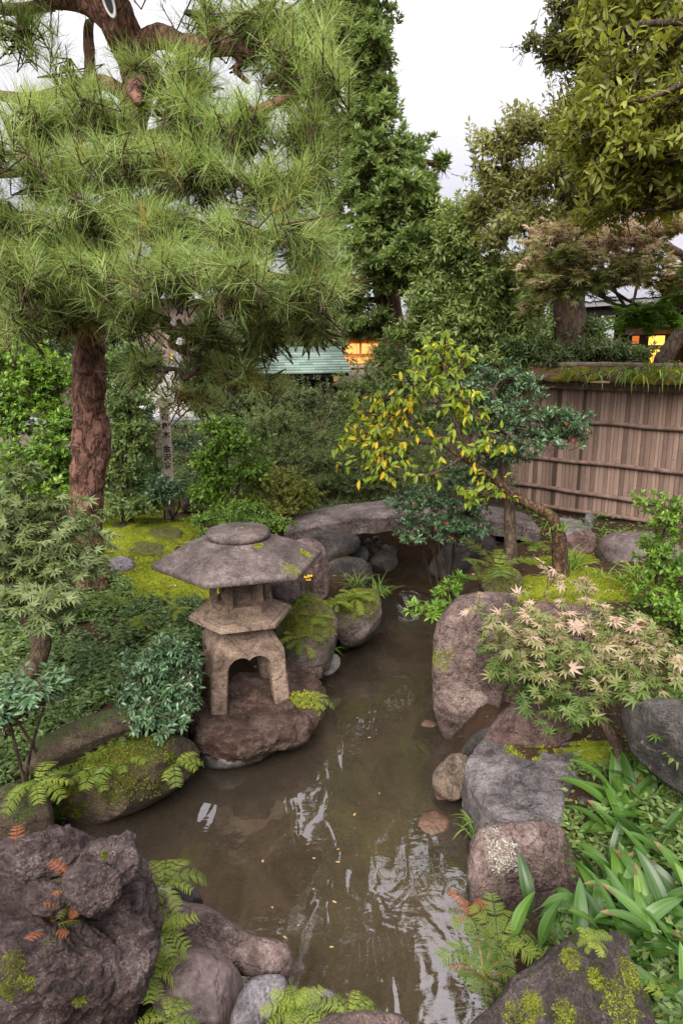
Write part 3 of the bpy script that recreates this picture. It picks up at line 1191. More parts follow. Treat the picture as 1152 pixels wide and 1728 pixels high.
M['pebble'] = rock_mat('pebble', (0.05, 0.045, 0.043), (0.13, 0.12, 0.115), (0.22, 0.20, 0.19), lichen=0.1, scale=2, bump=0.3)
M['lantern'] = rock_mat('lantern_granite', (0.075, 0.050, 0.037), (0.20, 0.14, 0.105), (0.32, 0.24, 0.185), lichen=0.16, lichen_col=(0.38, 0.33, 0.28), moss=0.22, moss_col=(0.12, 0.11, 0.03), scale=1.3, bump=0.4, speck=0.45)
M['lantern_cap'] = rock_mat('lantern_cap_stone', (0.040, 0.030, 0.029), (0.082, 0.062, 0.058), (0.165, 0.13, 0.12), lichen=0.26, moss=0.12, moss_col=(0.22, 0.19, 0.02), scale=1.6, bump=0.16, speck=0.5)
M['bridge'] = rock_mat('bridge_stone', (0.07, 0.053, 0.047), (0.17, 0.132, 0.120), (0.31, 0.255, 0.235), lichen=0.30, scale=1.5, bump=0.7, speck=0.9)
M['pine_bark'] = bark_mat('pine_bark', (0.036, 0.017, 0.013), (0.27, 0.14, 0.105), 1.0, 0.42, bump=1.0)
M['bark'] = bark_mat('grey_bark', (0.03, 0.02, 0.014), (0.13, 0.09, 0.065), 1.4, 0.3, 0.25)
M['bark_moss'] = bark_mat('mossy_bark', (0.028, 0.016, 0.010), (0.17, 0.10, 0.06), 1.4, 0.4, 0.3, bump=1.0)
M['bark_dark'] = bark_mat('dark_bark', (0.018, 0.013, 0.010), (0.075, 0.05, 0.036), 1.2, 0.3, 0.2)
M['twig'] = bark_mat('twig_bark', (0.05, 0.03, 0.02), (0.17, 0.115, 0.085), 2.0, 0.5)


# ================================================================== STONE LANTERN
LC = None


def build_lantern():
    ztop = 0.225
    Lf = on(366, 1204, ztop)
    Rf = on(482, 1184, ztop)
    e = unit(Rf - Lf); e[2] = 0; e = unit(e)
    f = np.array([-e[1], e[0], 0])
    w = np.linalg.norm(Rf - Lf) + 0.065
    dep = 0.46
    C = (Lf + Rf) / 2 + f * dep / 2
    C[2] = ztop
    t = thing('stone_lantern', 'squat hexagonal stone lantern with a broad cap on arched legs at the pond edge', 'stone lantern', C)
    st, cp = M['lantern'], M['lantern_cap']
    rot = math.atan2(e[1], e[0])
    phase = R(-107) + R(4)

    # legs: four bowed walls pierced by cusped arches, made as one ring; every leg its own corner piece
    H = 0.452
    hw, hd = w / 2, dep / 2

    def prof(z):                     # outward bow of the body with height (1 at the foot)
        u = z / H
        s = 1.0 - 0.15 * u if u < 0.72 else 0.892 - 0.93 * (u - 0.72) ** 1.75 * 3.4
        return max(0.30, s)

    def arch(x, half):               # underside height of the cusped opening at offset x
        a = half - 0.0965
        if abs(x) >= a: return None
        u = abs(x) / a
        c = 0.222 + 0.096 * math.sqrt(max(0, 1 - ((u - 0.40) / 0.62) ** 2))
        return c

    for sx in (-1, 1):
        for sy in (-1, 1):
            g = Geo()
            rows = []
            zs = np.linspace(-0.03, 0.26, 16)
            th = 0.092
            for z in zs:
                s = prof(max(0, z))
                k = 1.0
                X, Yy = hw * s * sx, hd * s * sy
                ix, iy = X - sx * th * k * 1.05, Yy - sy * th * k
                b = 0.012
                loop = [(X - sx * b, Yy), (X, Yy - sy * b), (X, iy + sy * b), (X - sx * b, iy), (ix + sx * b, iy), (ix, iy + sy * b), (ix, Yy - sy * b), (ix + sx * b, Yy)]
                rows.append([C + e * a_ + f * b_ + np.array([0, 0, z]) for a_, b_ in loop])
            rows = np.array(rows)
            m, S = rows.shape[0], rows.shape[1]
            i = np.arange(m - 1)[:, None] * S
            j = np.arange(S)[None, :]
            q = np.stack([i + j, i + (j + 1) % S, i + S + (j + 1) % S, i + S + j], -1).reshape(-1, 4)
            if sx * sy > 0: q = q[:, ::-1]
            Vv = rows.reshape(-1, 3)
            g.add(Vv, q)
            g.add(rows[0], [list(range(S))])
            part('leg', g, st, t, smooth=False)
    # arched yoke that joins the legs and carries the platform
    g = Geo()
    for (ax, bx, half, off) in ((e, f, hw, hd), (e, f, hw, -hd), (f, e, hd, hw), (f, e, hd, -hw)):
        N_ = 72
        xs = np.linspace(-half * 0.995, half * 0.995, N_)
        for face in (0, 1):
            pass
        zt = H
        ou, inn = [], []
        M_ = 12
        for x in xs:
            a_ = arch(x, half * 1.0)
            zb = a_ if a_ is not None else 0.26
            col_o, col_i = [], []
            for kz in np.linspace(0, 1, M_):
                z = zb + (zt - zb) * kz
                s = prof(z)
                o_ = off * s
                xx = x * s
                col_o.append(C + ax * xx + bx * o_ + np.array([0, 0, z]))
                col_i.append(C + ax * xx + bx * (o_ - math.copysign(0.085, off)) + np.array([0, 0, z]))
            ou.append(col_o); inn.append(col_i)
        ou, inn = np.array(ou), np.array(inn)

        def grid(A, flip):
            a, b = A.shape[:2]
            i = np.arange(a - 1)[:, None] * b
            j = np.arange(b - 1)[None, :]
            q = np.stack([i + j, i + b + j, i + b + j + 1, i + j + 1], -1).reshape(-1, 4)
            g.add(A.reshape(-1, 3), q[:, ::-1] if flip else q)
        flip = (ax is e) == (off > 0)
        grid(ou, flip); grid(inn, not flip)
        und = np.stack([ou[:, 0], inn[:, 0]], 1)
        grid(und, flip)
    g.lathe([(0.001, H - 0.05), (0.16, H - 0.05), (0.17, H - 0.03), (0.165, H + 0.004), (0.001, H + 0.004)], C, 40)
    part('arched_leg_yoke', g, st, t, smooth=False)

    def hexp(name, prof_, mat, parent, sides=6, sub=10, smooth=False, ph=phase, cc=C):
        g = Geo()
        g.lathe(prof_, cc, sides * sub, phase=ph, poly=sides)
        return part(name, g, mat, parent, smooth)

    z0 = H
    # neck disc, hexagonal platform with stepped mouldings
    g = Geo(); g.lathe([(0.001, z0 - 0.004), (0.15, z0 - 0.004), (0.20, z0 + 0.012), (0.21, z0 + 0.03), (0.001, z0 + 0.03)], C, 40)
    part('neck_disc', g, st, t)
    hexp('platform', [(0.001, z0 + 0.028), (0.20, z0 + 0.028), (0.27, z0 + 0.042), (0.312, z0 + 0.058), (0.318, z0 + 0.060), (0.318, z0 + 0.086), (0.312, z0 + 0.090),
                      (0.292, z0 + 0.092), (0.288, z0 + 0.100), (0.268, z0 + 0.103), (0.235, z0 + 0.112), (0.205, z0 + 0.118), (0.001, z0 + 0.118)], st, t)
    zf = z0 + 0.117
    # fire box: hollow hexagon of sill, six posts, core added inside to block light through it
    ro = 0.196
    fb = hexp('fire_box', [(0.12, zf), (ro, zf), (ro, zf + 0.048), (ro - 0.006, zf + 0.052), (0.13, zf + 0.052), (0.12, zf + 0.052), (0.12, zf)], st, t)
    hexp('blocking_core', [(0.001, zf + 0.05), (0.118, zf + 0.05), (0.118, zf + 0.262), (0.001, zf + 0.262)], st, fb)
    for k in range(6):
        a = phase + k * math.pi / 3
        g = Geo()
        c = C + np.array([math.cos(a), math.sin(a), 0]) * (ro - 0.03) + np.array([0, 0, zf + 0.051 + 0.115])
        g.box(c, (0.042, 0.05, 0.23), a)
        part('post', g, st, fb, smooth=False)
    hexp('lintel', [(0.12, zf + 0.262), (ro - 0.01, zf + 0.262), (ro - 0.006, zf + 0.315), (0.12, zf + 0.315), (0.12, zf + 0.262)], st, fb)
    # cap
    zc = zf + 0.283
    C_keep = zc
    Rr = 0.515
    prof_c = [(0.001, zc + 0.03), (0.17, zc + 0.03), (0.30, zc + 0.024), (Rr - 0.03, zc + 0.002), (Rr - 0.003, zc + 0.0), (Rr, zc + 0.004), (Rr, zc + 0.026), (Rr - 0.006, zc + 0.033)]
    for r_, z_ in ((0.47, 0.050), (0.43, 0.070), (0.38, 0.094), (0.32, 0.122), (0.27, 0.136), (0.235, 0.145), (0.228, 0.153), (0.20, 0.155), (0.001, 0.156)):
        prof_c.append((r_, zc + z_))
    pc2 = []
    for a, b in zip(prof_c[:-1], prof_c[1:]):
        k = max(1, int(math.hypot(b[0] - a[0], b[1] - a[1]) / 0.012))
        pc2 += [(a[0] + (b[0] - a[0]) * s / k, a[1] + (b[1] - a[1]) * s / k) for s in range(k)]
    pc2.append(prof_c[-1])
    g = Geo()
    g.lathe(pc2, (0, 0, 0), 180, phase=phase, poly=6)
    Vv = g.V[0]
    rad = np.hypot(Vv[:, 0], Vv[:, 1])
    ang = np.arctan2(Vv[:, 1], Vv[:, 0]) - phase
    b = (ang % (math.pi / 3)) - math.pi / 6
    nz = fbm(Vv * 14, 4, 3)
    Vv += unit(Vv * np.array([1, 1, 0.3])) * (nz * 0.004 * sstep(0.42, 0.5, rad))[:, None]
    Vv[:, 2] += fbm(Vv * 9, 4, 4) * 0.003
    g.V[0] = Vv + C
    cap = part('cap', g, cp, t)
    g = Geo()
    jp = [(0.001, zc + 0.150), (0.172, zc + 0.150)]
    for k in range(13):
        a = -math.pi / 2 + math.pi * 0.92 * k / 12
        jp.append((0.166 + 0.026 * math.cos(a), zc + 0.180 + 0.028 * math.sin(a)))
    jp += [(0.10, zc + 0.212), (0.03, zc + 0.214), (0.022, zc + 0.217), (0.001, zc + 0.217)]
    g.lathe(jp, C, 64)
    g.V[0] += (fbm(g.V[0] * 10, 3, 8) * 0.004)[:, None] * np.array([0, 0, 1])
    part('finial_disc', g, cp, cap)
    return C


LC = build_lantern()

# ================================================================== STONE BRIDGE
def build_bridge():
    t = thing('stone_bridge', 'low arched speckled granite slab bridge crossing the far end of the pond', 'bridge', at(700, 880, 6.7))
    yb = {}
    n_ = 60
    A0, A1 = at(500, 905, 6.25), at(893, 893, 6.35)
    xs = np.linspace(A0[0] - 0.12, A1[0] + 0.1, n_)
    Y0, Y1 = 6.3, 7.02
    u = np.linspace(0, 1, n_)
    zt = 0.655 + 0.175 * (1 - (2 * np.clip(u * 0.96 + 0.0, 0, 1) - 1) ** 2) + 0.0
    for (ua, ub, seed, nm) in ((0.0, 0.665, 2, None), (0.668, 1.0, 3, None)):
        sel = (u >= ua) & (u <= ub)
        X, Z = xs[sel], zt[sel]
        k = 15
        prof = [(0.0, -0.155), (0.0, -0.02), (0.012, -0.005), (0.03, 0.0)]
        prof += [(y, 0.018 * math.sin(math.pi * (y - 0.03) / 0.66)) for y in np.linspace(0.03, 0.69, 12)[1:-1]]
        prof += [(0.69, 0.0), (0.708, -0.005), (0.72, -0.02), (0.72, -0.155)]
        prof = np.array(prof)
        m, S = len(X), len(prof)
        Vv = np.stack([np.repeat(X[:, None], S, 1), Y0 + np.repeat(prof[None, :, 0], m, 0) + (X[:, None] * 0.02), Z[:, None] + prof[None, :, 1]], -1)
        Vv = Vv + (fbm(Vv * 6, 4, seed) * 0.012)[..., None] * np.array([0.3, 1, 1])
        i = np.arange(m - 1)[:, None] * S
        j = np.arange(S)[None, :]
        q = np.stack([i + j, i + S + j, i + S + (j + 1) % S, i + (j + 1) % S], -1).reshape(-1, 4)
        g = Geo().add(Vv.reshape(-1, 3), q[:, ::-1])
        g.add(Vv[0], [list(range(S))]); g.add(Vv[-1], [list(range(S))[::-1]])
        part('slab', g, M['bridge'], t, smooth=False)
    return t


build_bridge()

# ================================================================== ROCKS
boulder('rock', 'big craggy purple lava rock in the near corner with tufts of rust red fern', [(-60, 1450), (0, 1420), (60, 1411), (130, 1409), (160, 1430), (215, 1417), (240, 1462), (262, 1502), (271, 1525), (268, 1570), (252, 1630), (236, 1690), (232, 1740), (190, 1810), (40, 1830), (-80, 1780), (-110, 1600)], 1.88, 0.42, M['lava'], seed=3, smooth=False, rough=0.15, cuts=10, sub=6, crag=0.16, freq=2.8,
        knobs=[([(105, 1480), (135, 1458), (190, 1462), (205, 1490), (190, 1530), (150, 1545), (110, 1520)], 1.585, 0.13), ([(40, 1500), (60, 1485), (105, 1490), (118, 1515), (100, 1545), (60, 1545), (40, 1528)], 1.575, 0.11),
               ([(130, 1455), (160, 1420), (215, 1417), (235, 1450), (225, 1490), (180, 1505), (145, 1490)], 1.70, 0.17), ([(-20, 1440), (30, 1415), (110, 1411), (140, 1440), (110, 1475), (30, 1490)], 1.72, 0.14), ([(0, 1570), (60, 1540), (150, 1560), (200, 1610), (180, 1680), (90, 1700), (0, 1680)], 1.55, 0.16), ([(150, 1580), (200, 1540), (255, 1560), (262, 1620), (230, 1690), (170, 1680)], 1.64, 0.16)])
boulder('rock', 'long grey rock ridge sloping from the lava rock down into the pond', [(270, 1500), (300, 1520), (345, 1528), (385, 1552), (430, 1578), (478, 1588), (492, 1612), (486, 1648), (440, 1650), (380, 1640), (320, 1620), (280, 1590), (262, 1540)], 2.1, 0.16, M['granite'], seed=8, rough=0.09, cuts=6, freq=2.6)
boulder('rock', 'smooth rounded brown boulder below the long grey ridge', [(262, 1622), (300, 1600), (350, 1600), (392, 1626), (411, 1660), (408, 1692), (385, 1728), (330, 1740), (280, 1728), (256, 1690)], 1.92, 0.22, M['smooth'], seed=14, rough=0.035, cuts=3, fat=2.3)
boulder('rock', 'angular blue-grey stone beside the smooth brown boulder', [(402, 1682), (425, 1650), (470, 1645), (484, 1662), (470, 1700), (445, 1728), (410, 1740), (388, 1724)], 1.86, 0.12, M['blue'], seed=21, rough=0.05, cuts=7, sub=4)
boulder('rock', 'small wet black rock in the water behind the grey ridge', [(290, 1492), (315, 1486), (338, 1510), (342, 1532), (318, 1538), (290, 1530)], 2.28, 0.10, M['dark_rock'], seed=27, sub=4)
boulder('rock', 'pinkish stone cut by the lower picture edge among small yellow ferns', [(520, 1735), (560, 1712), (620, 1706), (672, 1712), (690, 1740), (640, 1790), (550, 1790)], 1.72, 0.14, M['granite'], seed=30, sub=5)
boulder('rock', 'small pale stone among yellow-green ferns at the near shore', [(505, 1680), (530, 1668), (560, 1672), (572, 1690), (550, 1708), (515, 1706)], 1.84, 0.07, M['blue'], seed=33, sub=4)
boulder('rock', 'rough grey rock with moss patches in front of the broad strap leaves', [(790, 1745), (838, 1690), (862, 1655), (905, 1625), (945, 1592), (1000, 1580), (1052, 1582), (1062, 1625), (1092, 1680), (1110, 1740), (1110, 1830), (800, 1830)], 1.78, 0.30, M['near_moss'], seed=36, smooth=False, rough=0.10, cuts=10, crag=0.06, sub=6)
boulder('rock', 'domed granite boulder with a pale lichen patch standing in the water', [(792, 1450), (800, 1408), (832, 1390), (880, 1382), (932, 1392), (972, 1432), (1012, 1488), (1006, 1525), (960, 1550), (880, 1566), (820, 1560), (790, 1525)], 2.62, 0.28, M['granite'], seed=44, smooth=False, rough=0.09, cuts=9, crag=0.05, sub=6)
boulder('rock', 'small tan stone wedged between the slate slab and the pond', [(730, 1310), (744, 1288), (765, 1272), (790, 1276), (790, 1318), (774, 1350), (748, 1346), (730, 1328)], 3.22, 0.11, M['tan'], seed=49, rough=0.09, sub=4)
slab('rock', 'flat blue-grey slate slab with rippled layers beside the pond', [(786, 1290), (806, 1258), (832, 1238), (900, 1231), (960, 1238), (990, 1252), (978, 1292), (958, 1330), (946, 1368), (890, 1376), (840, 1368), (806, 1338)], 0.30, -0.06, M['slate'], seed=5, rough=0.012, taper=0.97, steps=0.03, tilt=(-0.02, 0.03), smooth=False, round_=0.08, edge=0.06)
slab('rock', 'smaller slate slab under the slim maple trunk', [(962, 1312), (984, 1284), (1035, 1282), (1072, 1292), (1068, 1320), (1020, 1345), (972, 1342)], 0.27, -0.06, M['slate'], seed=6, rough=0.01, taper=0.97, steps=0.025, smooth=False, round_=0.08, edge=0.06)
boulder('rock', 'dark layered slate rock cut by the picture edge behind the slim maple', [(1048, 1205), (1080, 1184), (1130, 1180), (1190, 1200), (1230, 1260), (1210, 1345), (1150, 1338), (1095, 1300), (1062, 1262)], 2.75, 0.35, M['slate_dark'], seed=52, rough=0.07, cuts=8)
boulder('rock', 'tall purple-brown standing boulder on the pond bank opposite the lantern', [(733, 1075), (748, 1035), (775, 1008), (815, 1000), (855, 1004), (880, 1030), (874, 1100), (858, 1160), (840, 1212), (818, 1250), (790, 1272), (760, 1262), (738, 1225), (731, 1150)], 3.95, 0.42, M['granite'], seed=58, smooth=False, rough=0.06, cuts=11, crag=0.03, sub=6, freq=2.0)
boulder('rock', 'broad reddish boulder half hidden behind the pink-tinged maple', [(845, 1060), (880, 1020), (960, 1012), (1030, 1040), (1050, 1110), (1030, 1190), (985, 1250), (900, 1250), (838, 1240), (820, 1225), (850, 1150)], 3.92, 0.42, M['red'], seed=63, rough=0.07, cuts=8)
boulder('rock', 'low reddish rock wedged between the standing boulder and the slate slab', [(800, 1276), (826, 1226), (862, 1190), (920, 1188), (968, 1232), (940, 1262), (880, 1266), (830, 1268), (796, 1300)], 3.38, 0.2, M['red'], seed=64, rough=0.07)
boulder('rock', 'dark stone filling the gap beside the foot of the standing boulder', [(772, 1276), (790, 1248), (815, 1228), (838, 1226), (842, 1246), (820, 1268), (792, 1284)], 3.42, 0.12, M['dark_rock'], seed=68, rough=0.06, sub=4)
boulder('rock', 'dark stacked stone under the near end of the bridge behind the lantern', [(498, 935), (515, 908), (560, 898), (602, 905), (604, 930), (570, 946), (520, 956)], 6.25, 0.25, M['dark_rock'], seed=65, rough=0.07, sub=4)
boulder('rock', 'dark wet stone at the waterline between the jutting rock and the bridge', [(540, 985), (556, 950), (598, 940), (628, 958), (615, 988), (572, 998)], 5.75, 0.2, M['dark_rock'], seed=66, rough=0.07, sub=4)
boulder('rock', 'small dark knobby rock on the moss above the pink-tinged maple', [(925, 1052), (940, 1030), (975, 1024), (1005, 1032), (1012, 1052), (985, 1068), (945, 1068)], 4.25, 0.10, M['lava'], seed=67, rough=0.10, sub=4)
boulder('rock', 'upright brown stone near the fence foot beside the crooked trunk', [(950, 912), (972, 896), (1002, 900), (1003, 925), (985, 955), (958, 958), (948, 940)], 5.9, 0.16, M['red'], seed=71, rough=0.05, sub=4)
boulder('rock', 'large smooth brown boulder in front of the bamboo fence', [(1008, 915), (1030, 900), (1075, 897), (1120, 905), (1150, 930), (1140, 968), (1080, 978), (1030, 965), (1010, 945)], 5.45, 0.30, M['smooth'], seed=74, rough=0.05, cuts=5)
slab('rock', 'flat grey stone lying at the foot of the bamboo fence', [(926, 880), (945, 870), (985, 878), (1000, 892), (970, 900), (935, 896)], 0.62, 0.45, M['blue'], seed=9, rough=0.012)
boulder('rock', 'tall reddish stone standing just behind the lantern cap', [(496, 920), (515, 908), (540, 914), (552, 940), (556, 990), (545, 1012), (520, 1010), (500, 985)], 4.95, 0.16, M['granite'], seed=80, rough=0.05, sub=5)
boulder('rock', 'knobby pinkish stone tucked under the lantern cap', [(452, 988), (470, 974), (498, 974), (506, 992), (500, 1022), (478, 1034), (455, 1020)], 4.62, 0.12, M['lava'], seed=83, rough=0.10, sub=4)
boulder('rock', 'moss topped fern covered rock beside the lantern at the shore', [(462, 1080), (476, 1035), (510, 1008), (545, 1015), (568, 1046), (566, 1090), (548, 1130), (500, 1142), (470, 1125)], 4.62, 0.28, M['granite_moss'], seed=86, rough=0.07, cuts=6)
boulder('rock', 'dark mossy rock jutting into the pond before the bridge', [(562, 1060), (572, 1015), (600, 994), (630, 996), (644, 1018), (640, 1052), (612, 1084), (580, 1090)], 5.1, 0.24, M['granite_moss'], seed=90, rough=0.08, cuts=7)
slab('rock', 'broad rough slab carrying the stone lantern over the water', [(322, 1212), (345, 1168), (400, 1135), (470, 1118), (520, 1128), (546, 1158), (540, 1195), (505, 1222), (460, 1238), (410, 1250), (355, 1246), (328, 1232)], 0.225, 0.03, M['base_stone'], seed=11, rough=0.034, taper=0.82, round_=0.14, smooth=False)
boulder('rock', 'grey foot stone propping the lantern slab in the water', [(336, 1278), (360, 1260), (420, 1262), (432, 1280), (400, 1298), (350, 1296)], 3.55, 0.15, M['pebble'], seed=94, sub=4)
boulder('rock', 'rounded grey pebble at the waterline beside the fern covered rock', [(540, 1118), (552, 1102), (570, 1106), (574, 1122), (560, 1138), (545, 1138)], 4.55, 0.08, M['pebble'], seed=97, rough=0.04, sub=4)
boulder('rock', 'brown stone between the lantern slab and the fern covered rock', [(492, 1120), (515, 1108), (538, 1118), (545, 1140), (525, 1154), (498, 1146)], 4.4, 0.10, M['granite'], seed=99, rough=0.06, sub=4)
boulder('rock', 'large mossy bank boulder hung with ferns below the glossy shrub', [(78, 1378), (95, 1318), (150, 1268), (220, 1244), (295, 1240), (335, 1268), (318, 1312), (262, 1352), (190, 1384), (112, 1396)], 3.25, 0.42, M['brown_moss'], seed=103, rough=0.06, cuts=6, sub=6)
boulder('rock', 'long brown bank rock lying above the fern hung boulder beside the nandina', [(40, 1300), (62, 1256), (115, 1222), (180, 1198), (235, 1198), (262, 1216), (225, 1244), (170, 1262), (100, 1304)], 3.22, 0.24, M['brown_moss'], seed=107, rough=0.06, cuts=6)
boulder('rock', 'dark moss covered boulder behind the lava rock', [(-30, 1350), (20, 1322), (70, 1332), (90, 1365), (84, 1405), (55, 1435), (0, 1445), (-50, 1420)], 2.78, 0.25, M['brown_moss'], seed=110, rough=0.06)
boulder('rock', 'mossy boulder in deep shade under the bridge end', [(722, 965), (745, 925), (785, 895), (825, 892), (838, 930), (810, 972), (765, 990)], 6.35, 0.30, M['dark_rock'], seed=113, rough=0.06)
boulder('rock', 'rounded moss topped stone beside the straight island trunk', [(812, 985), (830, 962), (860, 958), (880, 972), (878, 1000), (850, 1012), (820, 1005)], 4.85, 0.14, M['granite_moss'], seed=116, rough=0.06, sub=4)
for ol, Y, lab, mt, sd in [
    ([(584, 938), (596, 922), (614, 921), (624, 936), (616, 951), (594, 952)], 6.75, 'round pale grey stone under the bridge', 'pebble', 120),
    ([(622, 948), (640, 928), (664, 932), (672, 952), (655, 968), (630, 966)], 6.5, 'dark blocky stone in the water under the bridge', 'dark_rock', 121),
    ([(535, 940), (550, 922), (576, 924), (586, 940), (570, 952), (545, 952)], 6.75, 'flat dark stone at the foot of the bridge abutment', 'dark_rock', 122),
    ([(540, 918), (560, 905), (585, 908), (588, 921), (562, 926)], 6.85, 'grey stone wedged high in the bridge abutment', 'pebble', 123)]:
    boulder('rock', lab, ol, Y, 0.14, M[mt], seed=sd, rough=0.05, sub=4)
rng = np.random.default_rng(5)
pw, pf, pcn = boulder_geo([(0, 0), (10, -6), (20, 0), (22, 10), (12, 16), (2, 12)], 6.9, 0.05, seed=130, rough=0.05, sub=3)
pg0 = None
for k, (px, py) in enumerate([(606, 912), (622, 916), (630, 926), (615, 925), (640, 918), (650, 926), (598, 914), (660, 930), (634, 910)]):
    p = at(px, py, 6.95 + 0.05 * (k % 3))
    if pg0 is None:
        pg0 = solo('pebble', Geo().add(pw - pcn + p, pf), M['pebble'], 'small grey pebble in the heap under the bridge', 'pebble', p, 'pebbles under the bridge')
    else:
        copy_thing(pg0, p, k * 1.3, 0.8 + 0.12 * (k % 4), group='pebbles under the bridge')
# stones lying under the water along the far shore of the pond
s0 = None
for k, (px, py, r) in enumerate([(720, 1232, 22), (716, 1262, 18), (742, 1268, 16), (728, 1288, 20), (752, 1352, 30), (728, 1392, 42), (785, 1368, 26), (705, 1245, 12), (760, 1330, 16), (735, 1250, 12)]):
    p = on(px, py, -0.035)
    m = m_per_px(px, py, p[1])
    if s0 is None:
        W_, F_, C_ = boulder_geo([(0, 0), (30, -14), (62, -4), (66, 22), (36, 40), (4, 28)], 3.4, 0.08, seed=140, rough=0.05, sub=4)
        W_ = W_ - W_.mean(0)
        W_ = W_ / np.abs(W_[:, 0]).max()
        W_[:, 2] *= 0.75
        s0 = solo('submerged_stone', Geo().add(W_ * 0.1 + p, F_), M['sunk'], 'brown rounded stone under the water along the boulder shore', 'stone', p, 'stones under the water')
        s0.scale = (r * m / 0.1,) * 3
    else:
        copy_thing(s0, p, k * 2.1, (r * m / 0.1, r * m / 0.1 * 0.85, r * m / 0.1 * 0.8), group='stones under the water')
# flat stones in the moss by the pine
for ol, lab, mt, sd, zz in [
    ([(182, 945), (200, 936), (222, 942), (226, 952), (205, 958), (186, 955)], 'pale grey stone in the bright moss by the pine', 'blue', 150, 0.56),
    ([(215, 920), (240, 912), (275, 918), (272, 936), (240, 938), (218, 930)], 'flat brown stepping stone in the bright moss', 'granite_moss', 151, 0.55),
    ([(190, 884), (215, 878), (236, 884), (228, 892), (200, 894)], 'flat dark stepping stone farther back in the moss', 'granite_moss', 152, 0.58),
    ([(250, 892), (278, 886), (305, 892), (300, 904), (262, 906)], 'flat brown stepping stone behind the lantern cap', 'granite_moss', 153, 0.57)]:
    c = np.mean(np.array(ol), 0)
    g_ = ground_at(*c)
    slab('rock', lab, ol, g_[2] + 0.016, g_[2] - 0.06, M[mt], seed=sd, rough=0.012, cat='stepping stone' if 'stepping' in lab else 'rock')
boulder('rock', 'small reddish rock under the shrubs near the sign post', [(302, 850), (315, 838), (335, 836), (348, 848), (340, 862), (312, 864)], 7.6, 0.12, M['red'], seed=156, sub=4)

M['moss_tuft'] = leaf_mat('moss_tuft', [(0.0, (0.05, 0.055, 0.01)), (0.4, (0.165, 0.195, 0.02)), (0.75, (0.28, 0.315, 0.032)), (1.0, (0.44, 0.45, 0.075))], 0.8, 0.2, 0.1)
M['lichen'] = leaf_mat('pale_lichen', [(0.0, (0.16, 0.17, 0.13)), (0.5, (0.34, 0.36, 0.30)), (1.0, (0.55, 0.55, 0.50))], 0.9, 0.0, 0.1)
ROCK = {o['label']: o for o in COL.objects if o.get('category') == 'rock'}


def rk(words):
    return next(o for k, o in ROCK.items() if words in k)


fuzz(rk('domed granite boulder'), 848, 1440, 0.075, 900, 0.007, M['lichen'], 'lichen', 1, 0.45, True)
fuzz(rk('domed granite boulder'), 826, 1402, 0.04, 300, 0.006, M['lichen'], 'lichen', 2, 0.4, True)
_r = rk('in front of the broad strap leaves')
for _i, (_x, _y, _rd) in enumerate([(890, 1690, 0.035), (1050, 1690, 0.07), (960, 1612, 0.03), (1066, 1640, 0.04), (862, 1725, 0.05), (960, 1715, 0.03), (1010, 1650, 0.025)]):
    fuzz(_r, _x, _y, _rd, int(22000 * _rd), 0.006, M['moss_tuft'], 'moss', 10 + _i, 0.45)
_r = rk('big craggy purple lava')
for _i, (_x, _y, _rd) in enumerate([(10, 1625, 0.035), (8, 1682, 0.03), (45, 1668, 0.02), (172, 1444, 0.012), (128, 1700, 0.02)]):
    fuzz(_r, _x, _y, _rd, int(22000 * _rd), 0.005, M['moss_tuft'], 'moss', 20 + _i, 0.25)
fuzz(rk('fern covered rock beside the lantern'), 535, 1035, 0.17, 4840, 0.010, M['moss_tuft'], 'moss', 30, 0.55, up_only=0.1)
fuzz(rk('fern covered rock beside the lantern'), 485, 1060, 0.12, 2640, 0.010, M['moss_tuft'], 'moss', 31, 0.4)
fuzz(rk('jutting into the pond'), 600, 1010, 0.15, 3300, 0.010, M['moss_tuft'], 'moss', 32, 0.45, up_only=0.1)
fuzz(rk('carrying the stone lantern'), 520, 1172, 0.09, 1200, 0.012, M['moss_tuft'], 'moss', 33, 0.6)
fuzz(rk('standing boulder on the pond bank'), 738, 1110, 0.07, 400, 0.012, M['moss_tuft'], 'moss', 34, 0.5)
fuzz(rk('flat blue-grey slate'), 888, 1246, 0.12, 1800, 0.013, M['moss_tuft'], 'moss', 35, 0.6)
fuzz(rk('beside the straight island trunk'), 850, 970, 0.15, 3300, 0.010, M['moss_tuft'], 'moss', 36, 0.35)
_r = rk('hung with ferns below')
for _i, (_x, _y, _rd) in enumerate([(150, 1300, 0.2), (230, 1290, 0.22), (110, 1350, 0.12)]):
    fuzz(_r, _x, _y, _rd, 4840, 0.010, M['moss_tuft'], 'moss', 40 + _i, 0.16)
_cap = next(o for o in COL.objects if o.name == 'cap')
for _i, (_x, _y, _rd) in enumerate([(500, 958, 0.055), (518, 928, 0.035), (440, 918, 0.02)]):
    fuzz(_cap, _x, _y, _rd, 500, 0.007, M['moss_tuft'], 'moss', 50 + _i, 0.6)

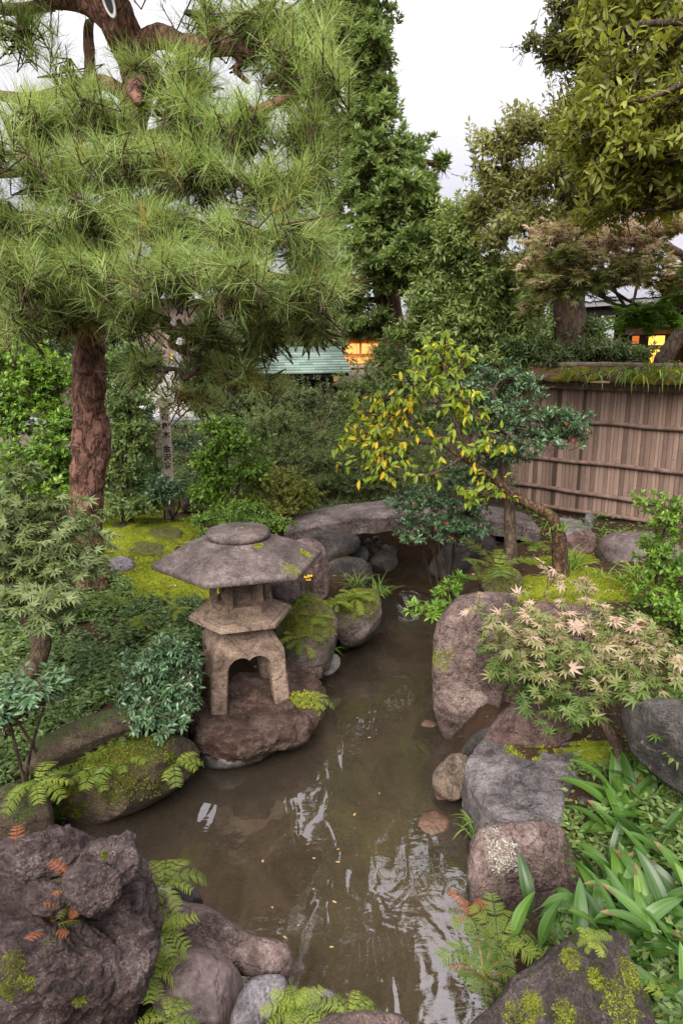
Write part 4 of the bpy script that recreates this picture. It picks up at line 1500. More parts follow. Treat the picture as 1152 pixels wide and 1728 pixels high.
# ================================================================== BAMBOO FENCE
def build_fence():
    zb = 0.60
    A, B = on(870, 848, zb), on(1110, 887, zb)
    e = unit((B - A) * np.array([1, 1, 0]))
    nrm = np.array([-e[1], e[0], 0])
    if nrm[1] > 0: nrm = -nrm                     # faces the pond
    L = 4.4
    A = A - e * 0.75
    A[2] = 0
    ht = 2.06
    t = thing('bamboo_fence', 'tall grey-brown split bamboo fence with a moss roofed coping behind the pond', 'fence', (A[0], A[1], zb))
    rng = np.random.default_rng(4)
    g = Geo()
    s = 0.0
    while s < L:
        w = rng.uniform(0.030, 0.058)
        c = A + e * (s + w / 2)
        zc0 = zb + 0.0
        tn = float(np.clip(rng.normal(0.5, 0.22), 0.02, 0.98))
        # slightly convex strip with node rings
        zs = [zb]
        z = zb + rng.uniform(0.05, 0.4)
        while z < ht - 0.12:
            zs += [z - 0.006, z, z + 0.006]
            z += rng.uniform(0.24, 0.42)
        zs.append(ht - 0.06)
        hw = w / 2 * 0.985
        Vv = []
        for k, zz in enumerate(zs):
            node = 1.0 if (k % 3 == 2 and k < len(zs) - 1) else 0.0
            dp = 0.010 + 0.004 * node
            for o_, d_ in ((-1, 0), (-0.6, dp * 0.8), (0.6, dp * 0.8), (1, 0)):
                Vv.append(c + e * hw * o_ + nrm * d_ + np.array([0, 0, zz]))
        Vv = np.array(Vv)
        m = len(zs)
        q = [[i * 4 + j, i * 4 + j + 1, i * 4 + j + 5, i * 4 + j + 4] for i in range(m - 1) for j in range(3)]
        # faces run so that they look towards the pond
        g.add(Vv, np.array(q), tn)
        s += w
    g.beam(A - nrm * 0.014 + np.array([0, 0, (zb + ht) / 2]), A + e * L - nrm * 0.014 + np.array([0, 0, (zb + ht) / 2]), 0.02, ht - zb - 0.1)
    part('bamboo_panel', g, M['bamboo'], t, smooth=False)
    for z in (zb + 0.03, zb + 0.235, zb + 0.57, zb + 1.0):
        g = Geo()
        P0 = A + nrm * 0.030 + np.array([0, 0, z]); P1 = A + e * L + nrm * 0.030 + np.array([0, 0, z])
        pts = [P0 + (P1 - P0) * k / 12 + np.array([0, 0, rng.normal() * 0.004]) for k in range(13)]
        g.tube(pts, 0.024, 8, 40, 0.12, 3, freq=9)
        part('rail', g, M['rail'], t)
    for k in (0.9, 2.6, 4.2):
        g = Geo()
        c = A + e * k - nrm * 0.055
        g.tube([c + np.array([0, 0, 0.3]), c + np.array([0, 0, ht])], 0.045, 10, 8, 0.05)
        part('post', g, M['bark_dark'], t)
    # stubby support post in front
    g = Geo()
    c = on(992, 895, 0.56); g.tube([c - [0, 0, 0.1], c + np.array([0, 0, 0.16])], 0.045, 12, 5, 0.04)
    part('foot_post', g, M['blue'], t)
    # under-coping board, bark coping (two slopes), ridge pole
    g = Geo()
    m0 = A + np.array([0, 0, ht - 0.075]) + nrm * 0.03
    g.beam(m0, m0 + e * L, 0.10, 0.07)
    part('coping_beam', g, M['rail'], t, smooth=False)
    g = Geo()
    N_, K = 150, 14
    for sg in (1, -1):
        Vv = []
        for i in range(N_):
            for k in range(K):
                u = k / (K - 1)
                off = 0.03 + 0.25 * u
                z = ht + 0.125 - 0.118 * u ** 1.15
                Vv.append(A + e * L * i / (N_ - 1) + nrm * sg * off + np.array([0, 0, z]))
        Vv = np.array(Vv)
        nz = fbm(Vv * np.array([9, 9, 9]), 5, 12)
        edge = np.tile(sstep(0.75, 1, np.arange(K) / (K - 1)), N_)
        Vv = Vv + np.array([0, 0, 1.0]) * (nz * 0.03)[:, None] + nrm * sg * (fbm(Vv * 16, 3, 14) * 0.05 * edge)[:, None]
        lower = Vv - np.array([0, 0, 0.025])
        i = np.arange(N_ - 1)[:, None] * K
        j = np.arange(K - 1)[None, :]
        q = np.stack([i + j, i + j + 1, i + K + j + 1, i + K + j], -1).reshape(-1, 4)
        g.add(Vv, q if sg < 0 else q[:, ::-1]); g.add(lower, q[:, ::-1] if sg < 0 else q)
        ed = np.stack([Vv.reshape(N_, K, 3)[:, -1], lower.reshape(N_, K, 3)[:, -1]], 1).reshape(-1, 3)
        i = np.arange(N_ - 1) * 2
        q = np.stack([i, i + 1, i + 3, i + 2], -1)
        g.add(ed, q)
    part('moss_coping', g, M['coping'], t)
    g = Geo()
    pts = [A + e * L * k / 16 + np.array([0, 0, ht + 0.135 + rng.normal() * 0.004]) for k in range(17)]
    g.tube(pts, 0.034, 8, 60, 0.1, 5)
    part('ridge_pole', g, M['rail'], t)
    return A, e, nrm, ht, L


M['bamboo'] = tint_mat('split_bamboo', (0.062, 0.040, 0.031), (0.34, 0.235, 0.188), 7, 0.6, (6, 6, 0.8), 0.3)
M['rail'] = plain_mat('weathered_rail', (0.10, 0.062, 0.048), (0.24, 0.165, 0.135), 12, 0.75, (1, 1, 1))
n = NT('moss_bark_coping')
v = n.coord('Object', (1, 1, 1))
a = n.noise(v, 5, 6, 0.65, 0.4); b = n.noise(v, 40, 5, 0.7)
c1 = n.ramp(b, [(0.3, (0.05, 0.03, 0.018)), (0.7, (0.16, 0.10, 0.06))])
c2 = n.ramp(b, [(0.3, (0.06, 0.055, 0.006)), (0.7, (0.24, 0.20, 0.02))])
n.bsdf(n.mix(n.maprange(a, 0.44, 0.56), c1, c2), 0.95, 0.1, n.bump(b, 0.9, 0.03))
M['coping'] = n.m
FA, FE, FN, FH, FL = build_fence()

# ================================================================== SIGN POST
def build_sign():
    Y = 7.1
    B, Tp = at(284, 800, Y), at(277, 676, Y)
    zb, zt = B[2], Tp[2]
    m = m_per_px(280, 740, Y)
    w = 19 * m
    t = thing('sign_post', 'weathered square wooden post with black brushed characters standing among the shrubs', 'sign post', (B[0], Y, 0.5))
    g = Geo()
    zl = 0.45
    rz = R(16)
    lean = (Tp[0] - B[0]) * 0.62
    q = Geo().box((0, 0, (zt + zl) / 2), (w * 0.86, w * 0.86, zt - zl), rz)
    V_ = q.V[0]
    V_[:, 0] += B[0] + lean * (V_[:, 2] - zb) / (zt - zb)
    V_[:, 1] += Y
    g.add(V_, q.F[0])
    part('post', g, M['sign'], t, smooth=False)
    g = Geo()
    q = Geo().box((B[0] + lean, Y, zt - 0.02), (w * 1.25, w * 1.25, 0.085), rz)
    g.add(q.V[0], q.F[0])
    part('post_cap', g, M['sign'], t, smooth=False)
    chars = '保存樹木金沢市'
    ys = [690, 703.5, 719, 733, 757, 771, 785]
    for ch, y in zip(chars, ys):
        p = at(0, y, Y)
        z = p[2]
        cu = bpy.data.curves.new('character', 'FONT')
        cu.body = ch
        cu.align_x = 'CENTER'; cu.align_y = 'CENTER'
        cu.size = 11.5 * m * 1.12
        cu.offset = 0.0016
        cu.extrude = 0.001
        tmp = bpy.data.objects.new('character', cu)
        COL.objects.link(tmp)
        bpy.context.view_layer.update()
        me = bpy.data.meshes.new_from_object(tmp.evaluated_get(bpy.context.evaluated_depsgraph_get()))
        bpy.data.objects.remove(tmp)
        me.materials.clear()
        o = bpy.data.objects.new('character', me)
        COL.objects.link(o)
        x = B[0] + lean * (z - zb) / (zt - zb)
        front = np.array([math.sin(rz), -math.cos(rz), 0])
        o.location = tuple(np.array([x, Y, z]) + front * (w * 0.43 + 0.003) - np.array(t.location))
        o.rotation_euler = (R(90), 0, rz)
        o.data.materials.append(M['ink'])
        o.parent = t


M['sign'] = plain_mat('weathered_sign_wood', (0.22, 0.175, 0.15), (0.44, 0.36, 0.32), 10, 0.8, (6, 6, 0.6), 0.3)
M['ink'] = plain_mat('black_ink', (0.006, 0.006, 0.008), (0.012, 0.012, 0.014), 10, 0.7)
build_sign()

# ================================================================== BUILDINGS
M['copper'] = tint_mat('verdigris_copper', (0.085, 0.125, 0.105), (0.24, 0.32, 0.28), 6, 0.6, (0.5, 1, 1), 0.1)
M['dark_wood'] = plain_mat('dark_wood', (0.012, 0.009, 0.007), (0.035, 0.026, 0.02), 10, 0.7, (5, 5, 0.6))
M['brown_wood'] = plain_mat('brown_wood', (0.05, 0.03, 0.02), (0.11, 0.07, 0.05), 10, 0.7, (5, 5, 0.6))
M['tile'] = tint_mat('grey_roof_tile', (0.12, 0.12, 0.14), (0.30, 0.30, 0.335), 12, 0.5, (1, 1, 1), 0.1)
M['siding'] = plain_mat('mauve_siding', (0.20, 0.135, 0.13), (0.29, 0.20, 0.19), 6, 0.7, (8, 8, 0.5))
M['white_wall'] = plain_mat('white_plaster', (0.40, 0.385, 0.40), (0.52, 0.50, 0.52), 4, 0.8)
M['earth_wall'] = plain_mat('earthen_wall', (0.13, 0.10, 0.085), (0.20, 0.16, 0.14), 4, 0.85)
M['lit_window'] = emit_mat('lit_window', (1.0, 0.42, 0.12), 0.95)
M['lit_wall'] = plain_mat('orange_lit_wall', (0.55, 0.26, 0.10), (0.72, 0.36, 0.15), 5, 0.7)  # orange lamplight on the wall, painted into its base colour
M['paper_lamp'] = emit_mat('paper_lamp', (1.0, 0.50, 0.08), 1.1)
M['orange_glow'] = emit_mat('dim_lamp_paper', (1.0, 0.28, 0.05), 0.35)
M['yellow'] = plain_mat('yellow_panel', (0.65, 0.45, 0.03), (0.72, 0.52, 0.05), 4, 0.6)


def build_gate():
    Y = 10.3
    p0, p1 = at(380, 592, Y + 0.55), at(574, 590, Y + 0.55)
    e0, e1 = at(372, 632, Y), at(594, 628, Y)
    t = thing('garden_gate', 'low dark garden gate with a pale green copper plate roof behind the hedges', 'gate', (e0[0], Y + 0.5, 0.9))
    g = Geo()
    rows = 9
    for k in range(rows):
        u0, u1 = k / rows, (k + 1) / rows + 0.02
        a0 = p0 + (e0 - p0) * u0; a1 = p1 + (e1 - p1) * u0
        b0 = p0 + (e0 - p0) * u1; b1 = p1 + (e1 - p1) * u1
        lift = np.array([0, -0.006, 0.022])
        ns = 9
        for s in range(ns):
            f0 = (s + (0.5 if k % 2 else 0)) / ns
            f1 = min(1.0, f0 + 1 / ns)
            if f0 >= 1: continue
            f0 = max(0, f0)
            A0, A1 = a0 + (a1 - a0) * f0, a0 + (a1 - a0) * f1
            B0, B1 = b0 + (b1 - b0) * f0 + lift, b0 + (b1 - b0) * f1 + lift
            dn = np.array([0, 0, -0.02])
            g.add([A0, A1, B1, B0, B0 + dn, B1 + dn], [[0, 3, 2, 1], [3, 4, 5, 2]], rng.uniform(0.2, 0.8))
    back = np.array([0, 1.1, 0])
    g.add([p0, p1, np.array([e1[0], p1[1] * 2 - e1[1], e1[2]]), np.array([e0[0], p0[1] * 2 - e0[1], e0[2]])], [[0, 1, 2, 3]])
    rf = part('roof', g, M['copper'], t, smooth=False)
    g = Geo(); g.beam(p0 + [0, 0, 0.02], p1 + [0.02, 0, 0.02], 0.10, 0.06); part('ridge_cap', g, M['copper'], rf, smooth=False)
    g = Geo(); g.beam(e0 + [0, 0.06, -0.035], e1 + [-0.05, 0.06, -0.035], 0.04, 0.05); part('eave_board', g, M['dark_wood'], rf, smooth=False)
    for px in (400, 470, 540, 556):
        g = Geo(); c = at(px, 660, Y + 0.4); g.box((c[0], Y + 0.4, 1.3), (0.12, 0.12, 1.62)); part('post', g, M['brown_wood'], t, smooth=False)
    g = Geo(); c0, c1 = at(395, 660, Y + 0.75), at(556, 660, Y + 0.75); g.box(((c0[0] + c1[0]) / 2, Y + 0.75, 1.25), (c1[0] - c0[0], 0.05, 1.5)); part('dark_opening_sheet', g, M['dark_wood'], t, smooth=False)  # dark sheet standing in for the shaded opening between the posts
    # lean-to
    t2 = thing('lean_to', 'small brown boarded lean-to roof beside the copper gate', 'lean-to', (at(590, 650, Y)[0], Y + 0.6, 0.9))
    g = Geo()
    a0, a1 = at(585, 628, Y + 0.8), at(640, 622, Y + 0.8)
    b0, b1 = at(560, 652, Y + 0.3), at(640, 645, Y + 0.3)
    for s in range(10):
        f0, f1 = s / 10, (s + 0.9) / 10
        A0, A1, B0, B1 = a0 + (a1 - a0) * f0, a0 + (a1 - a0) * f1, b0 + (b1 - b0) * f0, b0 + (b1 - b0) * f1
        up = np.array([0, 0, 0.02])
        g.add([A0 + up, A1 + up, B1 + up, B0 + up, A0, A1, B1, B0], [[0, 3, 2, 1], [3, 7, 6, 2], [0, 4, 7, 3], [1, 2, 6, 5]], 0.5)
    part('roof', g, M['bamboo'], t2, smooth=False)
    g = Geo(); g.box((at(600, 650, Y + 0.7)[0], Y + 0.7, 1.25), (0.75, 0.1, 1.3)); part('wall', g, M['brown_wood'], t2, smooth=False)


build_gate()


def build_garden_wall():
    Y = 10.7
    a, b = at(150, 700, Y), at(470, 700, Y)
    t = thing('garden_wall', 'low earthen garden wall half hidden behind the hedges and sign post', 'wall', ((a[0] + b[0]) / 2, Y, 0.9))
    g = Geo(); g.box(((a[0] - 4 + b[0]) / 2, Y, 1.02), (b[0] - a[0] + 4, 0.25, 0.5)); part('wall_face', g, M['earth_wall'], t, smooth=False)
    g = Geo(); g.box(((a[0] - 4 + b[0]) / 2, Y, 1.307), (b[0] - a[0] + 4, 0.5, 0.07), taper=0.999); part('coping', g, M['tile'], t, smooth=False)


build_garden_wall()


def build_far_house():
    Y = 15.0
    x0, x1 = at(170, 600, Y)[0], at(332, 600, Y)[0]
    z0, zt = 1.0, at(0, 556, Y)[2]
    t = thing('house', 'distant house with mauve boarded wall and white base seen through the pine', 'house', ((x0 + x1) / 2, Y + 2, z0))
    cx = (x0 + x1) / 2
    zm = at(0, 610, Y)[2]
    g = Geo(); g.box((cx, Y + 2, (zm + zt + 0.6) / 2), (x1 - x0, 4, zt + 0.6 - zm)); part('boarded_wall', g, M['siding'], t, smooth=False)
    g = Geo(); g.box((cx, Y + 1.95, (z0 + zm) / 2 - 0.002), (x1 - x0 - 0.02, 4.1, zm - z0 - 0.004)); part('base_wall', g, M['white_wall'], t, smooth=False)
    g = Geo(); c = at(305, 605, Y - 0.1); g.box((c[0], Y - 0.14, c[2]), (0.12, 0.06, 0.9)); part('white_post', g, M['white_wall'], t, smooth=False)
    g = Geo(); c = at(291, 601, Y - 0.1); g.box((c[0], Y - 0.03, c[2]), (0.09, 0.05, 0.12)); part('yellow_panel', g, M['yellow'], t, smooth=False)
    g = Geo(); c = at(297, 604, Y - 0.1); g.box((c[0], Y - 0.12, c[2] + 0.2), (0.10, 0.03, 1.2)); part('downpipe', g, M['tile'], t, smooth=False)
    g = Geo()
    zr = zt + 0.6
    g.add([[x0 - .4, Y - .4, zr], [x1 + .4, Y - .4, zr], [x1 + .4, Y + 4.4, zr], [x0 - .4, Y + 4.4, zr], [x0 - .4, Y + 2, zr + 1.1], [x1 + .4, Y + 2, zr + 1.1]],
          [[0, 1, 5, 4], [2, 3, 4, 5], [0, 3, 2, 1]]); g.add([[x0 - .4, Y - .4, zr], [x0 - .4, Y + 2, zr + 1.1], [x0 - .4, Y + 4.4, zr]], [[0, 1, 2]]); g.add([[x1 + .4, Y - .4, zr], [x1 + .4, Y + 2, zr + 1.1], [x1 + .4, Y + 4.4, zr]], [[0, 2, 1]])
    part('roof', g, M['tile'], t, smooth=False)
    # glowing building
    Y = 19.0
    x0, x1 = at(420, 600, Y)[0], at(672, 600, Y)[0]
    zt = at(0, 556, Y)[2]
    t = thing('tea_house', 'distant building with warmly lit orange windows behind the copper gate', 'house', ((x0 + x1) / 2, Y + 2, 1.0))
    g = Geo(); g.box(((x0 + x1) / 2, Y + 2, (1.0 + zt) / 2), (x1 - x0, 4, zt - 1.0)); part('wall', g, M['lit_wall'], t, smooth=False)
    for (px0, px1, py0, py1) in ((575, 600, 603, 613), (603, 622, 603, 613), (625, 640, 603, 613), (576, 606, 580, 597), (610, 640, 580, 597), (480, 508, 578, 590)):
        a, b = at(px0, py1, Y - 0.03), at(px1, py0, Y - 0.03)
        g = Geo(); g.box(((a[0] + b[0]) / 2, Y - 0.02, (a[2] + b[2]) / 2), (b[0] - a[0], 0.06, b[2] - a[2]))
        part('window', g, M['lit_window'], t, smooth=False)
    g = Geo()
    zr = zt
    g.add([[x0 - .4, Y - .8, zr - .1], [x1 + .4, Y - .8, zr - .1], [x1 + .4, Y + 4.4, zr - .1], [x0 - .4, Y + 4.4, zr - .1], [x0 - .4, Y + 2, zr + .5], [x1 + .4, Y + 2, zr + .5]],
          [[0, 1, 5, 4], [2, 3, 4, 5], [0, 3, 2, 1]])
    part('roof', g, M['brown_wood'], t, smooth=False)
    for k in range(26):
        pass
    g = Geo()
    for k in np.linspace(x0, x1, 40):
        g.box((k, Y - 0.75, zr - 0.02), (0.05, 0.06, 0.34))
    part('eave_slats', g, M['brown_wood'], t, smooth=False)
    g = Geo(); a = at(590, 615, Y); g.beam(np.array([x0, Y - 0.08, a[2] - 0.05]), np.array([x1, Y - 0.08, a[2] - 0.05]), 0.08, 0.06); part('sill_beam', g, M['white_wall'], t, smooth=False)


build_far_house()


def build_right_house():
    # eave over a dark veranda beyond the fence
    E0, E1 = at(985, 520, 9.9), at(1200, 478, 8.6)
    e = unit((E1 - E0) * np.array([1, 1, 0]))
    nr = np.array([-e[1], e[0], 0])          # away from the viewer
    if nr[1] < 0: nr = -nr
    zE = 3.02
    E0 = np.array([E0[0], E0[1], zE]) - e * 0.2
    L = 5.0
    t = thing('house', 'dark timber house with grey tiled eaves and glowing paper lamps beyond the fence', 'house', E0 + nr * 1.5 - np.array([0, 0, 2.2]))
    g = Geo()
    rise = np.array([0, 0, 1.15])
    K, N_ = 22, 90
    Vv = []
    for k in range(K):
        u = k / (K - 1)
        for i in range(N_):
            s = i / (N_ - 1)
            ph = (s * L / 0.14) % 1
            bump_ = 0.022 * (1 - abs(2 * ph - 1)) ** 0.5 + 0.012 * ((u * 11) % 1)
            Vv.append(E0 + e * L * s + (nr * 2.6 + rise) * u + np.array([0, 0, bump_]))
    Vv = np.array(Vv)
    i = np.arange(K - 1)[:, None] * N_; j = np.arange(N_ - 1)[None, :]
    q = np.stack([i + j, i + j + 1, i + N_ + j + 1, i + N_ + j], -1).reshape(-1, 4)
    g.add(Vv, q, 0.5)
    rf = part('roof', g, M['tile'], t, smooth=False)
    g = Geo(); g.beam(E0 + nr * 0.05 - [0, 0, 0.03], E0 + nr * 0.05 + e * L - [0, 0, 0.03], 0.06, 0.06); part('gutter', g, M['white_wall'], rf, smooth=False)
    g = Geo(); a = E0 + nr * 0.12 - np.array([0, 0, 0.09])
    g.add([a, a + e * L, a + e * L + nr * 2.5 + rise * 0.92, a + nr * 2.5 + rise * 0.92], [[0, 3, 2, 1]])
    part('soffit', g, M['dark_wood'], rf, smooth=False)
    g = Geo(); a = E0 + nr * 0.10 - np.array([0, 0, 0.12]); g.beam(a, a + e * L, 0.05, 0.12); part('fascia', g, M['dark_wood'], t, smooth=False)
    # wall set back, lintel band, posts
    W0 = E0 + nr * 1.4; zfl = 0.9
    g = Geo(); m = W0 + e * L / 2; g.beam(np.array([W0[0], W0[1], 2.05]), np.array([W0[0], W0[1], 2.05]) + e * L, 0.12, 2.5); part('wall', g, M['dark_wood'], t, smooth=False)
    g = Geo(); a = W0 - nr * 0.09; g.beam(np.array([a[0], a[1], 2.72]), np.array([a[0], a[1], 2.72]) + e * L, 0.05, 0.22); part('plaster_band', g, M['earth_wall'], t, smooth=False)
    for k in (0.25, 1.55, 3.0, 4.5):
        g = Geo(); c = W0 + e * k - nr * 0.5; g.box((c[0], c[1], 1.95), (0.11, 0.11, 2.1), math.atan2(e[1], e[0])); part('post', g, M['dark_wood'], t, smooth=False)
    for (px0, px1, py0, py1, mt) in ((1096, 1118, 567, 582, 'paper_lamp'), (1098, 1108, 590, 640, 'paper_lamp'), (1030, 1038, 596, 640, 'paper_lamp'), (1068, 1075, 567, 580, 'orange_glow'), (1020, 1029, 612, 640, 'orange_glow'), (1033, 1039, 572, 577, 'orange_glow')):
        # lamp boxes stand on the veranda in front of the wall
        d0, d1 = ray(px0, py0), ray(px1, py1)
        a = W0 - nr * 0.30
        def hit(d):
            k = np.dot(a - CAMP, nr) / np.dot(d, nr)
            return CAMP + d * k
        h0, h1 = hit(d0), hit(d1)
        c = (h0 + h1) / 2
        w = abs(np.dot(h1 - h0, e)); h = abs(h1[2] - h0[2])
        g = Geo(); g.box(c, (w, 0.06, h), math.atan2(e[1], e[0])); part('paper_lamp', g, M[mt], t, smooth=False)


build_right_house()

# ================================================================== PLANTS: materials
M['needles'] = leaf_mat('pine_needles', [(0.0, (0.48, 0.27, 0.07)), (0.08, (0.42, 0.31, 0.09)), (0.16, (0.18, 0.23, 0.06)), (0.5, (0.32, 0.44, 0.14)), (1.0, (0.52, 0.62, 0.26))], 0.5, 0.4)
M['dark_leaf'] = leaf_mat('dark_evergreen_leaf', [(0.0, (0.028, 0.046, 0.018)), (0.5, (0.066, 0.108, 0.034)), (1.0, (0.15, 0.21, 0.07))], 0.4, 0.35)
M['mid_leaf'] = leaf_mat('green_leaf', [(0.0, (0.038, 0.068, 0.022)), (0.5, (0.105, 0.165, 0.046)), (1.0, (0.25, 0.335, 0.11))], 0.42, 0.42)
M['olive_leaf'] = leaf_mat('olive_leaf', [(0.0, (0.05, 0.078, 0.024)), (0.5, (0.135, 0.20, 0.06)), (1.0, (0.30, 0.385, 0.13))], 0.42, 0.42)
M['bronze_leaf'] = leaf_mat('bronze_green_leaf', [(0.0, (0.10, 0.08, 0.055)), (0.4, (0.16, 0.17, 0.08)), (0.7, (0.27, 0.28, 0.09)), (1.0, (0.42, 0.42, 0.15))], 0.42, 0.45)
M['big_leaf'] = leaf_mat('broad_leaf', [(0.0, (0.06, 0.075, 0.013)), (0.5, (0.18, 0.205, 0.035)), (1.0, (0.40, 0.42, 0.085))], 0.4, 0.48)
M['blue_leaf'] = leaf_mat('blue_green_glossy_leaf', [(0.0, (0.018, 0.039, 0.018)), (0.5, (0.052, 0.111, 0.044)), (0.9, (0.130, 0.221, 0.104)), (1.0, (0.208, 0.286, 0.130))], 0.3, 0.15, 0.6)
M['bright_leaf'] = leaf_mat('bright_green_leaf', [(0.0, (0.044, 0.094, 0.013)), (0.5, (0.125, 0.237, 0.027)), (1.0, (0.312, 0.450, 0.062))], 0.4, 0.3)
M['lime_leaf'] = leaf_mat('lime_leaf', [(0.0, (0.075, 0.094, 0.013)), (0.5, (0.213, 0.237, 0.035)), (1.0, (0.400, 0.413, 0.075))], 0.5, 0.3)
M['yellow_leaf'] = leaf_mat('yellow_green_leaf', [(0.0, (0.11, 0.18, 0.018)), (0.35, (0.26, 0.36, 0.03)), (0.6, (0.44, 0.48, 0.04)), (0.8, (0.70, 0.54, 0.03)), (1.0, (0.76, 0.46, 0.02))], 0.45, 0.45)
M['maple_green'] = leaf_mat('maple_green_leaf', [(0.0, (0.06, 0.09, 0.03)), (0.5, (0.145, 0.195, 0.07)), (1.0, (0.29, 0.34, 0.15))], 0.5, 0.4)
M['maple_vivid'] = leaf_mat('maple_vivid_leaf', [(0.0, (0.05, 0.10, 0.014)), (0.5, (0.13, 0.24, 0.028)), (1.0, (0.26, 0.42, 0.06))], 0.5, 0.42)
M['maple_pink'] = leaf_mat('maple_pink_leaf', [(0.0, (0.07, 0.125, 0.025)), (0.38, (0.16, 0.22, 0.055)), (0.54, (0.30, 0.28, 0.13)), (0.74, (0.58, 0.42, 0.34)), (1.0, (0.74, 0.60, 0.54))], 0.5, 0.42)
M['aspidistra'] = leaf_mat('broad_strap_leaf', [(0.0, (0.20, 0.12, 0.05)), (0.07, (0.022, 0.055, 0.011)), (0.5, (0.065, 0.145, 0.022)), (0.8, (0.13, 0.23, 0.036)), (0.92, (0.25, 0.32, 0.06)), (1.0, (0.38, 0.36, 0.10))], 0.36, 0.22, 0.45)
M['grass'] = leaf_mat('grass_blade', [(0.0, (0.039, 0.072, 0.013)), (0.5, (0.117, 0.208, 0.029)), (1.0, (0.312, 0.416, 0.058))], 0.4, 0.3)
M['fern'] = leaf_mat('fern_frond', [(0.0, (0.273, 0.089, 0.037)), (0.14, (0.378, 0.168, 0.063)), (0.24, (0.045, 0.075, 0.012)), (0.5, (0.10, 0.165, 0.02)), (1.0, (0.27, 0.33, 0.045))], 0.5, 0.35)
M['rust_leaf'] = leaf_mat('rusty_leaf', [(0.0, (0.10, 0.05, 0.015)), (0.5, (0.30, 0.15, 0.04)), (1.0, (0.42, 0.26, 0.07))], 0.5, 0.3)
M['flower_red'] = plain_mat('red_petal', (0.26, 0.012, 0.016), (0.36, 0.022, 0.02), 20, 0.5)
M['flower_yellow'] = plain_mat('yellow_petal', (0.75, 0.48, 0.01), (0.85, 0.6, 0.02), 20, 0.5)


def put_tree(name, label, cat, base, trunk, rad, blobs, leafmat, barkmat, seed, limb_r=0.05, group=None, trunk_n=60, rough=0.12, limb=True, extra=None, dens=1.0, sides=12, **kw):
    """tree or shrub: trunk (world control points), limbs to each clump, a crown of leaves."""
    t = thing(name, label, cat, base, group)
    tr = np.asarray(trunk, float)
    blobs = [(c_, r_, int(n_ * dens)) for c_, r_, n_ in blobs]
    gl, gt, subs = crown(blobs, seed, **kw)
    g = Geo()
    g.tube(tr, rad, sides, trunk_n, rough, seed, freq=9)
    if extra: extra(g)
    part('trunk' if 'tree' in name or name.endswith('pine') or name.endswith('maple') else 'stem', g, barkmat, t)
    path = spline(tr, 40)
    if limb:
        lg = limbs(path, blobs, subs, limb_r, seed)
        if lg.n: gt.merge(lg)
    if gt.n: part('branches', gt, barkmat if limb_r > 0.012 else M['twig'], t)
    part('crown', gl, leafmat, t)
    return t


def px_path(pts):
    """control points given as (px, py, Y)."""
    return [at(*p) for p in pts]


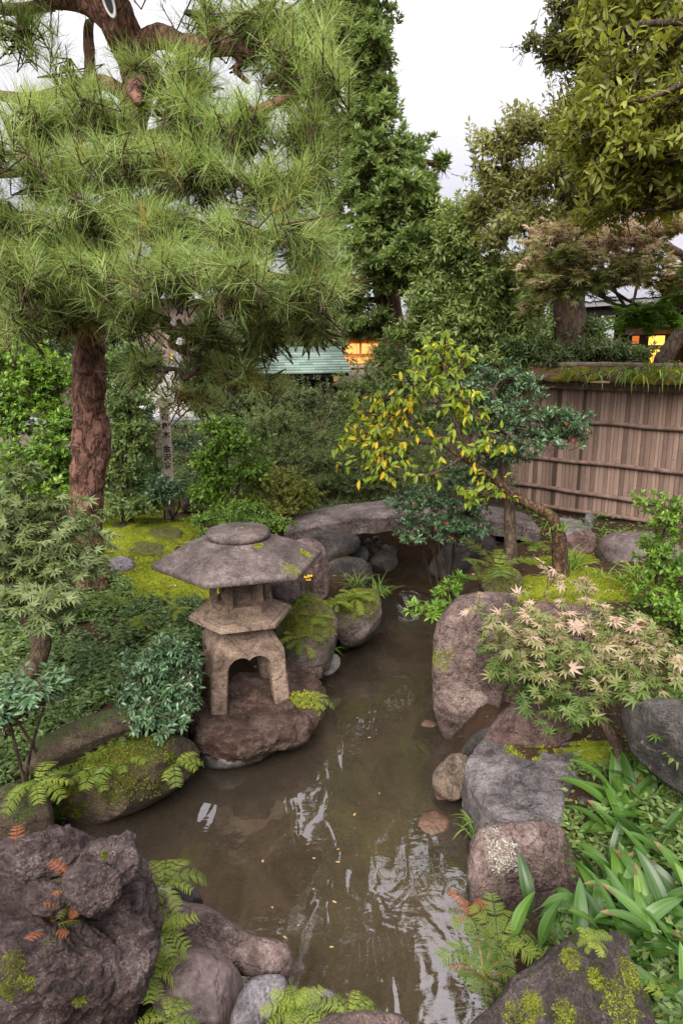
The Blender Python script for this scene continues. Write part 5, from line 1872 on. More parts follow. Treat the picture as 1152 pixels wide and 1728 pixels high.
# ================================================================== PINE
def build_pine():
    rng = np.random.default_rng(11)
    Y = 4.75
    base = gpoint(152, 1000, 4.9)
    t = thing('pine_tree', 'big red barked pine with long needles and a knotted trunk rising from the moss bank', 'tree', base)
    tp = px_path([(158, 1030, 4.85), (150, 985, 4.85), (143, 900, 4.85), (150, 800, 4.85), (158, 740, 4.87), (150, 690, 4.88), (152, 640, 4.88), (152, 590, 4.88), (158, 520, 4.9), (178, 420, 4.95), (200, 320, 5.0), (222, 220, 5.0), (232, 150, 4.95), (222, 90, 4.85), (200, 40, 4.75), (172, -30, 4.7), (150, -160, 4.7), (170, -330, 4.7)])
    tp[0] = np.array([base[0], base[1], base[2] - 0.1])
    m = m_per_px(150, 700, 4.9)
    rr = np.array([44, 36, 29, 28, 30, 26, 27, 24, 23, 23, 22, 22, 23, 25, 27, 25, 20, 8]) * m
    g = Geo(); g.tube(tp, rr, 40, 420, 0.17, 21, freq=15)
    for (px, py, r) in ((166, 662, 24), (128, 715, 20), (124, 752, 20), (180, 668, 14), (122, 795, 18), (175, 780, 14), (140, 860, 16)):
        c = at(px, py, 4.72)
        Vt = g.V[0]
        d_ = np.linalg.norm(Vt - c, axis=1) / (r * m)
        ctr = np.array([at(px, py, 4.88)[0] * 0 + at(150, py, 4.88)[0], 4.88, 0])
        o_ = Vt - ctr; o_[:, 2] = 0
        w_ = np.exp(-(d_ / 0.9) ** 2) * 0.75 - 0.55 * np.exp(-(d_ / 0.34) ** 2)
        g.V[0] = Vt + unit(o_) * (w_ * r * m * (1 + 0.5 * fbm(Vt * 30, 3, 5)))[:, None]
    part('trunk', g, M['pine_bark'], t)
    # boughs
    for pts, r0, r1 in (
        ([(222, 100, 4.85), (262, 62, 4.7), (305, 74, 4.55), (350, 80, 4.45), (395, 82, 4.4), (432, 96, 4.4)], 19, 8),
        ([(205, 60, 4.75), (150, 12, 4.8), (100, 2, 4.85), (40, 16, 4.9), (-60, 10, 5)], 14, 7),
        ([(225, 175, 4.95), (180, 140, 4.95), (120, 150, 5.0), (60, 165, 5.0), (-20, 160, 5.0)], 12, 7),
        ([(148, 150, 5.0), (152, 110, 5.0), (150, 55, 5.0), (152, 36, 5.0)], 9, 7),
        ([(228, 160, 4.9), (240, 140, 4.6), (225, 150, 4.4), (236, 172, 4.3)], 12, 7),
        ([(200, 330, 5.0), (130, 305, 4.8), (60, 290, 4.7), (-30, 296, 4.6)], 13, 6),
        ([(190, 370, 5.0), (260, 340, 4.5), (340, 310, 4.2), (430, 300, 4.2), (540, 310, 4.3)], 13, 4),
        ([(215, 250, 5.0), (300, 215, 4.5), (400, 200, 4.3), (500, 160, 4.3), (560, 150, 4.3)], 12, 4),
        ([(165, 470, 4.9), (240, 450, 4.3), (330, 440, 4.0), (430, 460, 4.0), (540, 480, 4.2)], 13, 4),
        ([(160, 520, 4.9), (80, 470, 4.4), (20, 440, 4.2), (-60, 430, 4.2)], 11, 4),
        ([(160, 500, 4.9), (240, 520, 4.6), (300, 560, 4.5), (380, 590, 4.5), (450, 610, 4.6)], 8, 3),
        ([(395, 84, 4.4), (405, 105, 4.4), (398, 118, 4.4), (420, 140, 4.4)], 6, 3),
        ([(310, 76, 4.55), (322, 92, 4.5), (330, 130, 4.5)], 4, 2),
        ([(345, 78, 4.45), (362, 60, 4.35), (380, 45, 4.3), (420, 20, 4.3)], 5, 2),
    ):
        P_ = px_path(pts)
        g = Geo(); g.tube(P_, np.linspace(r0, r1, len(P_)) * m, 9, 46, 0.18, int(r0 * 7), freq=16)
        part('bough', g, M['pine_bark'], t)
    # the coiled bare branch
    g = Geo()
    Yc = 4.35
    g.tube(px_path([(285, 535, Yc), (276, 550, Yc), (288, 560, Yc), (296, 562, Yc), (290, 580, Yc), (300, 588, Yc), (318, 596, Yc), (335, 600, Yc), (334, 618, Yc), (322, 632, Yc), (310, 638, Yc), (300, 624, Yc), (280, 625, Yc), (270, 640, Yc), (262, 655, Yc), (250, 664, Yc)]),
           np.array([8, 8, 7.5, 7, 7, 6.5, 6, 5.5, 5, 5, 5, 4.5, 4, 3, 2, 1]) * m * 0.8, 8, 110, 0.2, 4, freq=22)
    g.tube(px_path([(300, 540, Yc), (312, 556, Yc), (326, 566, Yc), (342, 564, Yc), (346, 552, Yc)]), np.array([4, 4, 4, 4, 1.5]) * m, 6, 30, 0.2, 5)
    g.tube(px_path([(300, 588, Yc), (325, 582, Yc), (342, 566, Yc), (352, 560, Yc)]), np.array([4.5, 4, 3.4, 2]) * m, 6, 26, 0.2, 6)
    for a, b in (((305, 624), (318, 650)), ((322, 634), (338, 628)), ((275, 634), (284, 662)), ((298, 622), (290, 644)), ((346, 552), (340, 545)), ((338, 560), (352, 572))):
        g.tube(px_path([(a[0], a[1], Yc), ((a[0] + b[0]) / 2 + 3, (a[1] + b[1]) / 2, Yc), (b[0], b[1], Yc)]), np.array([2.4, 1.6, 0.8]) * m, 5, 8)
    part('coiled_branch', g, M['bark_dark'], t)
    # needles
    blobs = []
    for (px, py, y_, rx, ry, nn) in (
        (450, 40, 4.4, 110, 45, 90), (545, 150, 4.3, 55, 38, 44), (480, 120, 4.35, 60, 40, 34), (350, 30, 4.6, 60, 26, 26), (40, 60, 5.0, 70, 45, 26),
        (120, 120, 5.0, 60, 30, 14), (260, 110, 4.7, 60, 28, 28), (330, 130, 4.5, 60, 30, 26),
        (60, 215, 4.5, 75, 40, 56), (180, 205, 4.6, 80, 42, 56), (300, 190, 4.4, 75, 45, 56), (410, 210, 4.3, 80, 45, 62), (520, 240, 4.3, 60, 45, 48),
        (60, 290, 4.3, 70, 30, 36), (220, 270, 4.3, 100, 36, 66), (350, 290, 4.2, 90, 45, 72), (470, 310, 4.2, 80, 45, 70),
        (40, 370, 4.2, 70, 40, 48), (150, 350, 4.2, 70, 30, 40), (270, 370, 4.1, 85, 42, 72), (400, 390, 4.1, 85, 42, 72), (510, 400, 4.2, 60, 45, 60),
        (50, 460, 4.2, 80, 42, 58), (170, 450, 4.2, 80, 40, 60), (290, 460, 4.0, 85, 42, 72), (410, 480, 4.0, 80, 42, 70), (520, 490, 4.2, 65, 40, 60),
        (30, 530, 4.2, 60, 30, 34), (110, 520, 4.4, 60, 32, 34), (230, 525, 4.4, 70, 30, 40), (350, 545, 4.4, 60, 28, 30), (440, 560, 4.4, 70, 32, 46), (540, 545, 4.4, 50, 24, 34),
        (400, 620, 4.5, 65, 24, 30), (330, 665, 4.6, 55, 20, 20), (450, 640, 4.6, 40, 20, 16), (240, 615, 4.6, 45, 22, 16), (350, 610, 4.7, 40, 20, 14),
        (0, 250, 4.4, 50, 36, 26), (-10, 340, 4.3, 50, 40, 26), (10, 420, 4.4, 50, 30, 20), (110, 300, 4.6, 60, 36, 26),
        # the part of the crown above the picture
        (60, -120, 4.6, 170, 110, 70), (300, -130, 4.5, 170, 110, 90), (500, -120, 4.5, 90, 80, 60), (120, -420, 4.3, 260, 160, 80), (420, -420, 4.3, 190, 160, 90), (520, -700, 4.0, 120, 150, 50), (200, -800, 4.0, 300, 170, 60),
    ):
        blobs.append((*blob(px, py, y_, rx, ry, 0.42 if ry > 24 else 0.25, nn),))
    G_, W_ = Geo(), Geo()
    allp = []
    for (c, r, nn) in blobs:
        nn = int(nn * 2.0)
        K = max(4, nn // 13)
        u = unit(rng.normal(size=(K, 3))) * (rng.random(K) ** 0.4)[:, None] * 0.8
        sc = c + u * r
        k = rng.integers(0, K, nn)
        p = sc[k] + np.clip(rng.normal(size=(nn, 3)), -2, 2) * r * 0.37
        o = unit((p - c) / r * np.array([1, 1, 0.6]))
        d = unit(o * 0.75 + rng.normal(size=(nn, 3)) * 0.35 + np.array([0, -0.1, 0.55]))
        tl = rng.uniform(0.10, 0.26, nn)
        p0 = p - d * tl[:, None]
        twigs(W_, p0, p, 0.0048, 0.0028)
        twigs(W_, sc[k], p0, 0.007, 0.0045)
        for s in sc:
            mid = (s + c) / 2 + rng.normal(size=3) * 0.05
            W_.tube([c, mid, s], [0.018, 0.014, 0.008], 5, 6, 0.2, 3)
        ct = rng.uniform(-0.16, 0.16, K)
        tt = 0.52 + ct[k] + rng.normal(size=nn) * 0.07
        brown = rng.random(nn) < (0.22 if c[2] < 2.6 and c[0] > -1.2 else 0.04)
        tt = np.where(brown, rng.uniform(0.12, 0.17, nn), tt)
        for i in range(nn):
            N_ = rng.integers(20, 42)
            ref = unit(np.cross(d[i], rng.normal(size=3)))
            r2 = np.cross(d[i], ref)
            a = rng.uniform(0, 2 * math.pi, N_)
            al = rng.uniform(0.2, 1.25, N_) ** 0.9
            D = d[i] * np.cos(al)[:, None] + (ref * np.cos(a)[:, None] + r2 * np.sin(a)[:, None]) * np.sin(al)[:, None]
            D[:, 2] -= 0.12 * np.sin(al)
            D = unit(D)
            f = rng.uniform(0.15, 1.0, N_)
            Pn = p0[i] + d[i] * (tl[i] * f)[:, None]
            Ln = rng.uniform(0.11, 0.20) * rng.uniform(0.7, 1.12, N_)
            leaves(G_, NEEDLE, Pn, D, np.array([0, -0.25, 1.0]) + rng.normal(size=(N_, 3)) * 0.5, Ln, 0.0025, np.clip(tt[i] + rng.normal(size=N_) * 0.13, 0.02, 0.99))
    # one yellowed tuft low on the trunk
    for (px, py) in ((150, 545), (120, 548)):
        c = at(px, py, 4.55)
        N_ = 40
        a = rng.uniform(0, 2 * math.pi, N_)
        D = unit(np.stack([np.cos(a) * 0.9, np.full(N_, -0.3), np.sin(a) * 0.6 - 0.35], 1))
        leaves(G_, NEEDLE, np.repeat(c[None], N_, 0), D, np.array([0, -1.0, 0.4]) + rng.normal(size=(N_, 3)) * 0.3, rng.uniform(0.13, 0.2, N_), 0.005, rng.uniform(0.1, 0.14, N_))
    part('twigs', W_, M['twig'], t)
    part('needles', G_, M['needles'], t)
    # oval tag on the trunk
    c = at(183, 2, 4.55)
    g = Geo()
    tg = thing('tree_tag', 'dark oval tag with a white rim hanging high on the pine', 'tag', c)
    a = np.arange(36) * 2 * math.pi / 36
    def ell(rx, rz, y): return np.stack([c[0] + np.cos(a) * rx + np.sin(a) * rz * -0.25, np.full(36, c[1] + y), c[2] + np.sin(a) * rz], 1)
    A_, B_ = ell(0.034, 0.085, 0), ell(0.034, 0.085, 0.02)
    q = [[i, (i + 1) % 36, 36 + (i + 1) % 36, 36 + i] for i in range(36)]
    g.add(np.vstack([A_, B_]), q); g.add(A_, [list(range(36))[::-1]]); g.add(B_, [list(range(36))])
    part('rim', g, M['white_wall'], tg, smooth=False)
    g = Geo(); g.add(ell(0.021, 0.064, -0.003), [list(range(36))[::-1]]); part('face', g, M['ink'], tg, smooth=False)


build_pine()

# ================================================================== TREES BEHIND
b = gpoint(660, 600, 9.6)
put_tree('evergreen_tree', 'tall dark evergreen with a thick mossy trunk behind the yellow leaved tree', 'tree', b,
         [b - [0, 0, .1]] + px_path([(660, 600, 9.6), (658, 540, 9.6), (652, 500, 9.6), (640, 440, 9.6), (618, 360, 9.6), (602, 280, 9.6), (596, 180, 9.6), (592, 60, 9.6), (590, -120, 9.6)]),
         np.array([24, 22, 21, 20, 17, 14, 12, 10, 8, 5]) * 0.0085,
         [blob(*p[:5], None, p[5]) for p in ((575, 30, 9.4, 65, 60, 230), (610, 20, 9.4, 50, 55, 170), (612, 110, 9.2, 58, 55, 230), (560, 120, 9.6, 50, 60, 110), (640, 185, 9.0, 36, 40, 120), (600, 220, 9.3, 60, 45, 200), (655, 260, 9.0, 60, 45, 240), (600, 310, 9.2, 60, 45, 210),
          (670, 330, 8.9, 60, 45, 240), (620, 390, 9.0, 60, 45, 230), (700, 390, 8.9, 60, 45, 200), (650, 440, 9.0, 70, 40, 230), (580, 470, 9.3, 50, 40, 120), (740, 420, 8.9, 30, 40, 60), (720, 340, 8.9, 30, 30, 60), (740, 275, 9.0, 16, 16, 26), (720, 300, 9.0, 20, 20, 30), (755, 370, 9.0, 25, 30, 36), (700, 470, 9.1, 60, 30, 110), (560, 380, 9.6, 50, 60, 100), (540, 230, 9.7, 50, 60, 110), (545, 300, 9.7, 50, 60, 110), (690, 430, 8.8, 50, 36, 110), (640, 90, 9.2, 24, 30, 60), (650, 140, 9.1, 24, 24, 50), (590, 520, 9.4, 60, 36, 150), (620, 555, 9.5, 36, 16, 60),
          (560, -120, 9.2, 120, 90, 160), (570, -330, 9.0, 120, 110, 120))],
         M['mid_leaf'], M['bark_moss'], 31, 0.09, dens=1.8, tint_shift=0.27, per=10, twig=0.22, L=0.085, W=0.034, sub=9, subsize=0.26, whorl=True, up=0.5, dir_up=0.55, droop=-0.1)
b = gpoint(640, 590, 9.5)
b = gpoint(800, 600, 8.6)
put_tree('small_tree', 'loose olive leaved tree filling the gap beside the dark evergreen', 'tree', b,
         [b - [0, 0, .1]] + px_path([(800, 600, 8.6), (800, 560, 8.6), (790, 500, 8.6), (800, 440, 8.6), (800, 380, 8.6)]), np.array([10, 9, 8, 7, 6, 3]) * 0.0075,
         [blob(*p[:5], None, p[5]) for p in ((760, 400, 8.5, 60, 50, 170), (800, 360, 8.6, 50, 30, 90), (820, 470, 8.4, 70, 50, 200), (730, 470, 8.5, 55, 50, 170), (770, 540, 8.3, 70, 45, 210), (860, 540, 8.3, 60, 45, 150), (700, 560, 8.6, 50, 40, 110), (840, 600, 8.2, 70, 30, 150), (740, 620, 8.5, 60, 35, 120))],
         M['olive_leaf'], M['bark_dark'], 33, 0.03, dens=1.7, tint_shift=0.3, per=10, twig=0.26, L=0.075, W=0.032, sub=9, subsize=0.3, droop=0.25)
b = gpoint(965, 600, 8.2)
put_tree('pruned_tree', 'thick trunked bronze-green tree rising behind the fence against the sky', 'tree', b,
         [b - [0, 0, .1]] + px_path([(965, 610, 8.2), (962, 560, 8.2), (960, 500, 8.2), (968, 450, 8.2), (975, 410, 8.2), (950, 330, 8.2), (930, 250, 8.2), (930, 190, 8.2)]), np.array([30, 28, 27, 24, 24, 20, 10, 7, 3]) * 0.0072,
         [blob(*p[:5], None, p[5]) for p in ((850, 240, 8.0, 55, 42, 100), (900, 210, 8.0, 60, 40, 110), (950, 190, 8.0, 50, 40, 90), (840, 310, 8.0, 50, 32, 90), (890, 300, 8.0, 60, 42, 140), (950, 280, 7.8, 60, 50, 140), (880, 370, 7.9, 70, 36, 130), (940, 370, 7.8, 60, 40, 110), (1000, 330, 7.8, 60, 60, 110), (900, 440, 7.9, 60, 30, 80), (830, 400, 8.1, 40, 30, 60), (815, 290, 8.1, 20, 20, 22), (805, 345, 8.2, 24, 20, 26), (1040, 300, 7.7, 60, 50, 110), (1100, 340, 7.6, 60, 40, 100), (1010, 400, 7.6, 50, 24, 70), (1150, 300, 7.6, 50, 60, 90))],
         M['bronze_leaf'], M['bark'], 35, 0.07, dens=1.05, tint_shift=0.24, per=10, twig=0.30, L=0.07, W=0.03, sub=8, subsize=0.3, dir_up=0.5, droop=0.1)
b = gpoint(1230, 640, 4.6)
put_tree('broadleaf_tree', 'near tree reaching in from the upper corner with large glossy olive leaves', 'tree', b,
         [b - [0, 0, .1]] + px_path([(1235, 640, 4.6), (1228, 480, 4.6), (1215, 330, 4.6), (1190, 200, 4.5), (1180, 40, 4.4), (1170, -200, 4.2), (1120, -500, 4.0)]), np.array([16, 15, 14, 12, 10, 9, 7, 3]) * 0.0042,
         [blob(*p[:5], 0.5, p[5]) for p in ((1060, 30, 5.33, 95, 55, 62), (1130, 80, 5.08, 70, 70, 56), (1060, 120, 5.08, 80, 45, 54), (1100, 190, 4.95, 80, 45, 60), (1030, 215, 5.08, 60, 34, 36), (1060, 270, 4.95, 80, 40, 54), (1000, 270, 5.1, 50, 36, 30), (1110, 320, 5.0, 70, 34, 44), (970, 210, 5.2, 36, 26, 18), (1040, 350, 5.2, 44, 20, 18), (1130, 270, 4.95, 50, 50, 40), (990, 160, 5.59, 40, 40, 24),
          (1000, 40, 6.10, 60, 50, 30), (1080, -120, 5.33, 150, 110, 80), (1060, -380, 5.08, 170, 140, 70), (900, -420, 5.84, 70, 160, 34), (1040, -700, 4.83, 200, 160, 60), (880, -720, 5.08, 70, 120, 24))],
         M['big_leaf'], M['bark'], 37, 0.03, dens=2.0, tint_shift=0.18, per=11, twig=0.28, L=0.076, W=0.028, leaf=LEAF_OVAL, sub=10, subsize=0.42, droop=0.1, dir_up=0.1, up=0.6, twig_r=0.004)
b = gpoint(1010, 640, 7.0)
put_tree('evergreen_tree', 'small leaved spray of a tree high against the white sky behind the glossy corner tree', 'tree', gpoint(1172, 640, 8.6),
         [gpoint(1172, 640, 8.6)] + px_path([(1172, 600, 8.6), (1165, 400, 8.4), (1120, 230, 8.0), (1040, 110, 7.2), (970, 60, 6.6)]), np.array([12, 11, 10, 8, 5, 3]) * 0.007,
         [blob(*p[:5], None, p[5]) for p in ((940, 80, 6.5, 36, 36, 60), (980, 60, 6.5, 50, 50, 90), (960, 20, 6.5, 50, 30, 60), (1000, 120, 6.5, 50, 50, 90), (985, 180, 6.5, 40, 30, 50), (1010, -60, 6.4, 70, 60, 80), (900, 70, 6.6, 14, 12, 12))],
         M['bronze_leaf'], M['bark_dark'], 39, 0.03, dens=1.3, per=10, twig=0.24, L=0.06, W=0.026, sub=7, dir_up=0.3)
# maples by the fence
b = gpoint(1128, 640, 7.3)
put_tree('maple_tree', 'leaning maple beyond the fence with pink tinged leaves', 'tree', b,
         [b - [0, 0, .1]] + px_path([(1112, 640, 7.3), (1125, 598, 7.3), (1150, 560, 7.3), (1185, 500, 7.2), (1160, 440, 6.9), (1100, 410, 6.5), (1020, 410, 6.2)]), np.array([15, 14, 13, 12, 9, 7, 5, 2]) * 0.0064,
         [blob(*p[:5], 0.4, p[5]) for p in ((930, 400, 6.2, 34, 18, 26), (970, 430, 6.1, 60, 24, 50), (920, 480, 6.1, 42, 22, 42), (970, 480, 6.0, 60, 22, 56), (1040, 460, 6.0, 60, 24, 56), (1050, 400, 6.1, 60, 28, 50), (1110, 440, 6.0, 60, 24, 50), (1110, 380, 6.1, 60, 24, 40), (1130, 470, 6.1, 40, 16, 26), (905, 510, 6.1, 24, 16, 16))],
         M['maple_pink'], M['bark'], 41, 0.02, dens=1.6, tint_shift=0.08, ztint=0.5, per=8, twig=0.2, L=0.062, W=0.062, leaf=LEAF_MAPLE, sub=8, subsize=0.5, flat=True, up=1.0, out=0.1, dir_up=0.05, droop=0.25, rnd=0.4)
b = gpoint(1200, 640, 6.9)
put_tree('maple_tree', 'fresh green maple branch hanging under the pink tinged maple', 'tree', b,
         [b - [0, 0, .1]] + px_path([(1200, 600, 6.9), (1190, 540, 6.8), (1150, 515, 6.7)]), np.array([10, 9, 7, 4]) * 0.006,
         [blob(*p[:5], 0.3, p[5]) for p in ((1130, 505, 6.7, 34, 16, 34), (1090, 525, 6.7, 40, 16, 40), (1065, 545, 6.7, 30, 10, 22), (1120, 540, 6.7, 34, 12, 22), (1150, 480, 6.7, 30, 16, 24))],
         M['maple_vivid'], M['bark'], 43, 0.012, dens=1.3, per=8, twig=0.16, L=0.075, W=0.075, leaf=LEAF_MAPLE, sub=6, subsize=0.32, flat=True, up=1.0, out=0.1, dir_up=0.05, droop=0.3)

# far trees beyond the garden
for k, (px, Y, top, rx, lab, mt) in enumerate([
    (20, 15.0, 420, 120, 'far round tree beyond the garden wall at the picture edge', 'mid_leaf'), (130, 16.5, 360, 110, 'far tree with a rusty autumn tint behind the pine', 'rust_leaf'), (420, 17.0, 470, 110, 'far green tree behind the copper gate', 'mid_leaf'),
    (520, 14.5, 440, 70, 'far tree showing between the pine and the dark evergreen', 'olive_leaf'), (790, 14.0, 440, 110, 'far tree filling the gap behind the olive tree', 'mid_leaf'), (930, 15.0, 400, 120, 'far tree behind the bronze-green tree', 'olive_leaf'), (270, 19.0, 430, 100, 'farthest tree behind the distant house', 'mid_leaf')]):
    b = gpoint(px, 620, Y)
    mm_ = m_per_px(px, 600, Y)
    put_tree('far_tree', lab, 'tree', b, [b - [0, 0, .1], at(px, 600, Y), at(px + 6, 540, Y), at(px, top + 40, Y)], np.array([14, 12, 9, 3]) * mm_,
             [blob(px - rx * 0.45, top + 90, Y, rx * 0.55, 50, None, 170), blob(px + rx * 0.45, top + 80, Y, rx * 0.55, 50, None, 170), blob(px, top + 40, Y, rx * 0.6, 46, None, 170), blob(px - rx * 0.3, top + 150, Y, rx * 0.7, 40, None, 150), blob(px + rx * 0.4, top + 150, Y, rx * 0.7, 40, None, 150)],
             M[mt], M['bark_dark'], 90 + k, 0.05, per=9, twig=0.35, L=0.14, W=0.07, sub=10, subsize=0.3, group='far trees beyond the garden')
b = gpoint(664, 640, 11.2)  # tree added, crown out of view, so the pond reflects dark leaves
put_tree('reflection_tree', 'tall tree added behind the dark evergreen to darken the pond reflection', 'tree', b,
         [b - [0, 0, .1]] + px_path([(664, 600, 11.2), (640, 300, 11.0), (610, 0, 10.6), (580, -300, 10.0), (600, -700, 9.6)]), np.array([26, 24, 20, 16, 11, 5]) * 0.007,
         [blob(*p[:5], 1.2, p[5]) for p in ((700, -120, 9.6, 60, 50, 40), (620, -200, 9.6, 90, 80, 70), (760, -240, 9.6, 60, 70, 40), (640, -380, 9.4, 110, 90, 90), (780, -390, 9.4, 60, 70, 40), (560, -560, 9.4, 100, 100, 90), (690, -540, 9.4, 60, 60, 40), (480, -780, 9.2, 130, 130, 100), (500, -1080, 9.0, 100, 160, 100), (400, -1300, 9.0, 200, 200, 100), (940, -1000, 8.6, 60, 200, 60), (980, -1300, 8.4, 90, 200, 70))],
         M['mid_leaf'], M['bark'], 99, 0.06, per=11, twig=0.5, L=0.19, W=0.085, sub=8, subsize=0.36, droop=0.1, dir_up=0.1)

# ================================================================== SHRUBS
def shrub(label, px, py, Y, blobs, leafmat, seed, name='shrub', stems=3, r=0.012, cat='shrub', bark='bark_dark', group=None, dens=1.0, **kw):
    b_ = gpoint(px, py, Y)
    t = thing(name, label, cat, b_, group)
    blobs = [(c_, r_, int(n_ * dens)) for c_, r_, n_ in blobs]
    gl, gt, subs = crown(blobs, seed, **kw)
    g = Geo()
    rg = np.random.default_rng(seed)
    for (c, rr, n_) in blobs[:max(1, min(len(blobs), 9))]:
        for k in range(max(1, stems // 2)):
            o_ = b_ + np.array([rg.normal() * 0.04, rg.normal() * 0.04, -0.05])
            e_ = c + rg.normal(size=3) * rr * 0.3
            md = (o_ + e_) / 2 + rg.normal(size=3) * 0.06
            g.tube([o_, md, e_], [r, r * 0.75, r * 0.4], 6, 10, 0.12, seed)
    lg = Geo()
    for (c, rr, n_), sc in zip(blobs, subs):
        for s in sc:
            lg.tube([c, (c + s) / 2 + rg.normal(size=3) * 0.03, s], [r * 0.45, r * 0.3, r * 0.15], 5, 6)
    gt.merge(lg)
    part('stem', g, M[bark], t)
    part('branches', gt, M['twig'], t)
    part('leaves', gl, leafmat, t)
    return t


BL = lambda rows, d=None: [blob(*p[:5], d, p[5]) for p in rows]
shrub('bright bushy evergreen behind the pine at the picture edge', 30, 800, 7.2, BL([(30, 610, 7.2, 70, 50, 150), (90, 640, 7.2, 60, 50, 150), (20, 690, 7.0, 60, 50, 150), (100, 720, 7.0, 50, 50, 130), (60, 770, 6.8, 70, 50, 150), (40, 830, 6.6, 80, 30, 120), (110, 800, 6.8, 40, 40, 80), (-40, 640, 7.2, 60, 70, 100)]), M['bright_leaf'], 51, dens=1.8, per=10, twig=0.16, L=0.055, W=0.026, sub=9, whorl=True, dir_up=0.5)
shrub('tall dark conifer mass behind the pine needles', 220, 720, 9.6, BL([(200, 560, 9.6, 70, 60, 170), (240, 620, 9.4, 50, 40, 100), (170, 620, 9.6, 60, 60, 150), (370, 580, 9.8, 60, 60, 130), (325, 640, 9.8, 34, 40, 70), (90, 560, 9.8, 60, 60, 110)]), M['dark_leaf'], 52, dens=2.2, per=9, twig=0.24, L=0.07, W=0.028, sub=8, cat='conifer', name='conifer')
shrub('glossy green camellia bush between the pine trunk and the sign post', 215, 830, 7.0, BL([(215, 620, 7.0, 40, 36, 100), (220, 850, 6.7, 60, 20, 90), (205, 680, 6.9, 50, 42, 140), (230, 740, 6.8, 44, 40, 120), (200, 790, 6.8, 34, 34, 90), (235, 800, 7.3, 30, 28, 60)]), M['mid_leaf'], 53, dens=2.0, per=9, twig=0.14, L=0.055, W=0.027, sub=8, tint_shift=0.12)
shrub('dark leaved shrub at the foot of the sign post', 285, 840, 7.0, BL([(280, 825, 6.9, 44, 24, 120), (245, 700, 7.6, 20, 18, 30), (300, 748, 7.4, 26, 7, 16), (240, 745, 7.4, 26, 10, 30)]), M['blue_leaf'], 54, dens=1.6, per=9, twig=0.12, L=0.05, W=0.02, sub=7)
shrub('slender upright shrub with light green leaves beside the sign post', 382, 850, 6.9, BL([(370, 720, 6.9, 44, 24, 70), (400, 750, 6.8, 46, 26, 80), (350, 770, 6.9, 40, 24, 70), (410, 790, 6.8, 40, 22, 60), (375, 810, 6.9, 40, 22, 50), (340, 830, 6.9, 40, 20, 50), (390, 845, 6.8, 50, 18, 60)]), M['bright_leaf'], 55, dens=1.7, per=8, twig=0.16, L=0.055, W=0.03, sub=7, stems=4, bark='bark')
shrub('clipped yellow-green mounded shrub left of the bridge', 475, 870, 6.9, BL([(470, 818, 6.9, 52, 24, 260), (430, 812, 7.0, 30, 16, 110), (510, 836, 6.8, 34, 22, 170), (470, 845, 6.8, 56, 20, 180)]), M['lime_leaf'], 56, dens=1.5, per=10, twig=0.08, L=0.026, W=0.014, sub=10)
shrub('low leafy shrub spilling over the bank behind the lantern cap', 430, 890, 6.3, BL([(400, 866, 6.3, 56, 18, 130), (350, 872, 6.4, 36, 16, 70), (450, 880, 6.2, 36, 14, 80), (365, 900, 6.0, 30, 12, 40)]), M['bright_leaf'], 57, dens=2.0, per=8, twig=0.10, L=0.035, W=0.018, sub=8, name='ground_shrub')
shrub('dense soft green juniper mound in the middle of the far bank', 560, 840, 8.0, BL([(480, 700, 8.4, 60, 36, 170), (540, 720, 8.2, 70, 40, 220), (480, 760, 8.0, 60, 34, 200), (560, 770, 7.9, 70, 34, 240), (620, 750, 8.0, 60, 40, 200), (600, 810, 7.7, 70, 30, 220), (540, 815, 7.7, 50, 24, 140), (650, 800, 7.7, 50, 40, 150), (430, 720, 8.4, 50, 40, 130), (430, 780, 8.0, 50, 40, 120), (690, 760, 7.9, 60, 50, 170), (560, 850, 7.5, 90, 20, 130), (720, 810, 7.6, 60, 36, 130), (820, 800, 7.6, 60, 50, 130)]), M['mid_leaf'], 58, dens=1.9, tint_shift=0.14, per=12, twig=0.12, L=0.032, W=0.010, sub=10, name='juniper', cat='juniper')
shrub('dark rounded evergreen mound beneath the thick mossy trunk', 660, 720, 9.0, BL([(650, 610, 9.0, 50, 30, 180), (610, 650, 9.0, 44, 36, 160), (670, 650, 8.8, 60, 44, 240), (640, 690, 8.7, 70, 40, 230), (720, 600, 8.8, 44, 40, 150), (700, 700, 8.6, 60, 40, 170), (760, 680, 8.4, 60, 50, 180)]), M['mid_leaf'], 59, dens=1.7, tint_shift=0.12, per=10, twig=0.12, L=0.042, W=0.018, sub=9)
shrub('shady low hedge running below the copper gate', 480, 760, 9.4, BL([(430, 670, 9.5, 60, 30, 140), (500, 670, 9.4, 50, 26, 130), (390, 690, 9.4, 50, 40, 130), (560, 690, 9.3, 50, 30, 120), (345, 690, 9.5, 40, 40, 90), (320, 760, 9.0, 60, 40, 120), (420, 740, 9.2, 70, 30, 120), (250, 790, 8.8, 60, 40, 110), (180, 740, 9.2, 60, 60, 120)]), M['dark_leaf'], 60, dens=2.4, tint_shift=0.12, per=10, twig=0.14, L=0.045, W=0.018, sub=9, name='hedge', cat='hedge')
shrub('dark leafy undergrowth along the top of the fence beneath the pruned tree', 900, 640, 8.0, BL([(880, 590, 8.0, 50, 28, 120), (930, 600, 7.9, 50, 22, 110), (1000, 590, 8.0, 60, 26, 130), (1060, 600, 8.0, 46, 20, 90), (830, 570, 8.2, 40, 36, 100), (990, 555, 8.2, 40, 18, 60), (860, 630, 7.9, 40, 20, 80), (800, 640, 8.2, 50, 40, 120)]), M['dark_leaf'], 61, dens=2.0, tint_shift=0.12, per=10, twig=0.18, L=0.07, W=0.022, sub=8, droop=0.3, name='undergrowth_shrub')
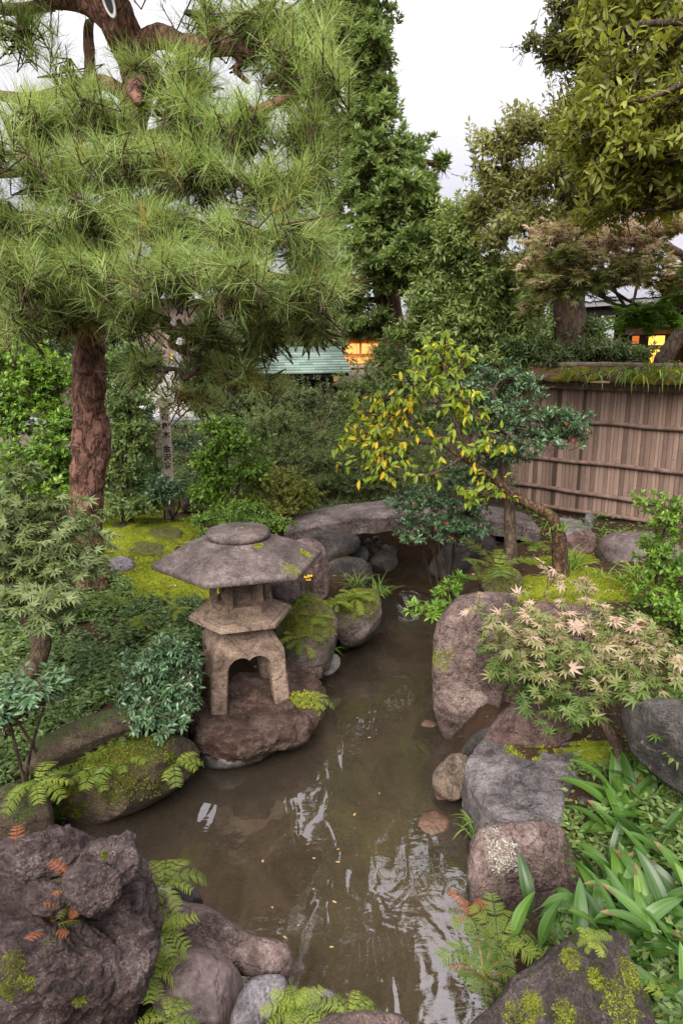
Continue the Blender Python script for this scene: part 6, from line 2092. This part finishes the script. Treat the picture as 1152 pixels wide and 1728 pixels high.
shrub('glossy small leaved shrub crowding the lantern on the near bank', 262, 1215, 3.55, BL([(285, 1100, 3.6, 44, 26, 110), (250, 1130, 3.5, 50, 28, 130), (310, 1130, 3.5, 34, 30, 100), (270, 1170, 3.45, 54, 26, 130), (305, 1185, 3.4, 30, 22, 70), (300, 1205, 3.3, 30, 14, 40), (255, 1195, 3.3, 40, 14, 44), (225, 1165, 3.5, 28, 22, 50)], 0.2), M['blue_leaf'], 62, dens=1.5, per=12, twig=0.09, L=0.036, W=0.014, leaf=LEAF_OVAL, sub=7, dir_up=0.1, droop=0.2, up=0.8)
shrub('blue-green nandina with narrow leaflets at the picture edge', 42, 1330, 2.85, BL([(10, 1165, 2.9, 34, 16, 20), (60, 1170, 2.8, 40, 18, 26), (10, 1200, 2.8, 36, 16, 16)], 0.2), M['blue_leaf'], 63, dens=1.6, per=10, twig=0.12, L=0.05, W=0.017, leaf=LEAF_OVAL, sub=5, tint_shift=0.22, name='nandina', cat='nandina', flat=True, up=1.0)
AZ = shrub('low azalea with a few red blooms spreading in front of the bridge', 760, 955, 5.75, BL([(745, 830, 5.9, 60, 18, 70), (720, 850, 5.8, 60, 16, 80), (780, 855, 5.7, 50, 18, 70), (735, 880, 5.6, 60, 14, 80), (760, 900, 5.5, 50, 12, 60), (700, 905, 5.5, 24, 10, 22), (790, 888, 5.5, 36, 10, 32), (690, 850, 5.7, 30, 10, 24)], 0.25), M['blue_leaf'], 64, dens=1.35, per=10, twig=0.10, L=0.042, W=0.016, sub=6, whorl=True, dir_up=0.5, droop=-0.1, tint_shift=0.16, name='azalea', cat='azalea')
def blossoms(owner, spots):
    rg = np.random.default_rng(4)
    for (px, py, Y) in spots:
        c = at(px, py, Y)
        a = np.arange(7) * 2 * math.pi / 7
        g = Geo()
        leaves(g, LEAF_SIMPLE, np.repeat(c[None], 7, 0), np.stack([np.cos(a), np.full(7, -0.5), np.sin(a) * 0.9 + 0.2], 1), np.array([[0, -1.0, 0.6]] * 7) + rg.normal(size=(7, 3)) * 0.2, 0.015, 0.011, 0.5)
        part('blossom', g, M['flower_red'], owner, False)


blossoms(AZ, [(752, 882, 5.35), (700, 852, 5.5), (762, 908, 5.3), (722, 838, 5.6), (735, 892, 5.35), (775, 858, 5.4)])
b = gpoint(864, 962, 5.15)
ISL = put_tree('small_tree', 'small glossy leaved tree with a straight trunk on the mossy island', 'tree', b,
         [b - [0, 0, .1]] + px_path([(862, 950, 5.15), (860, 900, 5.2), (858, 850, 5.25), (850, 790, 5.3), (845, 730, 5.35), (830, 660, 5.4)]), np.array([14, 11, 10, 9, 8, 6, 3]) * 0.0048,
         BL([(830, 650, 5.6, 60, 34, 120), (870, 690, 5.4, 60, 34, 110), (940, 700, 5.3, 50, 20, 80), (920, 735, 5.2, 60, 20, 90), (970, 720, 5.2, 26, 18, 30), (800, 700, 5.7, 60, 40, 110), (850, 760, 5.4, 60, 30, 100), (800, 800, 5.6, 60, 26, 100), (870, 640, 5.6, 34, 24, 50), (780, 650, 5.7, 50, 30, 70)], 0.35),
         M['blue_leaf'], M['bark'], 65, 0.014, dens=1.05, per=10, twig=0.13, L=0.044, W=0.018, sub=6, whorl=True, dir_up=0.4, droop=-0.05, tint_shift=0.14)
blossoms(ISL, [(965, 742, 5.0), (955, 715, 5.0)])


# ---- crooked yellow leaved tree
def build_yellow():
    b_ = gpoint(946, 950, 5.05)
    t = thing('yellow_leaved_tree', 'crooked leaning tree with drooping yellow-green autumn leaves over the bridge', 'tree', b_)
    g = Geo()
    tr = [b_ - [0, 0, .06]] + px_path([(944, 925, 5.05), (940, 895, 5.05), (925, 868, 5.05), (890, 850, 5.1), (856, 828, 5.1), (830, 805, 5.1), (800, 785, 5.1), (770, 766, 5.15), (745, 750, 5.2)])
    m = 0.0039
    g.tube(tr, np.array([18, 14, 13, 10, 8.5, 7.5, 6.5, 5.5, 4.5, 3.2]) * m, 14, 150, 0.36, 9, freq=16)
    part('trunk', g, M['bark_moss'], t)
    tips = []
    lim = [([(800, 785, 5.1), (778, 740, 5.1), (762, 690, 5.1), (765, 640, 5.1), (790, 600, 5.1)], 5), ([(770, 766, 5.15), (735, 740, 5.2), (700, 715, 5.2), (660, 700, 5.2), (610, 695, 5.2)], 4), ([(780, 772, 5.1), (740, 795, 5.0), (700, 806, 5.0), (650, 800, 5.0), (600, 790, 5.0)], 3.6),
           ([(745, 750, 5.2), (700, 745, 5.2), (650, 740, 5.2), (590, 735, 5.2)], 3.4), ([(762, 690, 5.1), (730, 660, 5.1), (720, 620, 5.1)], 3), ([(765, 660, 5.1), (800, 690, 5.1), (820, 720, 5.1)], 3), ([(765, 640, 5.1), (745, 610, 5.1), (760, 585, 5.1)], 3), ([(856, 828, 5.1), (830, 830, 5.0), (810, 836, 5.0)], 3),
           ([(800, 785, 5.1), (815, 760, 5.05), (840, 745, 5.0)], 3), ([(700, 715, 5.2), (680, 685, 5.2), (650, 670, 5.2)], 2.6), ([(660, 700, 5.2), (640, 730, 5.2), (600, 750, 5.1)], 2.4), ([(700, 806, 5.0), (660, 770, 5.0), (630, 760, 5.0)], 2.2)]
    lg = Geo()
    rg = np.random.default_rng(71)
    A_, B_ = [], []
    for pts, r in lim:
        P_ = np.array(px_path(pts))
        g = Geo(); g.tube(P_, np.linspace(r, 1.2, len(P_)) * m, 7, 26, 0.2, 3, freq=14)
        part('limb', g, M['bark'], t)
        S_ = spline(P_, 30)
        for k in range(22):
            s = S_[rg.integers(8, 30)]
            d = unit(np.array([rg.normal() - 0.3, rg.normal() * 0.8, rg.normal() * 0.6 + 0.45]))
            e_ = s + d * rg.uniform(0.08, 0.26)
            A_.append(s); B_.append(e_)
    A_, B_ = np.array(A_), np.array(B_)
    W_ = Geo(); twigs(W_, A_, B_, 0.004, 0.0018)
    part('twigs', W_, M['bark'], t)
    G_ = Geo()
    n_ = len(A_)
    for i in range(7):
        f = rg.uniform(0.3, 1.02, n_)
        keep = rg.random(n_) < 0.80
        P_ = A_ + (B_ - A_) * f[:, None]
        d = unit(B_ - A_)
        D = unit(d * 0.25 + rg.normal(size=(n_, 3)) * 0.5 + np.array([0, 0, -0.75]))
        N_ = unit(np.array([0, -0.75, 0.7]) + rg.normal(size=(n_, 3)) * 0.5)
        gold = (rg.random(n_) < np.where(A_[:, 0] < at(690, 700, 5.2)[0], 0.24, 0.08))
        tt = np.where(gold, rg.uniform(0.7, 0.98, n_), np.clip(0.27 + rg.normal(size=n_) * 0.15, 0.03, 0.62))
        Ll = rg.uniform(0.042, 0.082, n_)
        leaves(G_, LEAF_OVAL, P_[keep], D[keep], N_[keep], Ll[keep], Ll[keep] * 0.40, tt[keep])
    part('crown', G_, M['yellow_leaf'], t)


build_yellow()

# ---- foreground maples
b = gpoint(-10, 1290, 3.3)
put_tree('maple_tree', 'grey-green maple on a curved trunk in front of the pine', 'tree', b,
         [b - [0, 0, .1]] + px_path([(5, 1220, 3.3), (32, 1165, 3.3), (62, 1115, 3.35), (70, 1080, 3.4), (52, 1050, 3.45), (24, 1022, 3.5), (8, 1000, 3.5), (20, 960, 3.55), (50, 920, 3.6)]), np.array([22, 20, 18, 16, 16, 14, 12, 11, 7, 3]) * 0.0031,
         BL([(30, 800, 3.75, 44, 20, 24), (60, 850, 3.7, 60, 26, 40), (20, 870, 3.6, 50, 26, 36), (110, 890, 3.6, 50, 24, 34), (60, 910, 3.5, 70, 26, 48), (30, 950, 3.4, 60, 22, 40), (120, 940, 3.4, 50, 20, 34), (80, 985, 3.3, 60, 22, 38), (20, 1000, 3.3, 44, 20, 24), (110, 1010, 3.25, 34, 14, 18), (150, 960, 3.4, 30, 16, 12)], 0.32),
         M['maple_green'], M['bark'], 73, 0.014, dens=0.95, per=7, twig=0.14, L=0.058, W=0.058, leaf=LEAF_MAPLE, sub=7, subsize=0.44, flat=True, up=1.0, out=0.15, dir_up=0.05, droop=0.3, rnd=0.45, tint_shift=0.06)
b = gpoint(1056, 1325, 2.9)
put_tree('maple_tree', 'slim little maple with pink tinged leaves beside the slate slab', 'tree', b,
         [b - [0, 0, .1]] + px_path([(1050, 1310, 2.9), (1040, 1262, 2.95), (1020, 1222, 3.0), (1000, 1190, 3.05), (985, 1160, 3.1), (960, 1130, 3.15), (930, 1100, 3.2)]), np.array([12, 11, 10.5, 10, 8, 6, 4, 2]) * 0.0027,
         BL([(840, 1050, 3.4, 40, 16, 18), (880, 1090, 3.3, 50, 18, 30), (930, 1060, 3.35, 60, 20, 38), (900, 1120, 3.2, 50, 16, 28), (960, 1100, 3.2, 60, 22, 44), (1020, 1090, 3.2, 60, 22, 44), (1080, 1080, 3.2, 50, 24, 36), (1000, 1140, 3.1, 60, 18, 36), (1070, 1130, 3.0, 60, 20, 38), (1120, 1110, 3.0, 50, 28, 36), (950, 1150, 3.1, 50, 14, 24), (1110, 1170, 2.9, 50, 18, 26), (900, 1170, 3.2, 44, 14, 20), (1115, 1215, 2.8, 30, 14, 16), (940, 1180, 3.1, 40, 12, 14), (850, 1130, 3.3, 40, 14, 16), (935, 975, 3.8, 26, 8, 8), (985, 990, 3.7, 26, 8, 7), (900, 1030, 3.5, 50, 16, 20), (1000, 1050, 3.4, 60, 16, 26)], 0.3),
         M['maple_pink'], M['bark'], 75, 0.011, dens=0.74, ztint=1.1, per=7, twig=0.13, L=0.049, W=0.049, leaf=LEAF_MAPLE, sub=7, subsize=0.46, flat=True, up=1.0, out=0.1, dir_up=0.05, droop=0.28, rnd=0.4, lvar=0.45, tint_shift=-0.05)
shrub('small leaved azalea with yellow touches at the picture edge behind the maple', 1130, 1180, 4.0, BL([(1130, 870, 4.3, 40, 26, 60), (1120, 930, 4.2, 40, 30, 70), (1140, 980, 4.1, 44, 34, 80), (1110, 1010, 4.0, 40, 24, 60), (1140, 1060, 3.9, 40, 34, 70)], 0.3), M['bright_leaf'], 76, dens=1.6, per=9, twig=0.1, L=0.04, W=0.018, sub=7, whorl=True, dir_up=0.4, name='azalea', cat='azalea')
for (px, py, Y, lab, sd) in ((752, 992, 4.75, 'upper rosette of glossy pieris leaves over the water by the standing boulder', 81), (732, 1030, 4.6, 'lower rosette of glossy pieris leaves hanging beside the standing boulder', 82)):
    shrub(lab, px + 30, py + 30, Y, BL([(px, py, Y, 30, 16, 26)], 0.12), M['bright_leaf'], sd, per=11, twig=0.07, L=0.062, W=0.016, leaf=LEAF_OVAL, sub=6, whorl=True, dir_up=0.7, droop=-0.05, name='pieris', cat='shrub')

# ================================================================== BROAD STRAP LEAVES
def clump(label, px, py, n_, L, W, seed, mat, name, cat, Y=None, e0=(0.75, 1.35), bend=(0.5, 1.5), petiole=0.25, az=(0, 2 * math.pi), spread=0.08, tint=0.5, seg=12, fold=0.18, group=None, loc=None, tsd=0.15, twist=0.3):
    rg = np.random.default_rng(seed)
    b_ = loc if loc is not None else (ground_at(px, py) if Y is None else gpoint(px, py, Y))
    g = Geo()
    P_ = b_ + np.stack([rg.normal(size=n_) * spread, rg.normal(size=n_) * spread, np.full(n_, -0.02)], 1)
    ribbon_leaves(g, P_, rg.uniform(az[0], az[1], n_), rg.uniform(L * 0.7, L * 1.15, n_), rg.uniform(W * 0.8, W * 1.15, n_), rg.uniform(*e0, n_), rg.uniform(*bend, n_),
                  np.clip(tint + rg.normal(size=n_) * tsd, 0.02, 0.98), seg, fold, petiole, rg.normal(size=n_) * twist)
    return solo(name, g, mat, label, cat, b_, group)


for k, (px, py, Y, n_, lab) in enumerate([
    (1085, 1415, 2.62, 14, 'strap leaved aspidistra clump at the foot of the slim maple trunk'),
    (1120, 1380, 2.6, 16, 'strap leaved aspidistra clump below the dark layered slate'),
    (1030, 1425, 2.6, 9, 'aspidistra clump leaning toward the lichen boulder from behind'),
    (1085, 1490, 2.35, 18, 'aspidistra clump in the thick of the strap leaf bed'),
    (1150, 1480, 2.3, 18, 'aspidistra clump at the picture edge below the slate'),
    (1085, 1555, 2.2, 13, 'aspidistra clump arching over the lichen boulder flank'),
    (1100, 1580, 2.05, 18, 'aspidistra clump standing behind the near mossy rock'),
    (960, 1590, 2.1, 8, 'small low aspidistra tuft between the lichen boulder and the near mossy rock'),
    (1150, 1620, 1.9, 16, 'nearest aspidistra clump with pale striped leaves at the lower corner')]):
    clump(lab, px, py, int(n_ * 2.4), 0.33 if n_ > 9 else 0.23, 0.054, 200 + k, M['aspidistra'], 'aspidistra', 'aspidistra', Y=Y, e0=(0.7, 1.4), bend=(0.6, 1.7), petiole=0.22, spread=0.10, tint=0.40, az=(-1.0, 1.9) if k in (2, 5, 7, 0) else (0, 6.283), group='broad strap leaf plants', tsd=0.17, fold=0.14)

# grass tufts
for (px, py, Y, n_, L, W, lab, tn) in [
    (965, 955, 5.2, 60, 0.24, 0.010, 'grassy tuft at the base of the crooked trunk', 0.6),
    (1075, 985, 4.7, 90, 0.26, 0.012, 'big bright green grass tuft beside the smooth fence boulder', 0.8),
    (1020, 985, 4.9, 50, 0.20, 0.010, 'grass tuft on the moss before the smooth fence boulder', 0.65),
    (945, 890, 5.0, 26, 0.16, 0.010, 'thin grass tuft growing on the crooked trunk', 0.6),
    (800, 1400, 2.85, 34, 0.17, 0.009, 'grass tuft on the water side of the lichen boulder', 0.55),
    (845, 1382, 2.8, 34, 0.15, 0.009, 'grass tuft on the crest of the lichen boulder', 0.5),
    (600, 985, 5.3, 44, 0.20, 0.008, 'dark grass tuft on the rock jutting before the bridge', 0.35),
    (640, 1000, 5.2, 34, 0.2, 0.008, 'arching grass tuft at the tip of the jutting rock', 0.4),
    (545, 1100, 4.5, 20, 0.16, 0.007, 'hanging grass wisps on the fern covered rock', 0.5)]:
    zz = None
    loc = at(px, py, Y)
    clump(lab, px, py, n_, L, W, int(px * 3 + py), M['grass'], 'grass_tuft', 'grass tuft', loc=loc, e0=(0.5, 1.4), bend=(0.8, 2.2), petiole=0.0, spread=0.035, tint=tn, seg=7, fold=0.2)
# grass hanging from the fence coping
rg = np.random.default_rng(9)
for k, (px, lab) in enumerate([(985, 'short grass fringe hanging at the far end of the mossy coping'), (1020, 'thin grass fringe hanging midway along the mossy coping'), (1070, 'thick drooping grass on the mossy coping'), (1100, 'wide drooping grass fringe on the mossy coping near the lamps'), (1135, 'drooping grass at the near end of the mossy coping')]):
    d = ray(px, 645)
    kk = np.dot(FA - CAMP, FN) / np.dot(d, FN)
    p = CAMP + d * kk
    p = np.array([p[0], p[1], FH + 0.07]) + FN * 0.20
    azn = math.atan2(FN[1], FN[0])
    clump(lab, 0, 0, 30 if k > 1 else 18, 0.36 if k > 1 else 0.26, 0.017, 300 + k, M['grass'], 'hanging_grass', 'grass', loc=p, e0=(0.1, 1.2), bend=(1.4, 2.6), petiole=0.0, az=(azn - 1.1, azn + 1.1), spread=0.15 if k > 1 else 0.09, tint=0.55, seg=8)

# ================================================================== FERNS
FV = []
def fern(label, px, py, Y, scale=1.0, rz=0.0, kind=0, loc=None):
    p = at(px, py, Y)
    if kind not in fern.made:
        spec = [dict(seed=1, fronds=10, L=0.25, width=0.28, pairs=17, tbase=0.6), dict(seed=2, fronds=9, L=0.21, e0=(0.0, 0.7), bend=(1.0, 1.8), tbase=0.72, width=0.3, pairs=15), dict(seed=3, fronds=8, L=0.12, e0=(0.3, 1.2), bend=(0.8, 1.4), tbase=0.10, pairs=13, pinnules=6, width=0.3), dict(seed=4, fronds=5, L=0.36, e0=(0.5, 1.0), bend=(0.7, 1.2), width=0.36, tbase=0.5, pinnules=9, pairs=15), dict(seed=5, fronds=14, L=0.15, e0=(0.0, 1.1), bend=(0.8, 1.6), tbase=0.8, pairs=13, pinnules=7, width=0.3), dict(seed=6, fronds=10, L=0.2, tbase=0.36, width=0.28, pairs=15)][kind]
        g = fern_geo(**spec)
        o = link_mesh('fern', g, M['fern'], False)
        tag(o, label, 'fern')
        o.location = tuple(p); o.rotation_euler = (0, 0, rz); o.scale = (scale,) * 3
        fern.made[kind] = o
        return o
    o = copy_thing(fern.made[kind], p, rz, scale, label)
    return o


fern.made = {}
for a in [
    ('fern hanging on the mossy bank boulder over the pond', 160, 1310, 3.0, 0.85, 0.3, 0),
    ('fern with short fronds low on the mossy bank boulder', 200, 1290, 3.02, 0.8, 1.5, 0),
    ('dark fern tucked between the glossy shrub and the bank boulder', 205, 1240, 3.15, 0.7, 2.6, 5),
    ('bright lime fern sprig at the edge of the bank boulder near the lantern slab', 292, 1290, 3.12, 0.85, 0.9, 1),
    ('yellowing fern on the dark moss covered boulder at the picture edge', 60, 1325, 2.72, 0.9, 0.2, 1),
    ('bright fern drooping from the lantern slab corner', 524, 1185, 3.85, 0.8, 2.0, 1),
    ('light green fern on top of the fern covered rock beside the lantern', 530, 1045, 4.5, 0.95, 0.0, 4),
    ('lacy fern on the flank of the fern covered rock', 510, 1080, 4.42, 1.1, 1.0, 4),
    ('pale fern frond beside the small yellow flower', 500, 1015, 4.6, 0.8, 1.2, 5),
    ('yellow-green fern on top of the jutting rock before the bridge', 600, 1010, 5.0, 1.1, 0.7, 4),
    ('second yellow-green fern trailing along the jutting rock toward the lantern', 570, 1020, 4.95, 0.9, 2.7, 4),
    ('tall fern with a ladder of leaflets beside the straight island trunk', 838, 962, 5.0, 1.15, 2.2, 3),
    ('spreading dark fern at the foot of the straight island trunk', 810, 980, 4.95, 1.0, 0.4, 5),
    ('fern between the straight trunk and the crooked trunk', 900, 925, 5.2, 0.8, 1.9, 0),
    ('light fern under the pink tinged maple beside the slate slab', 890, 1205, 3.4, 0.8, 0.5, 4),
    ('fern behind the slate slab at the maple shade', 950, 1215, 3.4, 0.75, 1.7, 0),
    ('orange-brown fern at the waterline of the lichen boulder', 790, 1545, 2.25, 0.95, 0.8, 2),
    ('green fern spraying over the water below the lichen boulder', 840, 1600, 2.08, 0.95, 1.0, 0),
    ('fern dipping to the water beside the near mossy rock', 815, 1650, 1.92, 0.75, 2.9, 5),
    ('tiny rust fern on the crown of the lava rock at the picture edge', 30, 1450, 1.72, 0.83, 0.3, 2),
    ('tiny rust fern in the crack between the lava knobs', 125, 1490, 1.58, 0.75, 1.2, 2),
    ('tiny rust fern below the lava knobs', 120, 1530, 1.55, 0.68, 2.2, 2),
    ('rust fern pair on the lava rock face', 80, 1575, 1.52, 0.75, 2.9, 2),
    ('lowest rust fern on the lava rock face', 80, 1640, 1.50, 0.68, 0.9, 2),
    ('lime fern trailing down beside the lava rock onto the smooth boulder', 270, 1575, 1.86, 0.85, 0.4, 4),
    ('lime fern lower down between the lava rock and the smooth boulder', 255, 1640, 1.80, 0.8, 1.9, 4),
    ('upright lime fern at the tip of the lava rock over the water', 278, 1490, 2.0, 0.75, 2.4, 1),
    ('yellow-green fern by the pale stone at the near shore', 500, 1705, 1.74, 0.75, 0.6, 4),
    ('small fern at the lower edge beside the pinkish stone', 590, 1715, 1.72, 0.55, 1.4, 1),
    ('tiny fern under the smooth brown boulder', 285, 1722, 1.68, 0.5, 2.0, 1),
    ('mossy fern on top of the near mossy rock', 1000, 1590, 1.72, 0.4, 2.0, 4),
    ('fern at the lower corner among the aspidistra', 1130, 1700, 1.72, 0.7, 0.9, 1),
    ('fern on the moss slope under the pine', 195, 1020, 4.3, 0.7, 1.0, 0),
    ('pale fern on the moss slope behind the glossy shrub', 235, 1050, 4.1, 0.7, 2.0, 4),
    ('fern near the lantern platform on the moss', 300, 1030, 4.4, 0.6, 0.2, 4)]:
    fern(*a[:3], a[3], a[4], a[5], a[6])

# yellow flower
p = at(520, 980, 4.75)
tf = thing('yellow_flower', 'small yellow flowers on a thin stalk beside the lantern cap', 'flower', p)
g = Geo(); g.tube([p - [0, 0, 0.12], p], [0.003, 0.002], 5, 5); part('stem', g, M['grass'], tf)
g = Geo()
rg = np.random.default_rng(3)
for c in (p, p + [0.012, 0, 0.03], p + [-0.012, 0, 0.02]):
    a = np.arange(6) * math.pi / 3
    leaves(g, LEAF_SIMPLE, np.repeat(c[None], 6, 0), np.stack([np.cos(a), np.sin(a) * 0.6 - 0.4, 0.5 + 0 * a], 1), np.array([[0, -0.6, 1.0]] * 6), 0.026, 0.013, 0.5)
part('petals', g, M['flower_yellow'], tf, smooth=False)

# low ground cover over the earth banks: uncountable small leaves
def cover(name, poly_px, zs, n_, L, W, seed, mat, tint=0.5, leaf=LEAF_SIMPLE, hgt=0.05):
    rg = np.random.default_rng(seed)
    P2 = np.array([on(x, y, zs)[:2] for x, y in poly_px])
    lo, hi = P2.min(0), P2.max(0)
    X = rg.uniform(lo, hi, (n_ * 4, 2))
    ins = np.zeros(len(X), bool)
    for a, b_ in zip(P2, np.roll(P2, -1, 0)):
        c = (a[1] > X[:, 1]) != (b_[1] > X[:, 1])
        xi = a[0] + (X[:, 1] - a[1]) * (b_[0] - a[0]) / (b_[1] - a[1] if abs(b_[1] - a[1]) > 1e-9 else 1e-9)
        ins ^= c & (X[:, 0] < xi)
    ins &= (pond_dist(X) > 0.03) & (moss_amount(X[:, 0], X[:, 1]) < 0.2)
    nz = fbm(np.hstack([X * 3.2, X[:, :1] * 0]), 3, seed)
    X = X[ins & (nz > -0.22 + rg.normal(size=len(nz)) * 0.1)][:n_]
    z = gz(X[:, 0], X[:, 1]) + np.abs(rg.normal(size=len(X))) * hgt + np.maximum(0, fbm(np.hstack([X * 2.0, X[:, :1] * 0 + 3]), 3, seed + 1)) * hgt * 4
    P_ = np.column_stack([X, z])
    a = rg.uniform(0, 2 * math.pi, len(X))
    D = unit(np.stack([np.cos(a), np.sin(a), rg.normal(size=len(X)) * 0.35], 1))
    N_ = unit(np.array([0, -0.35, 1.0]) + rg.normal(size=(len(X), 3)) * 0.4)
    g = Geo()
    Ll = rg.uniform(L * 0.6, L * 1.3, len(X))
    leaves(g, leaf, P_, D, N_, Ll, Ll * W / L, np.clip(tint + 0.3 * fbm(P_ * 3, 2, 5) + rg.normal(size=len(X)) * 0.12, 0.02, 0.98))
    o = link_mesh(name, g, mat, False)
    return tag(o, None, None, None, 'stuff')


cover('ground_cover', [(0, 1120), (60, 1060), (150, 1020), (200, 985), (340, 1020), (340, 1110), (300, 1240), (150, 1250), (0, 1330)], 0.38, 34000, 0.044, 0.02, 401, M['mid_leaf'], 0.45, hgt=0.045)
cover('slope_undergrowth', [(-80, 1080), (110, 1060), (215, 1165), (180, 1200), (60, 1262), (-80, 1330)], 0.36, 9000, 0.04, 0.018, 408, M['mid_leaf'], 0.35, hgt=0.035)
cover('bank_undergrowth', [(-200, 960), (120, 960), (160, 1040), (0, 1120), (-200, 1120)], 0.48, 9000, 0.04, 0.018, 402, M['mid_leaf'], 0.5)
cover('far_undergrowth', [(-300, 790), (360, 820), (520, 850), (520, 880), (250, 868), (170, 880), (100, 900), (-300, 900)], 0.52, 26000, 0.05, 0.024, 403, M['mid_leaf'], 0.45, hgt=0.11)
cover('back_undergrowth', [(-400, 700), (560, 740), (900, 740), (900, 830), (480, 850), (100, 850), (-400, 850)], 0.6, 22000, 0.07, 0.03, 406, M['mid_leaf'], 0.4, hgt=0.12)
cover('fence_undergrowth', [(870, 850), (1152, 880), (1300, 900), (1300, 960), (1000, 930), (880, 890)], 0.58, 1400, 0.04, 0.014, 407, M['bright_leaf'], 0.4, hgt=0.02)
cover('shore_undergrowth', [(960, 1060), (1152, 1040), (1300, 1150), (1250, 1300), (1060, 1260), (1000, 1180)], 0.6, 3000, 0.03, 0.014, 404, M['bright_leaf'], 0.4)
cover('corner_undergrowth', [(965, 1300), (1030, 1290), (1200, 1330), (1500, 1700), (1120, 1800), (1060, 1620), (900, 1580), (1000, 1500), (950, 1390)], 0.22, 9000, 0.035, 0.018, 405, M['mid_leaf'], 0.6)

rg = np.random.default_rng(55)
Xm = np.column_stack([rg.uniform(-3.6, 3.6, 700000), rg.uniform(3.2, 8.2, 700000)])
Xm = Xm[(moss_amount(Xm[:, 0], Xm[:, 1]) + 0.5 * fbm(np.column_stack([Xm * 4, 0 * Xm[:, 0]]), 4, 31) > 0.6) & (pond_dist(Xm) > 0.06)][:160000]
zm = gz(Xm[:, 0], Xm[:, 1])
g = Geo()
Pm = np.column_stack([Xm, zm - 0.002 + 0.02 * np.maximum(0, fbm(np.column_stack([Xm * 14, 0 * zm]), 3, 8))])
a = rg.uniform(0, 2 * math.pi, len(Xm))
leaves(g, LEAF_SIMPLE, Pm, np.stack([np.cos(a) * 0.7, np.sin(a) * 0.7, np.full(len(a), 0.7)], 1), rg.normal(size=(len(a), 3)) + [0, 0, .8], rg.uniform(0.006, 0.016, len(a)), 0.006, np.clip(0.5 + 0.5 * fbm(Pm * 5, 4, 3) + rg.normal(size=len(a)) * 0.07, 0.02, 0.98))
tag(link_mesh('moss', g, M['moss_tuft'], False), kind='stuff')

# dry leaves and old needles lying on the banks
rg = np.random.default_rng(66)
Xl = np.column_stack([rg.uniform(-3.4, 3.4, 3000), rg.uniform(1.6, 7.5, 3000)])
Xl = Xl[pond_dist(Xl) > 0.05]
g = Geo()
a = rg.uniform(0, 6.28, len(Xl))
leaves(g, LEAF_OVAL, np.column_stack([Xl, gz(Xl[:, 0], Xl[:, 1]) + 0.012]), np.stack([np.cos(a), np.sin(a), 0.2 * rg.normal(size=len(a))], 1), np.array([0, 0, 1.0]) + rg.normal(size=(len(a), 3)) * 0.35, rg.uniform(0.015, 0.045, len(a)), 0.014, rg.uniform(0, 1, len(a)))
M['litter'] = leaf_mat('leaf_litter', [(0.0, (0.10, 0.05, 0.025)), (0.5, (0.24, 0.13, 0.06)), (1.0, (0.40, 0.26, 0.12))], 0.8, 0.1)
tag(link_mesh('leaf_litter', g, M['litter'], False), kind='stuff')

# fallen leaves on the water
rg = np.random.default_rng(12)
lf = None
M['fallen'] = leaf_mat('fallen_leaf', [(0.0, (0.40, 0.20, 0.06)), (0.5, (0.40, 0.27, 0.15)), (1.0, (0.50, 0.38, 0.25))], 0.6, 0.1)
for k, (px, py) in enumerate([(526, 1448), (443, 1456), (528, 1502), (461, 1533), (505, 1559), (477, 1579), (555, 1598), (568, 1434), (605, 1212), (574, 1455), (640, 1340), (600, 1372), (560, 1520), (620, 1245)]):
    p = on(px, py, 0.004)
    if lf is None:
        g = Geo()
        leaves(g, LEAF_OVAL, np.zeros((1, 3)), np.array([[1.0, 0, 0]]), np.array([[0, 0, 1.0]]), 0.020, 0.009, 0.4)
        g.V[0] *= np.array([1, 1, 0.5])
        lf = solo('fallen_leaf', Geo().add(g.V[0] + p, g.F[0]).add(np.zeros((0, 3)), np.zeros((0, 4), int)), M['fallen'], 'small tan fallen leaf floating on the brown pond', 'leaf', p, 'leaves floating on the pond') if False else None
        o = link_mesh('fallen_leaf', g, M['fallen'], False)
        o.location = tuple(p)
        lf = tag(o, 'small tan fallen leaf floating on the brown pond', 'leaf', 'leaves floating on the pond')
    else:
        copy_thing(lf, p, rg.uniform(0, 6.28), rg.uniform(0.7, 1.3))
